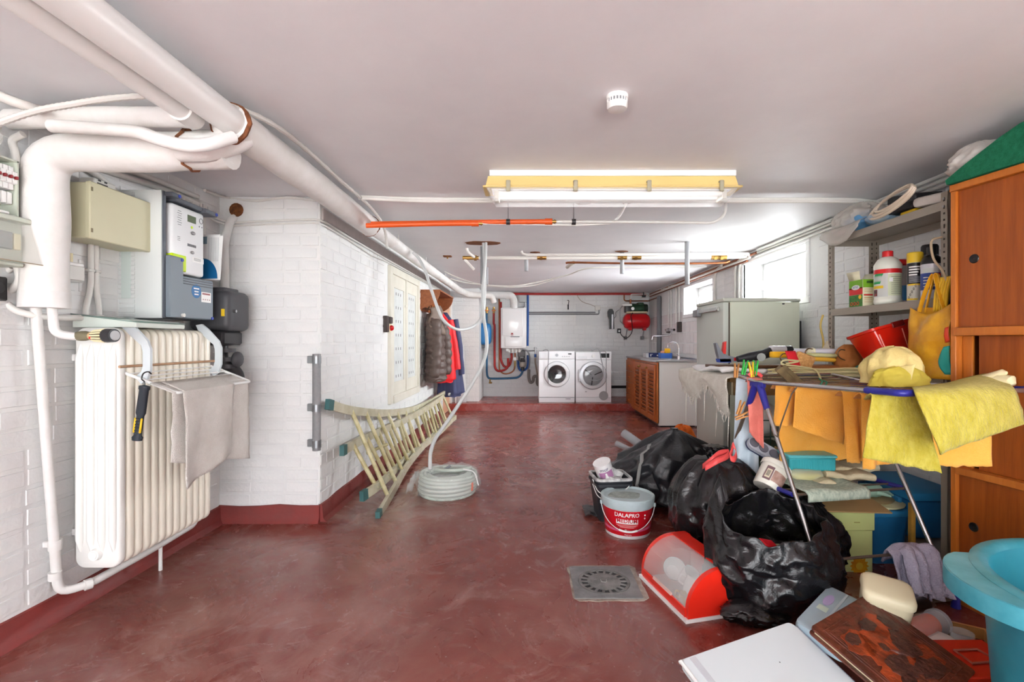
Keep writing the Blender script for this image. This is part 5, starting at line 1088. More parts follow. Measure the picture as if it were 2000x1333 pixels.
g = G().b2((x0, y, bz), (x1, y+0.14, bz+0.008)).b2((x0, y, bz), (x1, y+0.006, bz+0.075), 0.002).b2((x0, y+0.134, bz), (x1, y+0.14, bz+0.075), 0.002).b2((x0, y, bz), (x0+0.006, y+0.14, bz+0.075), 0.002).b2((x1-0.006, y, bz), (x1, y+0.14, bz+0.075), 0.002)
part('basket', g, mat('basket_blue', (62, 112, 196), 0.4), t)
solo('sponge', G().box((X(1306, y), y+0.07, bz+0.09), (0.075, 0.05, 0.10), 0.008), mat('yellow_sponge', (250, 190, 40), 0.9), 'yellow sponge standing in the blue sink basket', 'sponge')
solo('sponge', G().box((X(1296, y), y+0.06, bz+0.06), (0.05, 0.05, 0.09), 0.01), mat('peach_sponge', (222, 158, 130), 0.9), 'peach coloured scrubber in the blue sink basket', 'sponge')
# fridge
M_fr = mat('fridge_pale_green', (212, 216, 196), 0.35, c2=(206, 210, 192), vs=2); M_frd = mat('fridge_door_grey', (196, 200, 192), 0.3)
fx0, fx1, fy0, fy1, ft = 1.53, 2.13, 3.8, 4.4, 1.415
t = thing('refrigerator', 'tall pale green refrigerator under the larger window', 'refrigerator', (1.84, 4.1, 0))
part('cabinet', G().b2((fx0+0.055, fy0, 0.04), (fx1, fy1, ft), 0.006), M_fr, t)
part('top_plate', G().b2((fx0, fy0-0.004, ft), (fx1+0.005, fy1+0.004, ft+0.028), 0.006), mat('fridge_top', (190, 192, 180), 0.4), t)
d = part('door', G().b2((fx0, fy0+0.002, 0.06), (fx0+0.045, fy1-0.002, ft-0.003), 0.008, 2), M_frd, t)
part('door_seal', G().b2((fx0+0.044, fy0+0.008, 0.065), (fx0+0.056, fy1-0.008, ft-0.008)), mat('seal_brown', (84, 72, 62), 0.7), t)
part('handle', G().b2((fx0-0.03, fy0+0.06, ft-0.07), (fx0-0.005, fy1-0.02, ft-0.035), 0.005), mat('handle_silver', (196, 198, 194), 0.25, 0.8), d)
part('handle_end', G().b2((fx0-0.04, fy1-0.13, ft-0.095), (fx0-0.002, fy1-0.01, ft-0.03), 0.006), mat('handle_grey', (140, 142, 146), 0.35, 0.4), d)
part('rear_grille', G().b2((fx1+0.001, fy0+0.03, 0.1), (fx1+0.03, fy1-0.03, ft-0.15), 0.003), M_dark, t)
part('scuff', G().sphere((2.0, fy0-0.001, ft-0.018), (0.012, 0.002, 0.005), 8, 5), M_dark, t)
for x in (fx0+0.08, fx1-0.06):
    for y in (fy0+0.05, fy1-0.05): part('foot', G().cyl((x, y, 0), (x, y, 0.045), 0.02, n=10), M_black, t)
# ================================================================ ladder against the far left wall
M_lad = mat('ladder_painted', (206, 203, 182), 0.45, c2=(188, 182, 154), vs=10); M_rung = mat('ladder_rung', (206, 198, 158), 0.4, c2=(172, 160, 110), vs=14); M_foot = mat('green_rubber', (62, 104, 104), 0.6)
t = thing('ladder', 'pale flared double ladder lying on its side along the white wall', 'ladder', (-1.1, 4.6, 0))
R1 = catmull([P(640, 790, 2.99), P(690, 803, 3.35), P(757, 807, 4.15), P(805, 800, 4.98), P(838, 786, 5.8), P(868, 768, 6.45)], 8)
R2 = catmull([P(738, 1010, 3.03), P(770, 955, 3.5), P(799, 905, 4.15), P(832, 866, 5.0), P(857, 842, 5.8), P(890, 815, 6.45)], 8)
R3 = catmull([P(668, 881, 3.08), P(720, 853, 3.6), P(780, 826, 4.4), P(830, 800, 5.3), P(866, 774, 6.4)], 8)
R4 = catmull([P(707, 970, 3.1), P(737, 950, 3.3), P(776, 914, 3.9), P(800, 890, 4.4), P(845, 857, 5.3), P(886, 818, 6.4)], 8)
def atY(c, Y):
    for a, b in zip(c, c[1:]):
        if a.y <= Y <= b.y: return a.lerp(b, (Y-a.y)/(b.y-a.y))
    return c[-1]
for c, lab in ((R1, None), (R2, None), (R3, None), (R4, None)):
    g = G(); rs = []
    for i, p in enumerate(c):
        d = (c[min(i+1, len(c)-1)]-c[max(0, i-1)]).normalized(); u = Vector((1, 0, 0)); u = (u-d*u.dot(d)).normalized(); v = d.cross(u)
        rs.append([p+u*a*0.012+v*b*0.029 for a, b in ((-1, -1), (1, -1), (1, 1), (-1, 1))])
    part('side_rail', g.rings(rs), M_lad, t)
    a, b = c[0], c[1]; d = (b-a).normalized(); u = Vector((1, 0, 0)); u = (u-d*u.dot(d)).normalized(); v = d.cross(u)
    g = G().rings([[p+u*x*0.0145+v*y*0.032 for x, y in ((-1, -1), (1, -1), (1, 1), (-1, 1))] for p in (a-d*0.006, a+d*0.055)])
    part('foot_cap', g, M_foot, t)
for (A, B, y0, n) in ((R1, R2, 3.32, 12), (R3, R4, 3.28, 11)):
    for k in range(n):
        Y = y0+0.276*k; a, b = atY(A, Y), atY(B, Y+0.0); e = (b-a).normalized()
        part('rung', G().tube([a-e*0.008, b+e*0.008], 0.0145, 10), M_rung, t)
part('spreader_bar', G().b2((-0.001, 0, 0), (0.001, 0.001, 0.001)).tube([atY(R3, 3.75)+Vector((0, 0, -0.16)), atY(R2, 3.72)+Vector((-0.06, 0, 0.19))], 0.012, 6) if False else G().tube([P(716, 886, 3.6), P(757, 868, 3.7)], 0.013, 8), M_rung, t)
part('hinge', G().b2(P(880, 770, 6.4)-Vector((0.03, 0.03, 0.02)), P(880, 770, 6.4)+Vector((0.0, 0.05, 0.02)), 0.004), M_steel, t)

# ================================================================ cable coil
cx, cy = X(875, 3.55), 3.55
t = thing('cable_coil', 'coil of pale green grey conduit wrapped in clear plastic on the floor', 'coil', (cx, cy, 0))
M_coil = mat('pale_green_conduit', (196, 206, 196), 0.4)
for ly in range(6):
    for k in range(3):
        r = 0.205-k*0.027-0.006*rnd.random()-(0.008 if ly in (0, 5) else 0); z = 0.014+ly*0.0255
        o = Vector((rnd.uniform(-0.006, 0.006), rnd.uniform(-0.006, 0.006), 0))
        part('cable_turn', G().tube([(cx+o.x+r*math.cos(2*PI*i/40), cy+o.y+r*math.sin(2*PI*i/40), z+0.004*math.sin(2*PI*i/40+ly+k)) for i in range(40)], 0.0128, 8, closed=True), M_coil, t)
part('cable_end', G().tube(catmull([(cx-0.1, cy+0.02, 0.16), (cx+0.0, cy-0.06, 0.175), (cx+0.09, cy-0.03, 0.17), (cx+0.16, cy+0.06, 0.165)], 6), 0.0128, 8), M_coil, t)
part('cable_end', G().tube([(cx-0.02, cy-0.05, 0.178), (cx+0.02, cy-0.02, 0.20)], 0.009, 8), M_grey, t)
M_film = mat('clear_film', (245, 246, 246), 0.14, alpha=0.22, spec=0.8, bump=0.9, bs=26)
g = G(); rs = []
for i in range(64):
    a = 2*PI*i/64; ring = []
    for j in range(20):
        b = 2*PI*j/20; n = noise.noise(Vector((math.cos(a)*4, math.sin(a)*4, j*0.35)))*0.022+noise.noise(Vector((math.cos(a)*13, math.sin(a)*13, j*0.8)))*0.012
        rr = 0.172+(0.062+n)*math.cos(b); z = max(0.003, 0.084+(0.088+n)*math.sin(b)); ring.append((cx+rr*math.cos(a), cy+rr*math.sin(a), z))
    rs.append(ring)
part('plastic_wrap', g.rings(rs, False, True), M_film, t, ang=60)
g = G().sheet(lambda u, v: (cx-0.21-0.07*u-0.02*math.sin(v*9), cy-0.06+0.16*v-0.02, 0.14-0.13*u*u+0.025*noise.noise(Vector((u*6, v*7, 2)))*1.2), 14, 14)
part('plastic_tail', g, M_film, t, solid=0.0015, ang=60)
part('orange_tag', G().box((cx+0.19, cy-0.11, 0.075), (0.004, 0.018, 0.06), rot=(0.1, 0.1, -0.5)), M_or, t)
part('tie_strip', G().tube(catmull([(cx+0.12, cy-0.06, 0.185), (cx+0.2, cy-0.09, 0.17), (cx+0.235, cy-0.13, 0.09)], 5), 0.005, 5), M_white, t)

# dusty pale smear where the wall base was broken, beside the ladder feet
def smear(name, pts, lab, m, h=0.003):
    g = G(); n = len(pts); c = Vector((sum(p[0] for p in pts)/n, sum(p[1] for p in pts)/n, h))
    g.add([(c.x, c.y, h)]+[(p[0], p[1], 0.0012) for p in pts], [(0, i+1, (i+1) % n+1) for i in range(n)])
    return solo(name, g, m, lab, 'dust patch', kind='stuff')

# ================================================================ floor drain
M_cast = mat('cast_grey', (134, 132, 130), 0.6, c2=(104, 104, 104), vs=18, bump=0.4, bs=60)
M_cem = mat('cement_grey', (176, 166, 156), 0.9, c2=(140, 122, 112), vs=16, bump=0.6, bs=50)
dx, dy = 0.35, 2.222
t = thing('floor_drain', 'square grey floor drain with a round slotted grate in the red floor', 'drain', (dx, dy, 0))
g = G(); n = 36; pts = []
for i in range(n):
    a = 2*PI*i/n; k = 1/max(abs(math.cos(a)), abs(math.sin(a))); q = 0.163*k*(1+0.07*noise.noise(Vector((i*0.9, 3, 0)))); pts.append((q*math.cos(a)+0.008, q*math.sin(a)))
part('cement_edge', g.prism(pts, 0.0025, Matrix.Translation((dx, dy, 0.0002))), M_cem, t, smooth=False)
# plate with a round opening
g = G(); N = 48; S = 0.146; ri = 0.118
sq = []
for i in range(N):
    a = 2*PI*i/N; k = S/max(abs(math.cos(a)), abs(math.sin(a))); sq.append((k*math.cos(a), k*math.sin(a)))
ci = [(ri*math.cos(2*PI*i/N), ri*math.sin(2*PI*i/N)) for i in range(N)]
g.rings([[Vector((dx+x, dy+y, 0.0)) for x, y in sq], [Vector((dx+x, dy+y, 0.006)) for x, y in sq], [Vector((dx+x, dy+y, 0.006)) for x, y in ci], [Vector((dx+x, dy+y, 0.0035)) for x, y in ci]], False)
part('drain_plate', g, mat('zinc_grey', (138, 138, 138), 0.55, c2=(112, 112, 114), vs=12, bump=0.3, bs=50), t)
part('drain_well', disc((0, 0), ri, Matrix.Translation((dx, dy, 0.0026)), 0.0004, 40), M_black, t)
g = G().lathe([(ri-0.002, 0.003), (ri-0.002, 0.007), (ri-0.014, 0.007), (ri-0.014, 0.003)], 48, Matrix.Translation((dx, dy, 0)))
gr = part('grate_ring', g, M_cast, t)
part('grate_centre', G().lathe([(0.076, 0.003), (0.076, 0.0065), (0.072, 0.0075), (0.002, 0.0075)], 40, Matrix.Translation((dx, dy, 0))), M_cast, t)
for i in range(18):
    a = 2*PI*i/18; part('grate_bar', G().box((dx+0.09*math.cos(a), dy+0.09*math.sin(a), 0.0045), (0.03, 0.011, 0.005), 0.001, rot=(0, 0, a)), M_cast, t)
part('grate_mark', G().tube([(dx-0.014, dy+0.012, 0.0078), (dx-0.012, dy-0.01, 0.0078), (dx+0.004, dy-0.014, 0.0078), (dx+0.012, dy-0.008, 0.0078), (dx+0.012, dy+0.012, 0.0078)], 0.0016, 5), mat('worn_mark', (170, 170, 168), 0.5), t)
part('dead_leaf', G().sheet(lambda u, v: (dx-0.145+0.05*u, dy-0.150+0.022*(v-0.5)*math.sin(PI*u)*2, 0.009+0.006*math.sin(u*7+v*3)), 8, 4), mat('leaf_brown', (150, 118, 78), 0.8), t, solid=0.001) if False else None

# ================================================================ buckets
def tilt(M, ax, deg): return M @ Matrix.Rotation(math.radians(deg), 4, ax)
bx, by, bh, r0, r1 = 0.583, 2.83, 0.212, 0.128, 0.146
t = thing('filler_bucket', 'red and white filler bucket with a grey lid and wire handle', 'bucket', (bx, by, 0))
Mb = Matrix.Translation((bx, by, 0)); M_lid = mat('lid_grey_blue', (186, 202, 206), 0.4, c2=(172, 188, 190), vs=8); M_bkt = mat('bucket_white', (236, 234, 234), 0.35); M_bred = mat('bucket_red', (196, 18, 34), 0.35)
rz = lambda z: r0+(r1-r0)*z/bh
part('tub', G().lathe([(0.002, 0.004), (r0-0.006, 0.004), (r0-0.002, 0), (r0, 0.004), (rz(bh-0.03), bh-0.03), (rz(bh), bh)], 48, Mb), M_bkt, t)
part('red_print', G().lathe([(rz(0.018)+0.0008, 0.018), (rz(0.158)+0.0008, 0.158)], 48, Mb), M_bred, t)
part('lid', G().lathe([(rz(0.16)+0.001, 0.16), (r1+0.004, 0.165), (r1+0.006, 0.185), (r1+0.008, 0.195), (r1+0.008, bh+0.002), (r1+0.002, bh+0.006), (r1-0.006, bh+0.004), (r1-0.012, bh-0.004), (0.002, bh-0.003)], 48, Mb), M_lid, t)
part('dried_filler', G().prism([(0.09*math.cos(a)*(1+0.3*noise.noise(Vector((a, 0, 0)))), 0.07*math.sin(a)*(1+0.3*noise.noise(Vector((a, 4, 0))))) for a in [2*PI*i/24 for i in range(24)]], 0.0012, Matrix.Translation((bx-0.02, by, bh-0.0035))), mat('dried_grey', (170, 178, 174), 0.8, c2=(140, 148, 142), vs=30), t)
# wording faces the camera, slightly left of centre
fa = math.atan2(-by, -bx)+0.02
def on_bucket(z, ang=0.0):
    a = fa+ang; n = Vector((math.cos(a), math.sin(a), 0)); u = Vector((-n.y, n.x, 0)) 
    return frame_M(Vector((bx, by, z))+n*(rz(z)+0.001), u, (0, 0, 1))
def wr(z): return rz(z)+0.001
part('brand_lettering', text_g('DALAPRO', 0.0315, on_bucket(0.136, -0.05), 0.0006, wr(0.136), bold=0.0006), M_white, t)
part('white_panel', patch(0.123, 0.032, on_bucket(0.103, -0.04), 0.0004, 0, 0, wr(0.103), 16), M_white, t)
part('grade_lettering', text_g('MEDIUM', 0.031, on_bucket(0.103, -0.04), 0.001, wr(0.103), bold=0.0006), M_bred, t)
g = G()
for k in range(3): q = patch(0.12-0.02*k, 0.0022, on_bucket(0.079-k*0.006, -0.05), 0.0006, 0, 0, wr(0.078), 10); g.add(q.v, q.f)
part('small_print', g, mat('print_pink', (232, 176, 176), 0.5), t)
part('volume_lettering', text_g('10 L', 0.013, on_bucket(0.05, 0.02), 0.0008, wr(0.05)), M_white, t)
part('drop_mark', disc((0, 0), 0.007, on_bucket(0.05, -0.1), 0.001, 12), M_white, t)
part('maker_lettering', text_g('Hagmans', 0.0105, on_bucket(0.026, 0.0), 0.0008, wr(0.026)), M_white, t)
for k in range(2): part('print_dot', disc((0, 0), 0.005, on_bucket(0.115+k*0.018, 0.72), 0.001, 10), M_white, t)
o = len(G().v); g = G().sheet(lambda u, v: on_bucket(0.052, 0)@Vector((0, 0, 0)) if False else (lambda a, z: (bx+math.cos(a)*(rz(z)+0.0014), by+math.sin(a)*(rz(z)+0.0014), z))(fa-1.3+2.6*u, 0.040+0.016*v*(0.5+abs(u-0.5))+0.03*(u-0.4)**2), 30, 2)
part('pink_swoosh', g, mat('swoosh_pink', (214, 100, 140), 0.4), t)
hp = []
for i in range(17):
    u = i/16; a = fa-1.35+2.7*u; z = 0.168-0.118*math.sin(PI*u)**0.8; rr = rz(z)+0.012+0.006*math.sin(PI*u); hp.append((bx+math.cos(a)*rr, by+math.sin(a)*rr, z))
part('wire_handle', G().tube(catmull(hp, 3), 0.0024, 6), mat('wire_white', (226, 222, 222), 0.4), t)
part('handle_grip', G().tube(catmull(hp[6:11], 3), 0.0058, 8), M_white, t)
for s in (-1.35, 1.35): part('handle_lug', G().box((bx+math.cos(fa+s)*(r1+0.008), by+math.sin(fa+s)*(r1+0.008), 0.172), (0.014, 0.014, 0.022), 0.003, rot=(0, 0, fa+s)), M_lid, t)
# square black buckets
M_bb = mat('bucket_black', (40, 42, 48), 0.45); bx2, by2 = 0.52, 3.06
def square_bucket(name, label, z0, col, rim):
    t = thing(name, label, 'bucket', (bx2, by2, z0), rz=0.12, group='stacked square buckets')
    rs = []
    for w2, z in ((0.085, 0.0), (0.108, 0.215), (0.113, 0.217), (0.113, 0.235), (0.106, 0.235), (0.084, 0.01)): rs.append([Vector((x, y, z)) for x, y in rrect(w2*2, w2*2, 0.03, 4)])
    part('tub', G().rings(rs), col, t, world=False)
    part('rim', G().rings([[Vector((x, y, z)) for x, y in rrect(w2*2, w2*2, 0.032, 4)] for w2, z in ((0.112, 0.22), (0.116, 0.222), (0.116, 0.236), (0.104, 0.238), (0.103, 0.225))], False), rim, t, world=False)
    part('wire_handle', G().tube(catmull([(-0.117, -0.02, 0.215), (-0.10, -0.10, 0.16), (-0.02, -0.128, 0.14), (0.08, -0.12, 0.19), (0.117, -0.02, 0.215)], 6), 0.003, 6), M_white, t, world=False)
    return t
square_bucket('black_bucket', 'lower square black bucket under the tilted white pot', 0.0, M_bb, M_bb)
square_bucket('black_bucket', 'upper square black bucket with a white rim, holding the tilted white pot', 0.03, M_bb, mat('dirty_white', (222, 222, 220), 0.6, c2=(150, 150, 150), vs=20))
t = thing('filler_pot', 'tilted white filler pot with a purple label on the black buckets', 'pot', (0.50, 3.03, 0.24), rot=(math.radians(14), math.radians(-20), 0))
part('pot', G().lathe([(0.002, 0), (0.05, 0), (0.052, 0.005), (0.055, 0.125), (0.056, 0.13), (0.05, 0.13), (0.002, 0.128)], 28), M_bkt, t, world=False)
part('purple_label', G().sheet(lambda u, v: (0.0545*math.cos(-2.4+1.7*u), 0.0545*math.sin(-2.4+1.7*u), 0.035+0.05*v), 12, 1), mat('label_purple', (170, 120, 160), 0.5), t, world=False)
Mq = frame_M((-0.005, -0.0555, 0.103), (1, -0.09, 0), (0, 0, 1))
part('label_lettering', text_g('mur', 0.034, Mq, 0.001, 0.055), mat('navy_print', (40, 40, 90), 0.5), t, world=False)
part('white_figure', G().prism([(-0.016, -0.022), (0.012, -0.022), (0.006, 0.0), (0.004, 0.018), (-0.006, 0.018), (-0.008, 0.0)], 0.001, frame_M((0.0, -0.0562, 0.06), (1, 0, 0), (0, 0, 1))), M_white, t, world=False)
solo('putty_knife', G().box((0.545, 3.02, 0.285), (0.10, 0.012, 0.05), 0.004, rot=(0.2, 0.5, 0.2)), mat('dirty_white'), 'whitish scraper lying across the upper black bucket', 'tool')
solo('pot_lid', G().tube([(0.535, 2.985, 0.262), (0.537, 2.985, 0.272)], 0.045, 24), mat('dirty_white'), 'round white lid lying in the upper black bucket', 'lid')

# ================================================================ rubbish bags
def bagmat(name, c, rough):
    m = mat(name, c, rough, bump=0.5, bs=16, spec=0.6, detail=8); N = m.node_tree.nodes
    for n in N:
        if n.type == 'TEX_NOISE': n.inputs['Distortion'].default_value = 1.2; n.inputs['Roughness'].default_value = 0.65
    return m
M_bag = bagmat('black_bag_film', (20, 20, 23), 0.2); M_bagm = bagmat('matt_black_film', (38, 39, 43), 0.3)
def rid(p): return 1-abs(noise.noise(p))*2
def bag(c, r, h, seed, prof=None, n=96, m=60, crease=0.09, lump=0.10, pleat=0.05, lean=(0, 0), sq=1.0):
    """closed sack: r=(rx,ry) at its widest, h its height"""
    g = G(); c = Vector(c); rs = []; S = Vector((seed*3.1, seed*1.7, seed*0.9))
    for i in range(m+1):
        v = i/m
        pr = prof(v) if prof else (math.sin(min(1, v*1.9+0.12)*PI/2)*(1 if v < 0.5 else math.cos((v-0.5)*PI*0.93)**0.6))
        ring = []
        for j in range(n):
            a = 2*PI*j/n; ca, sa = math.cos(a), math.sin(a); q = Vector((ca, sa, v*1.2+0.3*sa))
            k = 1+lump*noise.noise(q*1.3+S)+lump*0.6*noise.noise(q*2.7+S)+crease*(rid(q*2.2+S*2)-0.5)*0.6+crease*0.5*(rid(q*5+S)-0.5)
            k += pleat*math.sin(a*13+seed+3*noise.noise(q*1.5+S))*max(0, v-0.45)*2+0.012*noise.noise(q*11+S)
            z = h*v+0.03*h*noise.noise(q*3+S)*(1 if 0.1 < v < 0.93 else 0.2)
            ring.append((c.x+r[0]*pr*k*ca+lean[0]*v, c.y+r[1]*pr*k*sa+lean[1]*v, max(c.z+0.002, c.z+z)))
        rs.append(ring)
    return g.rings(rs)
# big sheet-wrapped bundle at the back
t = thing('rubbish_bag', 'largest black plastic bundle, behind the buckets with a pale stripe on it', 'rubbish bag', (0.98, 3.35, 0))
gA = bag((0.97, 3.38, 0), (0.41, 0.36), 0.50, 2, prof=lambda v: math.sin(min(1, v*2.2+0.35)*PI/2)*(1-max(0, v-0.35)**1.7*2.0) if v < 0.97 else 0.06, crease=0.2, lump=0.2, pleat=0.03, lean=(0.05, 0))
part('bag_film', gA, M_bagm, t, ang=70)
bvA = BVHTree.FromPolygons(gA.v, gA.f)
sp = catmull([P(1258, 842, 3.3), P(1240, 862, 3.15), P(1229, 900, 3.05), P(1228, 940, 3.02), P(1236, 975, 3.02)], 6)
st_ = []
for p in sp:
    q, nn, _, _ = bvA.find_nearest(p); st_.append((q+(Vector((0, -1, 0.3))-nn*0).normalized()*0.006, nn))
part('pale_stripe', G().sheet(lambda u, v: st_[int(round(u*(len(st_)-1)))][0]+Vector((0.026*(v-0.5), 0.01*(v-0.5), 0)), len(st_)-1, 3), mat('film_grey', (150, 150, 148), 0.45), t, solid=0.003)
part('loose_flap', G().sheet(lambda u, v: Vector((0.36+0.2*u, 3.02+0.2*v, 0.006+0.05*u*u+0.02*noise.noise(Vector((u*4, v*4, 0)))+0.012)), 14, 12), M_bagm, t, solid=0.002, ang=70)
g = G().sheet(lambda u, v: Vector((0.80+0.16*u+0.02*math.sin(v*8), 3.02-0.03*math.sin(u*PI)+0.012*noise.noise(Vector((u*5, v*6, 7))), 0.10+0.30*v-0.05*u)), 16, 20)
part('loose_flap', g, M_bagm, t, solid=0.002, ang=70)
solo('plastic_pipe', G().tube([(0.93, 3.80, 0.26), (0.78, 3.95, 0.36)], 0.032, 16, caps=False), M_stub, 'thick grey pipe sticking out behind the largest black bundle', 'pipe', solid=0.004)
solo('plastic_pipe', G().tube([(0.85, 3.72, 0.24), (0.70, 3.84, 0.30)], 0.02, 12, caps=False), M_stub, 'thin grey pipe sticking out behind the largest black bundle', 'pipe', solid=0.003)
# tied bag with red drawstring
t = thing('rubbish_bag', 'full glossy black rubbish bag tied with a red drawstring', 'rubbish bag', (0.93, 2.46, 0))
bb = (0.945, 2.47, 0)
def tied(v): return (math.sin(min(1, v*1.6+0.3)*PI/2))*(1-max(0, v-0.5)**2.2*3.4) if v < 0.93 else 0.11-(v-0.93)*0.5
part('bag_film', bag(bb, (0.235, 0.215), 0.54, 5, prof=tied, crease=0.11, lump=0.12, pleat=0.06, lean=(0.02, 0.0)), M_bag, t, ang=75)
M_str = mat('red_drawstring', (232, 84, 84), 0.35, alpha=0.93)
def ribbon(pts, wd, seed=0):
    pts = catmull(pts, 6)
    return G().sheet(lambda u, v: pts[min(len(pts)-1, int(u*(len(pts)-1)+0.5))]+Vector((0.004*math.sin(u*9+seed), 0.5*wd*(v-0.5)*math.sin(seed+u*2), wd*(v-0.5))), len(pts)-1, 2)
part('drawstring', ribbon([P(1372, 912, 2.33), P(1388, 898, 2.30), P(1405, 886, 2.32), P(1425, 884, 2.36), P(1420, 892, 2.32), P(1400, 900, 2.28), P(1376, 914, 2.30)], 0.026), M_str, t, solid=0.002)
part('drawstring', ribbon([P(1425, 890, 2.36), P(1432, 870, 2.38), P(1440, 886, 2.36), P(1434, 897, 2.33), P(1424, 893, 2.33), P(1432, 878, 2.36)], 0.028, 1), M_str, t, solid=0.002)
part('gathered_top', bag((0.965, 2.50, 0.49), (0.05, 0.045), 0.075, 9, prof=lambda v: 0.6+0.5*v, n=40, m=16, crease=0.4, pleat=0.2), M_bag, t, ang=75)
# dark bag behind the open one
t = thing('rubbish_bag', 'crumpled black bag behind the open one, beside the sunflower box', 'rubbish bag', (1.27, 2.25, 0))
part('bag_film', bag((1.285, 2.29, 0), (0.19, 0.16), 0.36, 11, prof=lambda v: math.sin(min(1, v*1.6+0.3)*PI/2)*(1-max(0, v-0.5)**2*2.4), crease=0.22, lump=0.16, pleat=0.08), M_bag, t, ang=70)
part('loose_mouth', bag((1.16, 2.27, 0.27), (0.15, 0.10), 0.13, 13, prof=lambda v: 0.95-0.25*v, n=72, m=24, crease=0.4, lump=0.25, pleat=0.15), M_bag, t, ang=70)
# open bag in front
t = thing('rubbish_bag', 'open black rubbish bag nearest the camera, its mouth standing up', 'rubbish bag', (1.0, 2.02, 0))
def openbag(c, r, h, seed, n=112, m=60):
    g = G(); rs = []; S = Vector((seed*2.3, seed*1.1, seed))
    for i in range(m+1):
        v = i/m; pr = math.sin(min(1, v*1.55+0.42)*PI/2)*(1-0.42*max(0, v-0.42)**1.3)
        ring = []
        for j in range(n):
            a = 2*PI*j/n; ca, sa = math.cos(a), math.sin(a); q = Vector((ca, sa, v*1.35+0.3*ca))
            k = 1+0.12*noise.noise(q*1.2+S)+0.09*noise.noise(q*2.6+S)+0.11*(rid(q*2.0+S*2)-0.5)*0.8+0.06*(rid(q*4.6+S)-0.5)+0.012*noise.noise(q*12+S)+0.07*math.sin(a*8+seed+q.z)*max(0, v-0.55)
            # the rim is ragged: a tall ear at the left, a low fold in front
            ear = math.exp(-((math.atan2(math.sin(a-2.9), math.cos(a-2.9)))/0.30)**2)*0.16+math.exp(-((math.atan2(math.sin(a-1.2), math.cos(a-1.2)))/0.8)**2)*0.05-math.exp(-((math.atan2(math.sin(a+1.9), math.cos(a+1.9)))/0.8)**2)*0.07
            z = v*(h+ear*min(1, v*1.1)+0.03*noise.noise(q*3+S))
            ring.append((c[0]+r[0]*pr*k*ca, c[1]+r[1]*pr*k*sa, max(c[2]+0.002, c[2]+z)))
        rs.append(ring)
    return g.rings(rs, False).add([], [])
oc = (1.01, 2.02, 0)
part('bag_film', openbag(oc, (0.262, 0.20), 0.385, 4), M_bag, t, solid=0.002, ang=75)
part('bag_corner', bag((0.885, 1.885, 0), (0.12, 0.075), 0.10, 21, n=60, m=24, crease=0.3, lump=0.2), M_bag, t, ang=75)
g = bag((1.02, 2.02, 0.08), (0.17, 0.12), 0.17, 23, n=48, m=20, crease=0.2)
solo('crumpled_waste', g, mat('waste_pale', (206, 196, 150), 0.7, c2=(120, 150, 80), vs=14), 'crumpled pale waste inside the open black bag', 'waste', ang=70)
solo('red_packet', G().box((0.955, 1.955, 0.27), (0.09, 0.05, 0.06), 0.008, rot=(0.4, 0.3, 0.5)), mat('shiny_red', (200, 20, 34), 0.15), 'shiny red packet in the mouth of the open black bag', 'packet')

# ================================================================ bread bin with crockery
M_bin = mat('bread_bin_red', (232, 44, 28), 0.22, coat=0.3)
bo = Vector((0.628, 1.90, 0)); uL = Vector((-0.245, 0.97, 0)).normalized(); uD = Vector((uL.y, -uL.x, 0))
t = thing('bread_bin', 'red bread bin with a clear curved lid, standing by the floor drain', 'bread bin', bo+uL*0.19+uD*0.12)
L, Dp, Hh = 0.385, 0.25, 0.195
MB_ = frame_M(bo, uD, (0, 0, 1))        # local x depth, y up, z along -uL ... outward normal
def prof_end(ins=0.0):
    pr = [(0, 0.014), (Dp, 0.014), (Dp, Hh-0.03)]
    pr += [(Dp-0.03+0.03*math.cos(a), Hh-0.03+0.03*math.sin(a)) for a in [PI/2*i/5 for i in range(1, 6)]]
    pr += [(0.155, Hh)]+[(0.155-0.155*math.sin(a), 0.04+(Hh-0.04)*math.cos(a)) for a in [PI/2*i/12 for i in range(1, 13)]]
    return pr
zL = (MB_.to_3x3() @ Vector((0, 0, 1))); sgn = 1 if zL.dot(uL) > 0 else -1
def along(s): return MB_ @ Matrix.Translation((0, 0, sgn*s))
def slab(pr, s0, s1): 
    g = G(); n = len(pr); a = [along(s0) @ Vector((x, y, 0)) for x, y in pr]; b = [along(s1) @ Vector((x, y, 0)) for x, y in pr]
    return g.rings([a, b])
part('end_panel', slab(prof_end(), 0.0, 0.022), M_bin, t)
part('end_panel', slab(prof_end(), L-0.022, L), M_bin, t)
part('base', slab([(-0.012, 0), (Dp+0.004, 0), (Dp+0.004, 0.014), (-0.012, 0.014)], -0.004, L+0.004), M_white, t)
part('front_strip', slab([(-0.004, 0.012), (0.004, 0.012), (0.003, 0.05), (-0.005, 0.048)], 0.018, L-0.018), M_bin, t)
part('top_panel', slab([(0.15, Hh-0.004), (Dp-0.03, Hh-0.004), (Dp-0.03, Hh), (0.15, Hh)], 0.018, L-0.018), M_bin, t)
part('back_panel', slab([(Dp-0.005, 0.014), (Dp, 0.014), (Dp, Hh-0.02), (Dp-0.03, Hh), (Dp-0.034, Hh-0.004), (Dp-0.005, Hh-0.022)], 0.018, L-0.018), M_bin, t)
arc = [(0.152-0.152*math.sin(a), 0.042+(Hh-0.046)*math.cos(a)) for a in [PI/2*i/14 for i in range(15)]]
g = G().sheet(lambda u, v: along(0.02+(L-0.04)*u) @ Vector((arc[round(v*14)][0], arc[round(v*14)][1], 0)), 1, 14)
part('clear_lid', g, mat('clear_lid', (228, 228, 226), 0.1, alpha=0.3, spec=0.8), t, solid=0.002)
part('lid_grip', slab([(-0.006, 0.048), (0.0, 0.046), (0.002, 0.058), (-0.003, 0.06)], 0.12, 0.27), mat('frosted_grip', (232, 190, 180), 0.3), t)
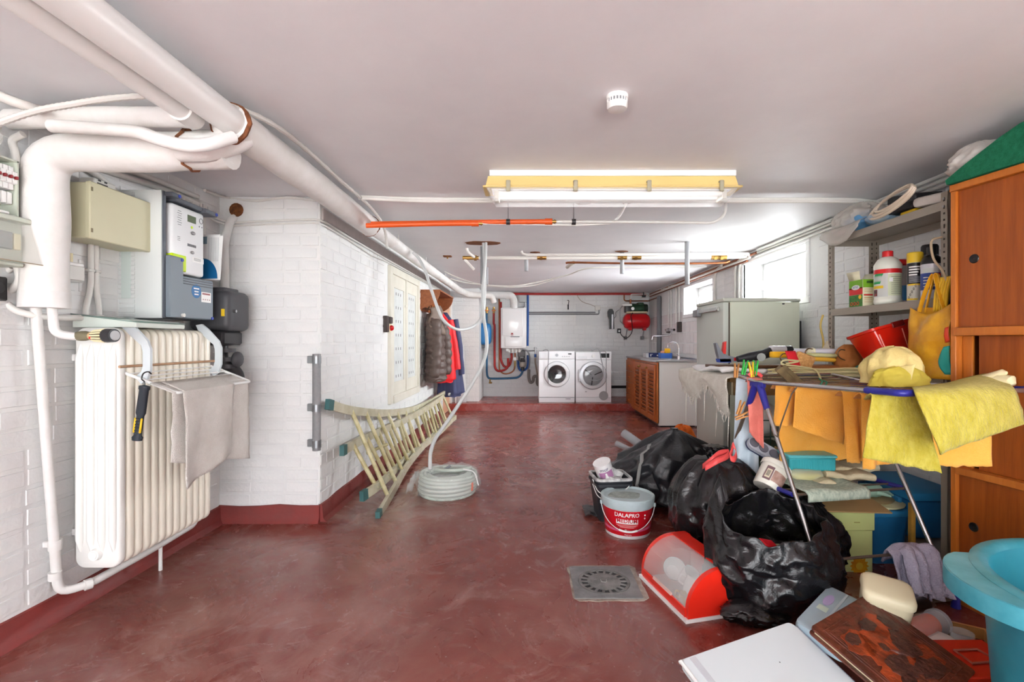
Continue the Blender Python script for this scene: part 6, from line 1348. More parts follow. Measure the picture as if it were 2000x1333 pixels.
M_chn = mat('white_china', (240, 240, 240), 0.2)
def cup(name, lab, s, d, z, tiltv, m=M_chn, rr=0.04, hh=0.062, handle=True, grp='crockery in the bread bin'):
    p = along(s) @ Vector((d, z, 0)); t2 = thing(name, lab, 'cup', p, rot=tiltv, group=grp)
    part('bowl', G().lathe([(0.002, 0.003), (rr*0.6, 0.0), (rr*0.66, 0.004), (rr*0.92, hh*0.5), (rr, hh), (rr*0.94, hh), (rr*0.85, hh*0.5), (rr*0.55, 0.008), (0.002, 0.008)], 28), m, t2, world=False)
    if handle: part('handle', G().tube(catmull([(rr*0.9, 0, hh*0.8), (rr*1.45, 0, hh*0.75), (rr*1.4, 0, hh*0.35), (rr*0.8, 0, hh*0.3)], 5), 0.0045, 8), m, t2, world=False)
    return t2
cup('coffee_cup', 'white cup lying with its open side up in the bread bin', 0.12, 0.075, 0.045, (0.5, -0.5, 2.6))
cup('coffee_cup', 'white cup lying deeper in the bread bin, behind the open one', 0.225, 0.12, 0.045, (0.7, 0.3, 0.4))
cup('coffee_cup', 'pale blue cup nearest the end of the bread bin', 0.055, 0.10, 0.03, (0.3, 0.6, 1.2), mat('pale_blue_china', (186, 210, 226), 0.25))
cup('china_bowl', 'white bowl at the far end of the bread bin', 0.30, 0.11, 0.05, (0.8, -0.2, 0.2), M_chn, 0.05, 0.05, False)
cup('sunflower_cup', 'white cup with a yellow flower at the front of the bread bin', 0.085, 0.035, 0.02, (0.2, -0.2, 2.2), mat('flower_china', (236, 232, 222), 0.25, c2=(234, 190, 60), vs=18), 0.034, 0.045)
# ================================================================ wardrobe with sliding doors
def wood(name, c, c2, st, rough=0.38): 
    m = mat(name, c, rough, c2=c2, vs=5, stretch=st, bump=0.12, bs=30, detail=7); return m
M_wd = wood('sapele_door', (162, 82, 24), (136, 64, 14), (9, 9, 0.5)); M_we = wood('wardrobe_edge', (198, 116, 44), (178, 98, 32), (4, 4, 0.6))
rzW = math.atan2(-0.985, 0.17)
t = thing('wardrobe', 'orange brown wooden cabinet with sliding doors and black finger holes', 'cabinet', (1.80, 2.07, 0), rz=rzW)
WL, WD, WT = 0.74, 0.26, 1.765
def wb(n, a, b, m, **k): return part(n, G().b2(a, b, 0.002), m, k.pop('parent', t), world=False, **k)
wb('side_panel', (0, 0, 0.0), (0.022, WD, WT-0.02), M_we); wb('side_panel', (WL-0.022, 0, 0), (WL, WD, WT-0.02), M_we)
wb('top_panel', (0, -0.006, WT-0.03), (WL, WD, WT), M_we)
wb('back_panel', (0.02, WD-0.008, 0.02), (WL-0.02, WD, WT-0.02), mat('cabinet_dark_back', (58, 40, 28), 0.7))
part('side_lining', G().b2((-0.004, 0.03, 0.0), (0.0, WD, WT-0.025)), mat('cabinet_dark_side', (42, 34, 34), 0.6), t, world=False)
wb('rail', (0.022, -0.014, 1.125), (WL-0.02, 0.05, 1.16), M_we); wb('rail', (0.022, -0.004, 0.545), (WL-0.02, 0.06, 0.575), M_we); wb('plinth', (0.022, 0.004, 0.0), (WL-0.02, 0.05, 0.055), M_we)
for x0, x1, y, z0, z1, hx, hz in ((0.022, WL-0.02, 0.012, 1.16, WT-0.03, 0.085, 1.44), (0.088, WL-0.02, 0.03, 0.575, 1.125, 0.62, 0.85), (0.022, WL-0.02, 0.016, 0.055, 0.545, 0.08, 0.34)):
    d = wb('sliding_door', (x0, y, z0), (x1, y+0.016, z1), M_wd)
    Mh = frame_M((hx, y, hz), (1, 0, 0), (0, 0, 1))
    part('finger_hole', G().lathe([(0.019, 0.0005), (0.017, 0.003), (0.015, 0.0015), (0.001, 0.001)], 22, Mh), M_black, d, world=False)
wb('door_stile', (0.024, 0.032, 0.575), (0.062, 0.046, 1.125), M_we)
foam = G().prism([(0.0, 0), (-0.005, 0.02), (0.06, 0.055), (0.20, 0.12), (0.27, 0.145), (0.74, 0.15), (0.74, 0)], 0.22, Matrix(((1, 0, 0, 0), (0, 0, 1, -0.02), (0, 1, 0, 0), (0, 0, 0, 1))))
foam.xf(WM[t] @ Matrix.Translation((0, 0, WT+0.002)))
solo('foam_block', foam, mat('green_foam', (42, 128, 92), 0.95, c2=(34, 110, 78), vs=60, bump=0.8, bs=320, spec=0.15), 'wedge of dark green foam lying on the wooden cabinet', 'foam', ang=30)
g = bag((1.90, 2.05, WT+0.005), (0.09, 0.10), 0.17, 31, n=56, m=26, crease=0.35, lump=0.25)
solo('plastic_bag', g, mat('white_bag_film', (226, 222, 216), 0.4, c2=(196, 190, 184), vs=5, spec=0.6), 'crumpled white plastic bag behind the green foam', 'bag', ang=70)

# ================================================================ slotted steel shelving
M_ang = mat('shelving_grey', (160, 152, 140), 0.45, 0.25, var=0.06, vs=5); M_hole = mat('slot_dark', (70, 64, 58), 0.8)
SX0, SX1, SY0, SY1 = 1.877, 2.168, 2.17, 3.035
t = thing('shelving_unit', 'grey slotted steel shelving unit beside the wooden cabinet', 'shelves', (2.02, 2.6, 0))
for x, sx in ((SX0, 1), (SX1, -1)):
    for y, sy in ((SY0, 1), (SY1, -1)):
        p = part('post', G().b2((x, y, 0), (x+sx*0.003, y+sy*0.038, 1.775)).b2((x, y, 0), (x+sx*0.038, y+sy*0.003, 1.775)), M_ang, t)
        g = G()
        for k in range(34):
            z = 0.78+k*0.029
            if k % 3 == 2: g.box((x+sx*0.0012, y+sy*0.02, z), (0.0052, 0.006, 0.018)); g.box((x+sx*0.02, y+sy*0.0012, z), (0.006, 0.0052, 0.018))
            else: g.box((x+sx*0.0012, y+sy*0.02, z), (0.0052, 0.008, 0.008)); g.box((x+sx*0.02, y+sy*0.0012, z), (0.008, 0.0052, 0.008))
        part('slot', g, M_hole, p, kind='stuff')
for z in (1.735, 1.30, 0.955, 0.12):
    s = part('shelf', G().b2((SX0+0.002, SY0+0.002, z-0.004), (SX1-0.002, SY1-0.002, z)), M_ang, t)
    for a, b in (((SX0-0.001, SY0+0.004, z-0.04), (SX0+0.002, SY1-0.004, z)), ((SX1-0.002, SY0+0.004, z-0.04), (SX1+0.001, SY1-0.004, z)), ((SX0+0.003, SY0-0.001, z-0.04), (SX1-0.003, SY0+0.002, z)), ((SX0+0.003, SY1-0.002, z-0.04), (SX1-0.003, SY1+0.001, z))):
        part('shelf_lip', G().b2(a, b), M_ang, s)
for y, z in ((SY0+0.02, 1.71), (SY0+0.02, 1.745), (SY1-0.02, 1.715), (SY0+0.02, 1.28), (SY1-0.02, 1.28)):
    part('bolt', G().cyl((SX0-0.006, y, z), (SX0, y, z), 0.006, n=8), M_steel, t)
zs = 1.301
# bottles on the middle shelf
def lathe_thing(name, lab, cat, x, y, z, segs, n=28, sx=1, sy=1, rz=0.0, group=None):
    t = thing(name, lab, cat, (x, y, z), rz=rz, group=group)
    for nm, prof, m in segs: part(nm, G().lathe(prof, n, sx=sx, sy=sy), m, t, world=False)
    return t
M_jug = mat('white_jug', (232, 234, 222), 0.3); M_capr = mat('red_cap', (224, 36, 40), 0.35)
t = thing('plant_food_box', 'small opened green and white carton on the middle steel shelf', 'box', (1.925, 2.75, zs), rz=0.0)
bx, by_, bz = 1.879, 2.725, zs
M_car = mat('carton_green', (120, 178, 40), 0.45); M_cream2 = mat('carton_cream', (226, 222, 190), 0.5)
part('carton', G().b2((bx, by_, bz), (bx+0.062, by_+0.115, bz+0.15), 0.002), M_cream2, t)
Mf = frame_M((bx-0.0004, by_+0.0575, bz+0.075), (0, -1, 0), (0, 0, 1))
part('front_print', patch(0.113, 0.05, Mf, 0.0006, 0, 0.05), M_car, t); part('front_print', patch(0.113, 0.04, Mf, 0.0006, 0, 0.012), mat('carton_red', (214, 40, 44), 0.45), t)
part('front_print', patch(0.113, 0.066, Mf, 0.0006, 0, -0.042), mat('carton_leaf_green', (70, 140, 56), 0.5, c2=(44, 104, 44), vs=40), t)
part('logo_oval', G().prism([(0.034*math.cos(2*PI*i/20), 0.034+0.014*math.sin(2*PI*i/20)) for i in range(20)], 0.0012, Mf), M_white, t)
part('logo_lettering', text_g('NTVE', 0.017, Mf @ Matrix.Translation((0, 0.034, 0)), 0.002), mat('leaflet_blue'), t)
part('yellow_seal', disc((0.036, -0.022), 0.012, Mf, 0.0012, 16), mat('safety_yellow'), t)
for k in range(3): part('warning_symbol', G().tube([Mf @ Vector((-0.034+k*0.026+0.009*math.cos(2*PI*i/12), -0.058+0.009*math.sin(2*PI*i/12), 0.001)) for i in range(12)], 0.0016, 4, closed=True), M_capr, t)
Ms = FRONT((bx+0.031, by_-0.0003, bz+0.075))
part('side_print', patch(0.06, 0.045, Ms, 0.0006, 0, 0.052), M_car, t); part('side_print', patch(0.05, 0.008, Ms, 0.0006, 0, -0.012), mat('carton_red'), t)
g = G()
for k in range(7): q = patch(0.045, 0.002, Ms, 0.0006, 0, 0.02-k*0.012 if k != 2 else -0.03); g.add(q.v, q.f)
part('side_text', g, mat('text_ochre', (190, 140, 70), 0.6), t); part('side_barcode', patch(0.035, 0.014, Ms, 0.001, 0.008, 0.06), mat('barcode_green', (50, 90, 30), 0.6), t)
part('flap', G().add([(bx, by_+0.02, bz+0.15), (bx, by_+0.113, bz+0.15), (bx-0.01, by_+0.125, bz+0.20), (bx-0.005, by_+0.02, bz+0.20)], [(0, 1, 2, 3)]), M_cream2, t, solid=0.001)
part('flap', G().add([(bx+0.06, by_+0.0, bz+0.15), (bx+0.06, by_+0.11, bz+0.15), (bx+0.085, by_+0.1, bz+0.19), (bx+0.08, by_, bz+0.185)], [(0, 1, 2, 3)]), M_cream2, t, solid=0.001)
t = lathe_thing('cleaner_jug', 'large white jug with a red cap and green and red label', 'bottle', 1.948, 2.63, zs, (('jug', [(0.002, 0), (0.056, 0), (0.063, 0.008), (0.064, 0.025), (0.0615, 0.03), (0.0615, 0.19), (0.064, 0.196), (0.063, 0.215), (0.045, 0.245), (0.024, 0.258), (0.024, 0.262)], M_jug), ('cap', [(0.024, 0.256), (0.025, 0.256), (0.025, 0.286), (0.022, 0.289), (0.002, 0.289)], M_capr)))
fj = math.atan2(-2.63, -1.948)
def cyl_patch(name, a0, a1, z0, z1, r, m, t, skew=0.0, n=12):
    part(name, G().sheet(lambda u, v: (r*math.cos(a0+(a1-a0)*u+skew*v), r*math.sin(a0+(a1-a0)*u+skew*v), z0+(z1-z0)*v), n, 1), m, t, world=False)
cyl_patch('label_band', fj-1.5, fj+1.5, 0.165, 0.188, 0.0622, M_capr, t); cyl_patch('label_back', fj-1.5, fj+0.02, 0.04, 0.165, 0.0620, mat('label_grey', (206, 208, 204), 0.4), t)
cyl_patch('label_green', fj-1.35, fj-0.55, 0.11, 0.165, 0.0624, mat('label_green', (36, 160, 84), 0.4), t, skew=0.25); cyl_patch('label_yellow', fj-1.4, fj-0.3, 0.085, 0.1, 0.0624, mat('safety_yellow'), t)
cyl_patch('label_text_panel', fj+0.02, fj+1.25, 0.045, 0.16, 0.0622, mat('label_pale_green', (206, 214, 180), 0.45), t); cyl_patch('label_picture', fj-1.3, fj-0.8, 0.045, 0.08, 0.0625, mat('label_photo', (150, 70, 70), 0.5, c2=(60, 50, 50), vs=60), t)
for k in range(9): cyl_patch('label_text', fj+0.25, fj+1.1, 0.055+k*0.011, 0.057+k*0.011, 0.0624, mat('print_grey'), t, n=8)
cyl_patch('warning_diamond', fj+0.12, fj+0.38, 0.118, 0.14, 0.0626, M_white, t, n=3)
part('band_lettering', text_g('LOTION', 0.013, frame_M((0.063*math.cos(fj+0.5), 0.063*math.sin(fj+0.5), 0.176), (-math.sin(fj+0.5), math.cos(fj+0.5), 0), (0, 0, 1)), 0.001, 0.063), M_white, t, world=False) if False else None
t = lathe_thing('spray_bottle', 'clear spray bottle with a red trigger behind the yellow can', 'bottle', 2.03, 2.63, zs, (('bottle', [(0.002, 0), (0.04, 0), (0.044, 0.01), (0.044, 0.12), (0.03, 0.18), (0.017, 0.20), (0.017, 0.21)], mat('grey_clear_bottle', (170, 168, 166), 0.25, alpha=0.85)),))
part('trigger_head', G().b2((-0.05, -0.016, 0.21), (0.03, 0.016, 0.245), 0.008).b2((-0.035, -0.01, 0.17), (-0.022, 0.01, 0.21), 0.004), M_capr, t, world=False)
part('blue_label', G().lathe([(0.0445, 0.02), (0.0445, 0.10)], 24), mat('label_blue', (36, 110, 160), 0.4), t, world=False)
t = lathe_thing('toilet_bottle', 'grey bottle with a red cap standing between the white jug and yellow can', 'bottle', 2.03, 2.50, zs, (('bottle', [(0.002, 0), (0.038, 0), (0.04, 0.01), (0.04, 0.13), (0.03, 0.17), (0.02, 0.18)], mat('grey_clear_bottle')), ('cap', [(0.028, 0.172), (0.028, 0.20), (0.002, 0.202)], M_capr), ('blue_label', [(0.0405, 0.015), (0.0405, 0.10)], mat('label_blue'))))
t = lathe_thing('spray_can', 'yellow and black aerosol can with a yellow cap', 'spray can', 1.925, 2.415, zs, (('can', [(0.002, 0), (0.031, 0), (0.033, 0.004), (0.033, 0.19), (0.03, 0.195)], mat('can_grey', (196, 194, 180), 0.35)), ('cap', [(0.0335, 0.19), (0.0335, 0.238), (0.03, 0.242), (0.002, 0.242)], mat('safety_yellow')), ('black_wrap', [(0.0334, 0.085), (0.0334, 0.188)], M_black)))
fy = math.atan2(-2.415, -1.925)
cyl_patch('yellow_panel', fy-1.5, fy+0.3, 0.005, 0.085, 0.0334, mat('safety_yellow'), t, skew=0.5)
for k in range(4): cyl_patch('white_lettering', fy-0.8, fy+(0.7-0.15*k), 0.165-k*0.013, 0.172-k*0.013, 0.0337, M_white, t, n=8)
for k in range(6): cyl_patch('text_line', fy-0.8, fy+0.7, 0.092+k*0.0055, 0.094+k*0.0055, 0.0337, mat('print_pale'), t, n=8)
for k in range(5): part('chain_print', G().tube([(0.0338*math.cos(fy-0.8+0.22*k+0.09*math.cos(2*PI*i/10)), 0.0338*math.sin(fy-0.8+0.22*k+0.09*math.cos(2*PI*i/10)), 0.018+0.014*k+0.006*math.sin(2*PI*i/10)) for i in range(10)], 0.0009, 4, closed=True), M_black, t, world=False)
lathe_thing('spray_can', 'tall blue grey aerosol can with a black cap behind the yellow can', 'spray can', 2.01, 2.43, zs, (('can', [(0.002, 0), (0.033, 0), (0.035, 0.004), (0.035, 0.23), (0.032, 0.236)], mat('can_steel_blue', (96, 116, 156), 0.3, 0.4, c2=(150, 170, 176), vs=6, stretch=(1, 1, 0.8))), ('cap', [(0.0355, 0.232), (0.0355, 0.275), (0.031, 0.283), (0.002, 0.283)], M_black)))
t = lathe_thing('detergent_bottle', 'navy labelled bottle with black shoulders and cap next to the post', 'bottle', 1.928, 2.32, zs, (('bottle', [(0.002, 0), (0.038, 0), (0.042, 0.008), (0.042, 0.165)], mat('bottle_white', (214, 214, 220), 0.35)), ('shoulder', [(0.0425, 0.165), (0.0425, 0.18), (0.035, 0.20), (0.018, 0.212), (0.0175, 0.218)], M_black), ('cap', [(0.018, 0.212), (0.019, 0.214), (0.019, 0.25), (0.002, 0.252)], M_black), ('navy_label', [(0.0424, 0.045), (0.0424, 0.125)], mat('label_navy', (44, 70, 150), 0.4)), ('silver_band', [(0.0427, 0.15), (0.0427, 0.168)], mat('silver_plastic'))))
fd = math.atan2(-2.32, -1.928); cyl_patch('hazard_label', fd+0.5, fd+0.95, 0.095, 0.122, 0.0428, M_capr, t, n=4); cyl_patch('text_panel', fd-0.9, fd+0.9, 0.127, 0.148, 0.0427, mat('label_grey'), t)
for k in range(4): cyl_patch('text_line', fd-0.8, fd+0.3, 0.06+k*0.014, 0.064+k*0.014, 0.0428, M_white, t, n=6)
lathe_thing('small_bottle', 'small white bottle half hidden behind the shelf post', 'bottle', 1.99, 2.28, zs, (('bottle', [(0.002, 0), (0.026, 0), (0.028, 0.006), (0.028, 0.11), (0.02, 0.125), (0.012, 0.13)], mat('white_bottle', (226, 226, 228), 0.3)), ('cap', [(0.014, 0.125), (0.014, 0.148), (0.002, 0.15)], mat('white_bottle'))))
# clutter on the top shelf
zt = 1.736
M_film2 = mat('cloudy_bag', (224, 218, 208), 0.3, alpha=0.5, spec=0.7)
t = thing('plastic_bag', 'cloudy plastic bag with blue and red packs hanging off the top shelf', 'bag', (1.93, 2.9, zt))
part('bag_film', bag((1.99, 2.90, zt), (0.125, 0.165), 0.19, 41, n=64, m=30, crease=0.25, lump=0.22), M_film2, t, ang=70)
part('bag_overhang', G().sheet(lambda u, v: (1.90-0.05*math.sin(v*PI/2)+0.012*noise.noise(Vector((u*5, v*5, 2))), 2.72+0.36*u, zt+0.06-0.12*v*v*(0.4+0.6*math.sin(u*PI))), 14, 12), M_film2, t, solid=0.001, ang=70)
part('blue_pack', bag((1.985, 2.86, zt), (0.09, 0.13), 0.13, 43, n=40, m=18, crease=0.25), mat('pack_blue', (96, 152, 196), 0.4), t, ang=70)
part('red_pack', G().box((1.915, 2.97, zt+0.025), (0.03, 0.07, 0.05), 0.01), M_capr, t)
t = thing('printed_bag', 'blue printed plastic packet on the top shelf below the coiled cable', 'packet', (1.96, 2.62, zt))
part('packet', bag((1.965, 2.66, zt), (0.085, 0.10), 0.09, 45, n=44, m=18, crease=0.3), mat('packet_blue', (120, 168, 206), 0.35, c2=(196, 206, 206), vs=9), t, ang=70)
t = thing('router_box', 'black plastic device wedged on the top shelf by the coiled cable', 'device', (2.0, 2.5, zt))
part('case', G().box((1.99, 2.50, zt+0.10), (0.16, 0.17, 0.045), 0.008, rot=(0.15, -0.1, 0.1)), M_dark, t)
part('lower_case', G().box((1.99, 2.51, zt+0.05), (0.15, 0.16, 0.05), 0.008, rot=(0.05, 0.1, 0.05)), M_black, t)
solo('yellow_tray', G().box((1.955, 2.44, zt+0.014), (0.10, 0.10, 0.02), 0.006), mat('ochre_yellow', (206, 168, 30), 0.4), 'yellow edge of a flat tray under the black device', 'tray')
t = thing('coiled_cable', 'loops of cream cable flopped over the front of the top shelf', 'cable', (1.92, 2.52, zt))
M_crm = mat('cream_cable', (228, 212, 190), 0.4)
for k in range(3):
    o = k*0.012; pts = [(1.868-o*0.3+0.03*math.cos(2*PI*i/28), 2.50-o+(0.185-0.015*k)*math.cos(2*PI*i/28+0.6), zt+0.075+0.008*k+(0.052-0.006*k)*math.sin(2*PI*i/28+0.3)) for i in range(28)]
    part('cable_loop', G().tube(pts, 0.0075, 8, closed=True), M_crm, t)
g = G().tube(catmull([(1.89, 2.22, zt+0.045), (1.88, 2.3, zt+0.03), (1.90, 2.42, zt+0.045), (1.99, 2.5, zt+0.03)], 6), [0.03]*19, 10, sx=0.9)
solo('white_packet', G().box((1.945, 2.27, zt+0.035), (0.13, 0.22, 0.05), 0.02, rot=(0.1, -0.12, 0.05), seg=2), mat('white_bag_film'), 'white plastic-wrapped packet at the near end of the top shelf', 'packet')
# yellow bag and its cables hung on the shelving
M_yel = mat('yellow_oilcloth', (232, 174, 40), 0.35, c2=(206, 142, 24), vs=8, bump=0.6, bs=18)
t = thing('shopping_bag', 'yellow oilcloth shopping bag hanging from the steel shelf post', 'bag', (1.84, 2.2, 0.93))
def bagface(xo, dpt):
    def f(u, v):
        y = 2.10+0.25*u*(0.9+0.1*v); bl = math.sin(u*PI)**0.7*math.sin(min(1, v*1.1)*PI)*dpt*0.6+0.006*rid(Vector((u*3+v*2, v*3-u, xo)))
        return (xo-bl+0.01*noise.noise(Vector((u*4, v*4, xo*9))), y, 1.265-0.33*v-0.04*(1-v)*math.sin(u*PI)*(1 if xo < 1.85 else 0.2))
    return f
part('bag_front', G().sheet(bagface(1.832, 0.03), 18, 20), M_yel, t, solid=0.003, ang=70)
part('bag_back', G().sheet(bagface(1.866, -0.004), 12, 14), M_yel, t, solid=0.003, ang=70)
part('teal_patch', G().sheet(lambda u, v: (lambda p: (p[0]-0.004, p[1], p[2]))(bagface(1.832, 0.03)(0.0+0.22*u*math.sin(PI*(0.15+0.7*v)), 0.55+0.38*v)), 6, 10), mat('teal_print', (40, 168, 158), 0.4), t, solid=0.001)
part('red_patch', G().sheet(lambda u, v: (lambda p: (p[0]-0.004, p[1], p[2]))(bagface(1.832, 0.03)(0.0+0.07*u, 0.3+0.2*v)), 3, 6), mat('orange_red_print', (226, 70, 40), 0.4), t, solid=0.001)
for a, b in ((2.28, 2.235), (2.14, 2.21)):
    part('bag_handle', G().tube(catmull([(1.836, a, 1.24), (1.842, (a+b)/2, 1.32), (1.855, b, 1.395), (1.86, b-0.01, 1.40), (1.862, (a+b)/2, 1.30), (1.866, a, 1.24)], 6), 0.011, 6, sx=0.35), M_yel, t)
t = thing('extension_cord', 'bundle of yellow extension cord hung on the shelf post above the yellow bag', 'cord', (1.865, 2.17, 1.25))
for k in range(5):
    y = 2.135+0.015*k
    part('cord_loop', G().tube(catmull([(1.86, y, 1.385), (1.85, y+0.008, 1.32), (1.848, y+0.012, 1.255), (1.855, y+0.02, 1.25), (1.86, y+0.014, 1.32), (1.862, y+0.006, 1.39)], 5), 0.006, 8), mat('cord_yellow', (226, 180, 40), 0.4), t)
solo('string', G().tube(catmull([(1.86, 2.18, 1.57), (1.845, 2.22, 1.56), (1.845, 2.21, 1.48), (1.85, 2.17, 1.42), (1.858, 2.15, 1.36)], 6), 0.005, 6), mat('cord_beige', (186, 166, 138), 0.7), 'beige cord looping down from the shelf post to the yellow bag', 'cord')
solo('string', G().tube(catmull([(1.86, 3.06, 1.27), (1.85, 3.07, 1.2), (1.862, 3.06, 1.1), (1.855, 3.06, 1.0)], 6), 0.006, 6), mat('cord_ochre', (196, 170, 90), 0.6), 'yellowish cord hanging on the far shelf post', 'cord')

# ================================================================ table behind the drying rack
M_tab = wood('table_wood', (150, 116, 70), (126, 92, 50), (0.8, 6, 6), 0.5)
TZ = 0.90; TX0, TX1, TY0, TY1 = 1.125, 1.855, 2.70, 3.5
t = thing('work_table', 'old wooden table heaped with odds and ends behind the drying rack', 'table', (1.49, 3.1, 0))
part('table_top', G().b2((TX0, TY0, TZ-0.025), (TX1, TY1, TZ), 0.003), M_tab, t)
part('apron', G().b2((TX0+0.03, TY0+0.02, TZ-0.10), (TX1-0.03, TY0+0.04, TZ-0.025)), M_tab, t); part('apron', G().b2((TX0+0.02, TY0+0.03, TZ-0.10), (TX0+0.04, TY1-0.03, TZ-0.025)), mat('apron_green', (176, 168, 140), 0.5), t)
for x, y in ((TX0+0.12, TY0+0.06), (TX0+0.38, TY1-0.06), (TX1-0.05, TY0+0.06), (TX1-0.05, TY1-0.06)):
    part('leg', G().b2((x-0.022, y-0.022, 0), (x+0.022, y+0.022, TZ-0.025)), M_tab, t)
# things on it
M_brd = wood('dark_board', (104, 68, 40), (84, 52, 30), (0.8, 6, 6), 0.45)
solo('wooden_board', G().b2((1.14, 2.95, TZ+0.04), (1.78, 3.12, TZ+0.058), 0.002), M_brd, 'long dark wooden board under the mop head on the table', 'board')
solo('newspaper_stack', G().b2((1.18, 2.86, TZ+0.001), (1.80, 3.16, TZ+0.036), 0.004), mat('paper_grey', (186, 180, 170), 0.8), 'flat grey stack of papers below the dark board', 'papers')
t = thing('chopping_board', 'thick brown chopping board with a slot handle on the table', 'chopping board', (1.72, 2.84, TZ+0.037))
part('board', G().prism(rrect(0.36, 0.16, 0.045, 5), 0.028, Matrix.Translation((1.70, 2.86, TZ+0.037))), wood('chopping_wood', (168, 104, 54), (140, 82, 40), (1, 6, 6), 0.4), t)
part('slot', G().prism(rrect(0.06, 0.018, 0.008, 4), 0.0008, Matrix.Translation((1.845, 2.82, TZ+0.0652))), M_dark, t)
part('slot_edge', G().b2((1.81, 2.778, TZ+0.046), (1.865, 2.7815, TZ+0.054)), M_dark, t)
t = thing('mop_head', 'grey, red and blue mop gripper lying at the left end of the table', 'mop', (1.2, 3.0, TZ+0.06))
Mm = FRONT((0, 3.03, 0)); zz = TZ+0.06
def px2(pts, Y): return [(X(a, Y), Z(b, Y)) for a, b in pts]
part('grey_claw', G().prism(px2([(1393, 671), (1396, 670), (1401, 680), (1408, 691), (1418, 695), (1434, 698), (1434, 706), (1402, 707), (1397, 690)], 3.03), 0.04, Mm), mat('mop_grey', (112, 116, 124), 0.45), t)
part('blue_base', G().prism(px2([(1400, 701), (1424, 701), (1424, 708), (1402, 708)], 3.02), 0.05, FRONT((0, 3.04, 0))), mat('mop_blue', (36, 74, 170), 0.4), t)
part('red_claw', G().prism(px2([(1408, 690), (1411, 669), (1415, 667), (1414, 692)], 3.03), 0.03, Mm), mat('red_plastic'), t)
part('red_ring', G().cyl(P(1432, 702, 3.0), P(1440, 702, 3.0), 0.014, n=12), mat('red_plastic'), t)
t = thing('vacuum_tube', 'white vacuum cleaner tube with black ends lying across the table', 'vacuum tube', (1.6, 2.9, TZ+0.1))
part('tube', G().cyl(P(1540, 687, 2.98), P(1660, 688, 2.86), 0.0195, n=18), mat('tube_lilac_white', (216, 214, 222), 0.3), t)
part('black_end', G().tube([P(1655, 688, 2.865), P(1658, 688, 2.86), P(1676, 689, 2.84), P(1678, 689, 2.838), P(1697, 690, 2.81)], [0.022, 0.0245, 0.0245, 0.02, 0.019], 18).tube([P(1697, 690, 2.81), P(1694, 690, 2.814)], 0.014, 14), M_black, t)
part('nozzle', G().tube([P(1440, 702, 2.95), P(1462, 698, 2.95), P(1490, 693, 2.95), P(1510, 686, 2.96), P(1545, 684, 2.98)], [0.018, 0.028, 0.03, 0.032, 0.026], 12), mat('nozzle_black', (40, 40, 44), 0.4), t)
part('silver_joint', G().cyl(P(1505, 683, 2.94), P(1532, 683, 2.96), 0.024, n=14), mat('silver_plastic'), t)
part('wheel', G().tube([P(1487, 698, 2.90), P(1487, 698, 2.925)], 0.024, 18).tube([P(1487, 698, 2.895), P(1487, 698, 2.90)], 0.013, 14), mat('wheel_silver', (96, 96, 92), 0.35, 0.5), t)
def little(name, lab, cat, g, m, **k): return solo(name, g, m, lab, cat, **k)
little('yellow_sponge', 'yellow sponge under the black nozzle on the table', 'sponge', G().box(P(1526, 693, 2.84), (0.12, 0.05, 0.035), 0.006), mat('yellow_sponge'))
little('red_strap', 'bright red strap hanging over the front edge of the table clutter', 'strap', G().sheet(lambda u, v: P(1533+20*u+16*v, 686+44*v, 2.70-0.03*math.sin(v*PI)), 4, 12), mat('strap_red', (216, 30, 44), 0.5), solid=0.004)
little('bath_sponge', 'peach coloured flat sponge on the table front edge', 'sponge', G().box(P(1570, 704, 2.70), (0.115, 0.03, 0.075), 0.014, rot=(0.2, 0.35, 0.1), seg=2), mat('peach_sponge2', (236, 186, 120), 0.95, c2=(206, 150, 90), vs=60, bump=0.8, bs=120))
little('cleaning_cloth', 'folded pale green and yellow cleaning pads beside the vacuum tube', 'cloth', G().box(P(1603, 694, 2.82), (0.15, 0.08, 0.022), 0.008, rot=(0, 0.04, 0)), mat('pad_green', (206, 206, 150), 0.9))
little('cleaning_pad', 'yellow cleaning pad under the pale green one', 'cloth', G().box(P(1600, 702, 2.815), (0.15, 0.09, 0.024), 0.008, rot=(0, 0.04, 0)), mat('pad_yellow', (232, 178, 56), 0.9))
little('paper_scrap', 'pale crumpled paper on the vacuum tube', 'paper', G().sheet(lambda u, v: P(1575+18*u, 690-9*v+2*math.sin(u*7), 2.84-0.03*u), 5, 4), mat('paper_cream', (222, 214, 186), 0.8), solid=0.002)
little('white_cone', 'off white paper cone standing behind the vacuum tube', 'cone', G().lathe([(0.05, 0), (0.012, 0.075), (0.001, 0.077)], 16, Matrix.Translation(P(1618, 690, 3.05))), mat('cone_cream', (214, 204, 180), 0.8))
for k, (px, py, lab) in enumerate(((1528, 700, 'beside the red strap'), (1577, 690, 'above the peach sponge'), (1640, 692, 'on the chopping board'))):
    c = P(px, py, 2.74)
    little('coat_hook', 'bronze wire hook sticking up '+lab, 'hook', G().tube(catmull([c+Vector((0.03, 0, -0.035)), c+Vector((0.0, 0, -0.02)), c+Vector((-0.012, 0, 0.005)), c+Vector((0.005, 0, 0.025)), c+Vector((0.03, 0, 0.022))], 5), 0.0035, 6), mat('hook_bronze', (104, 78, 50), 0.4, 0.6), group='bronze hooks on the table')
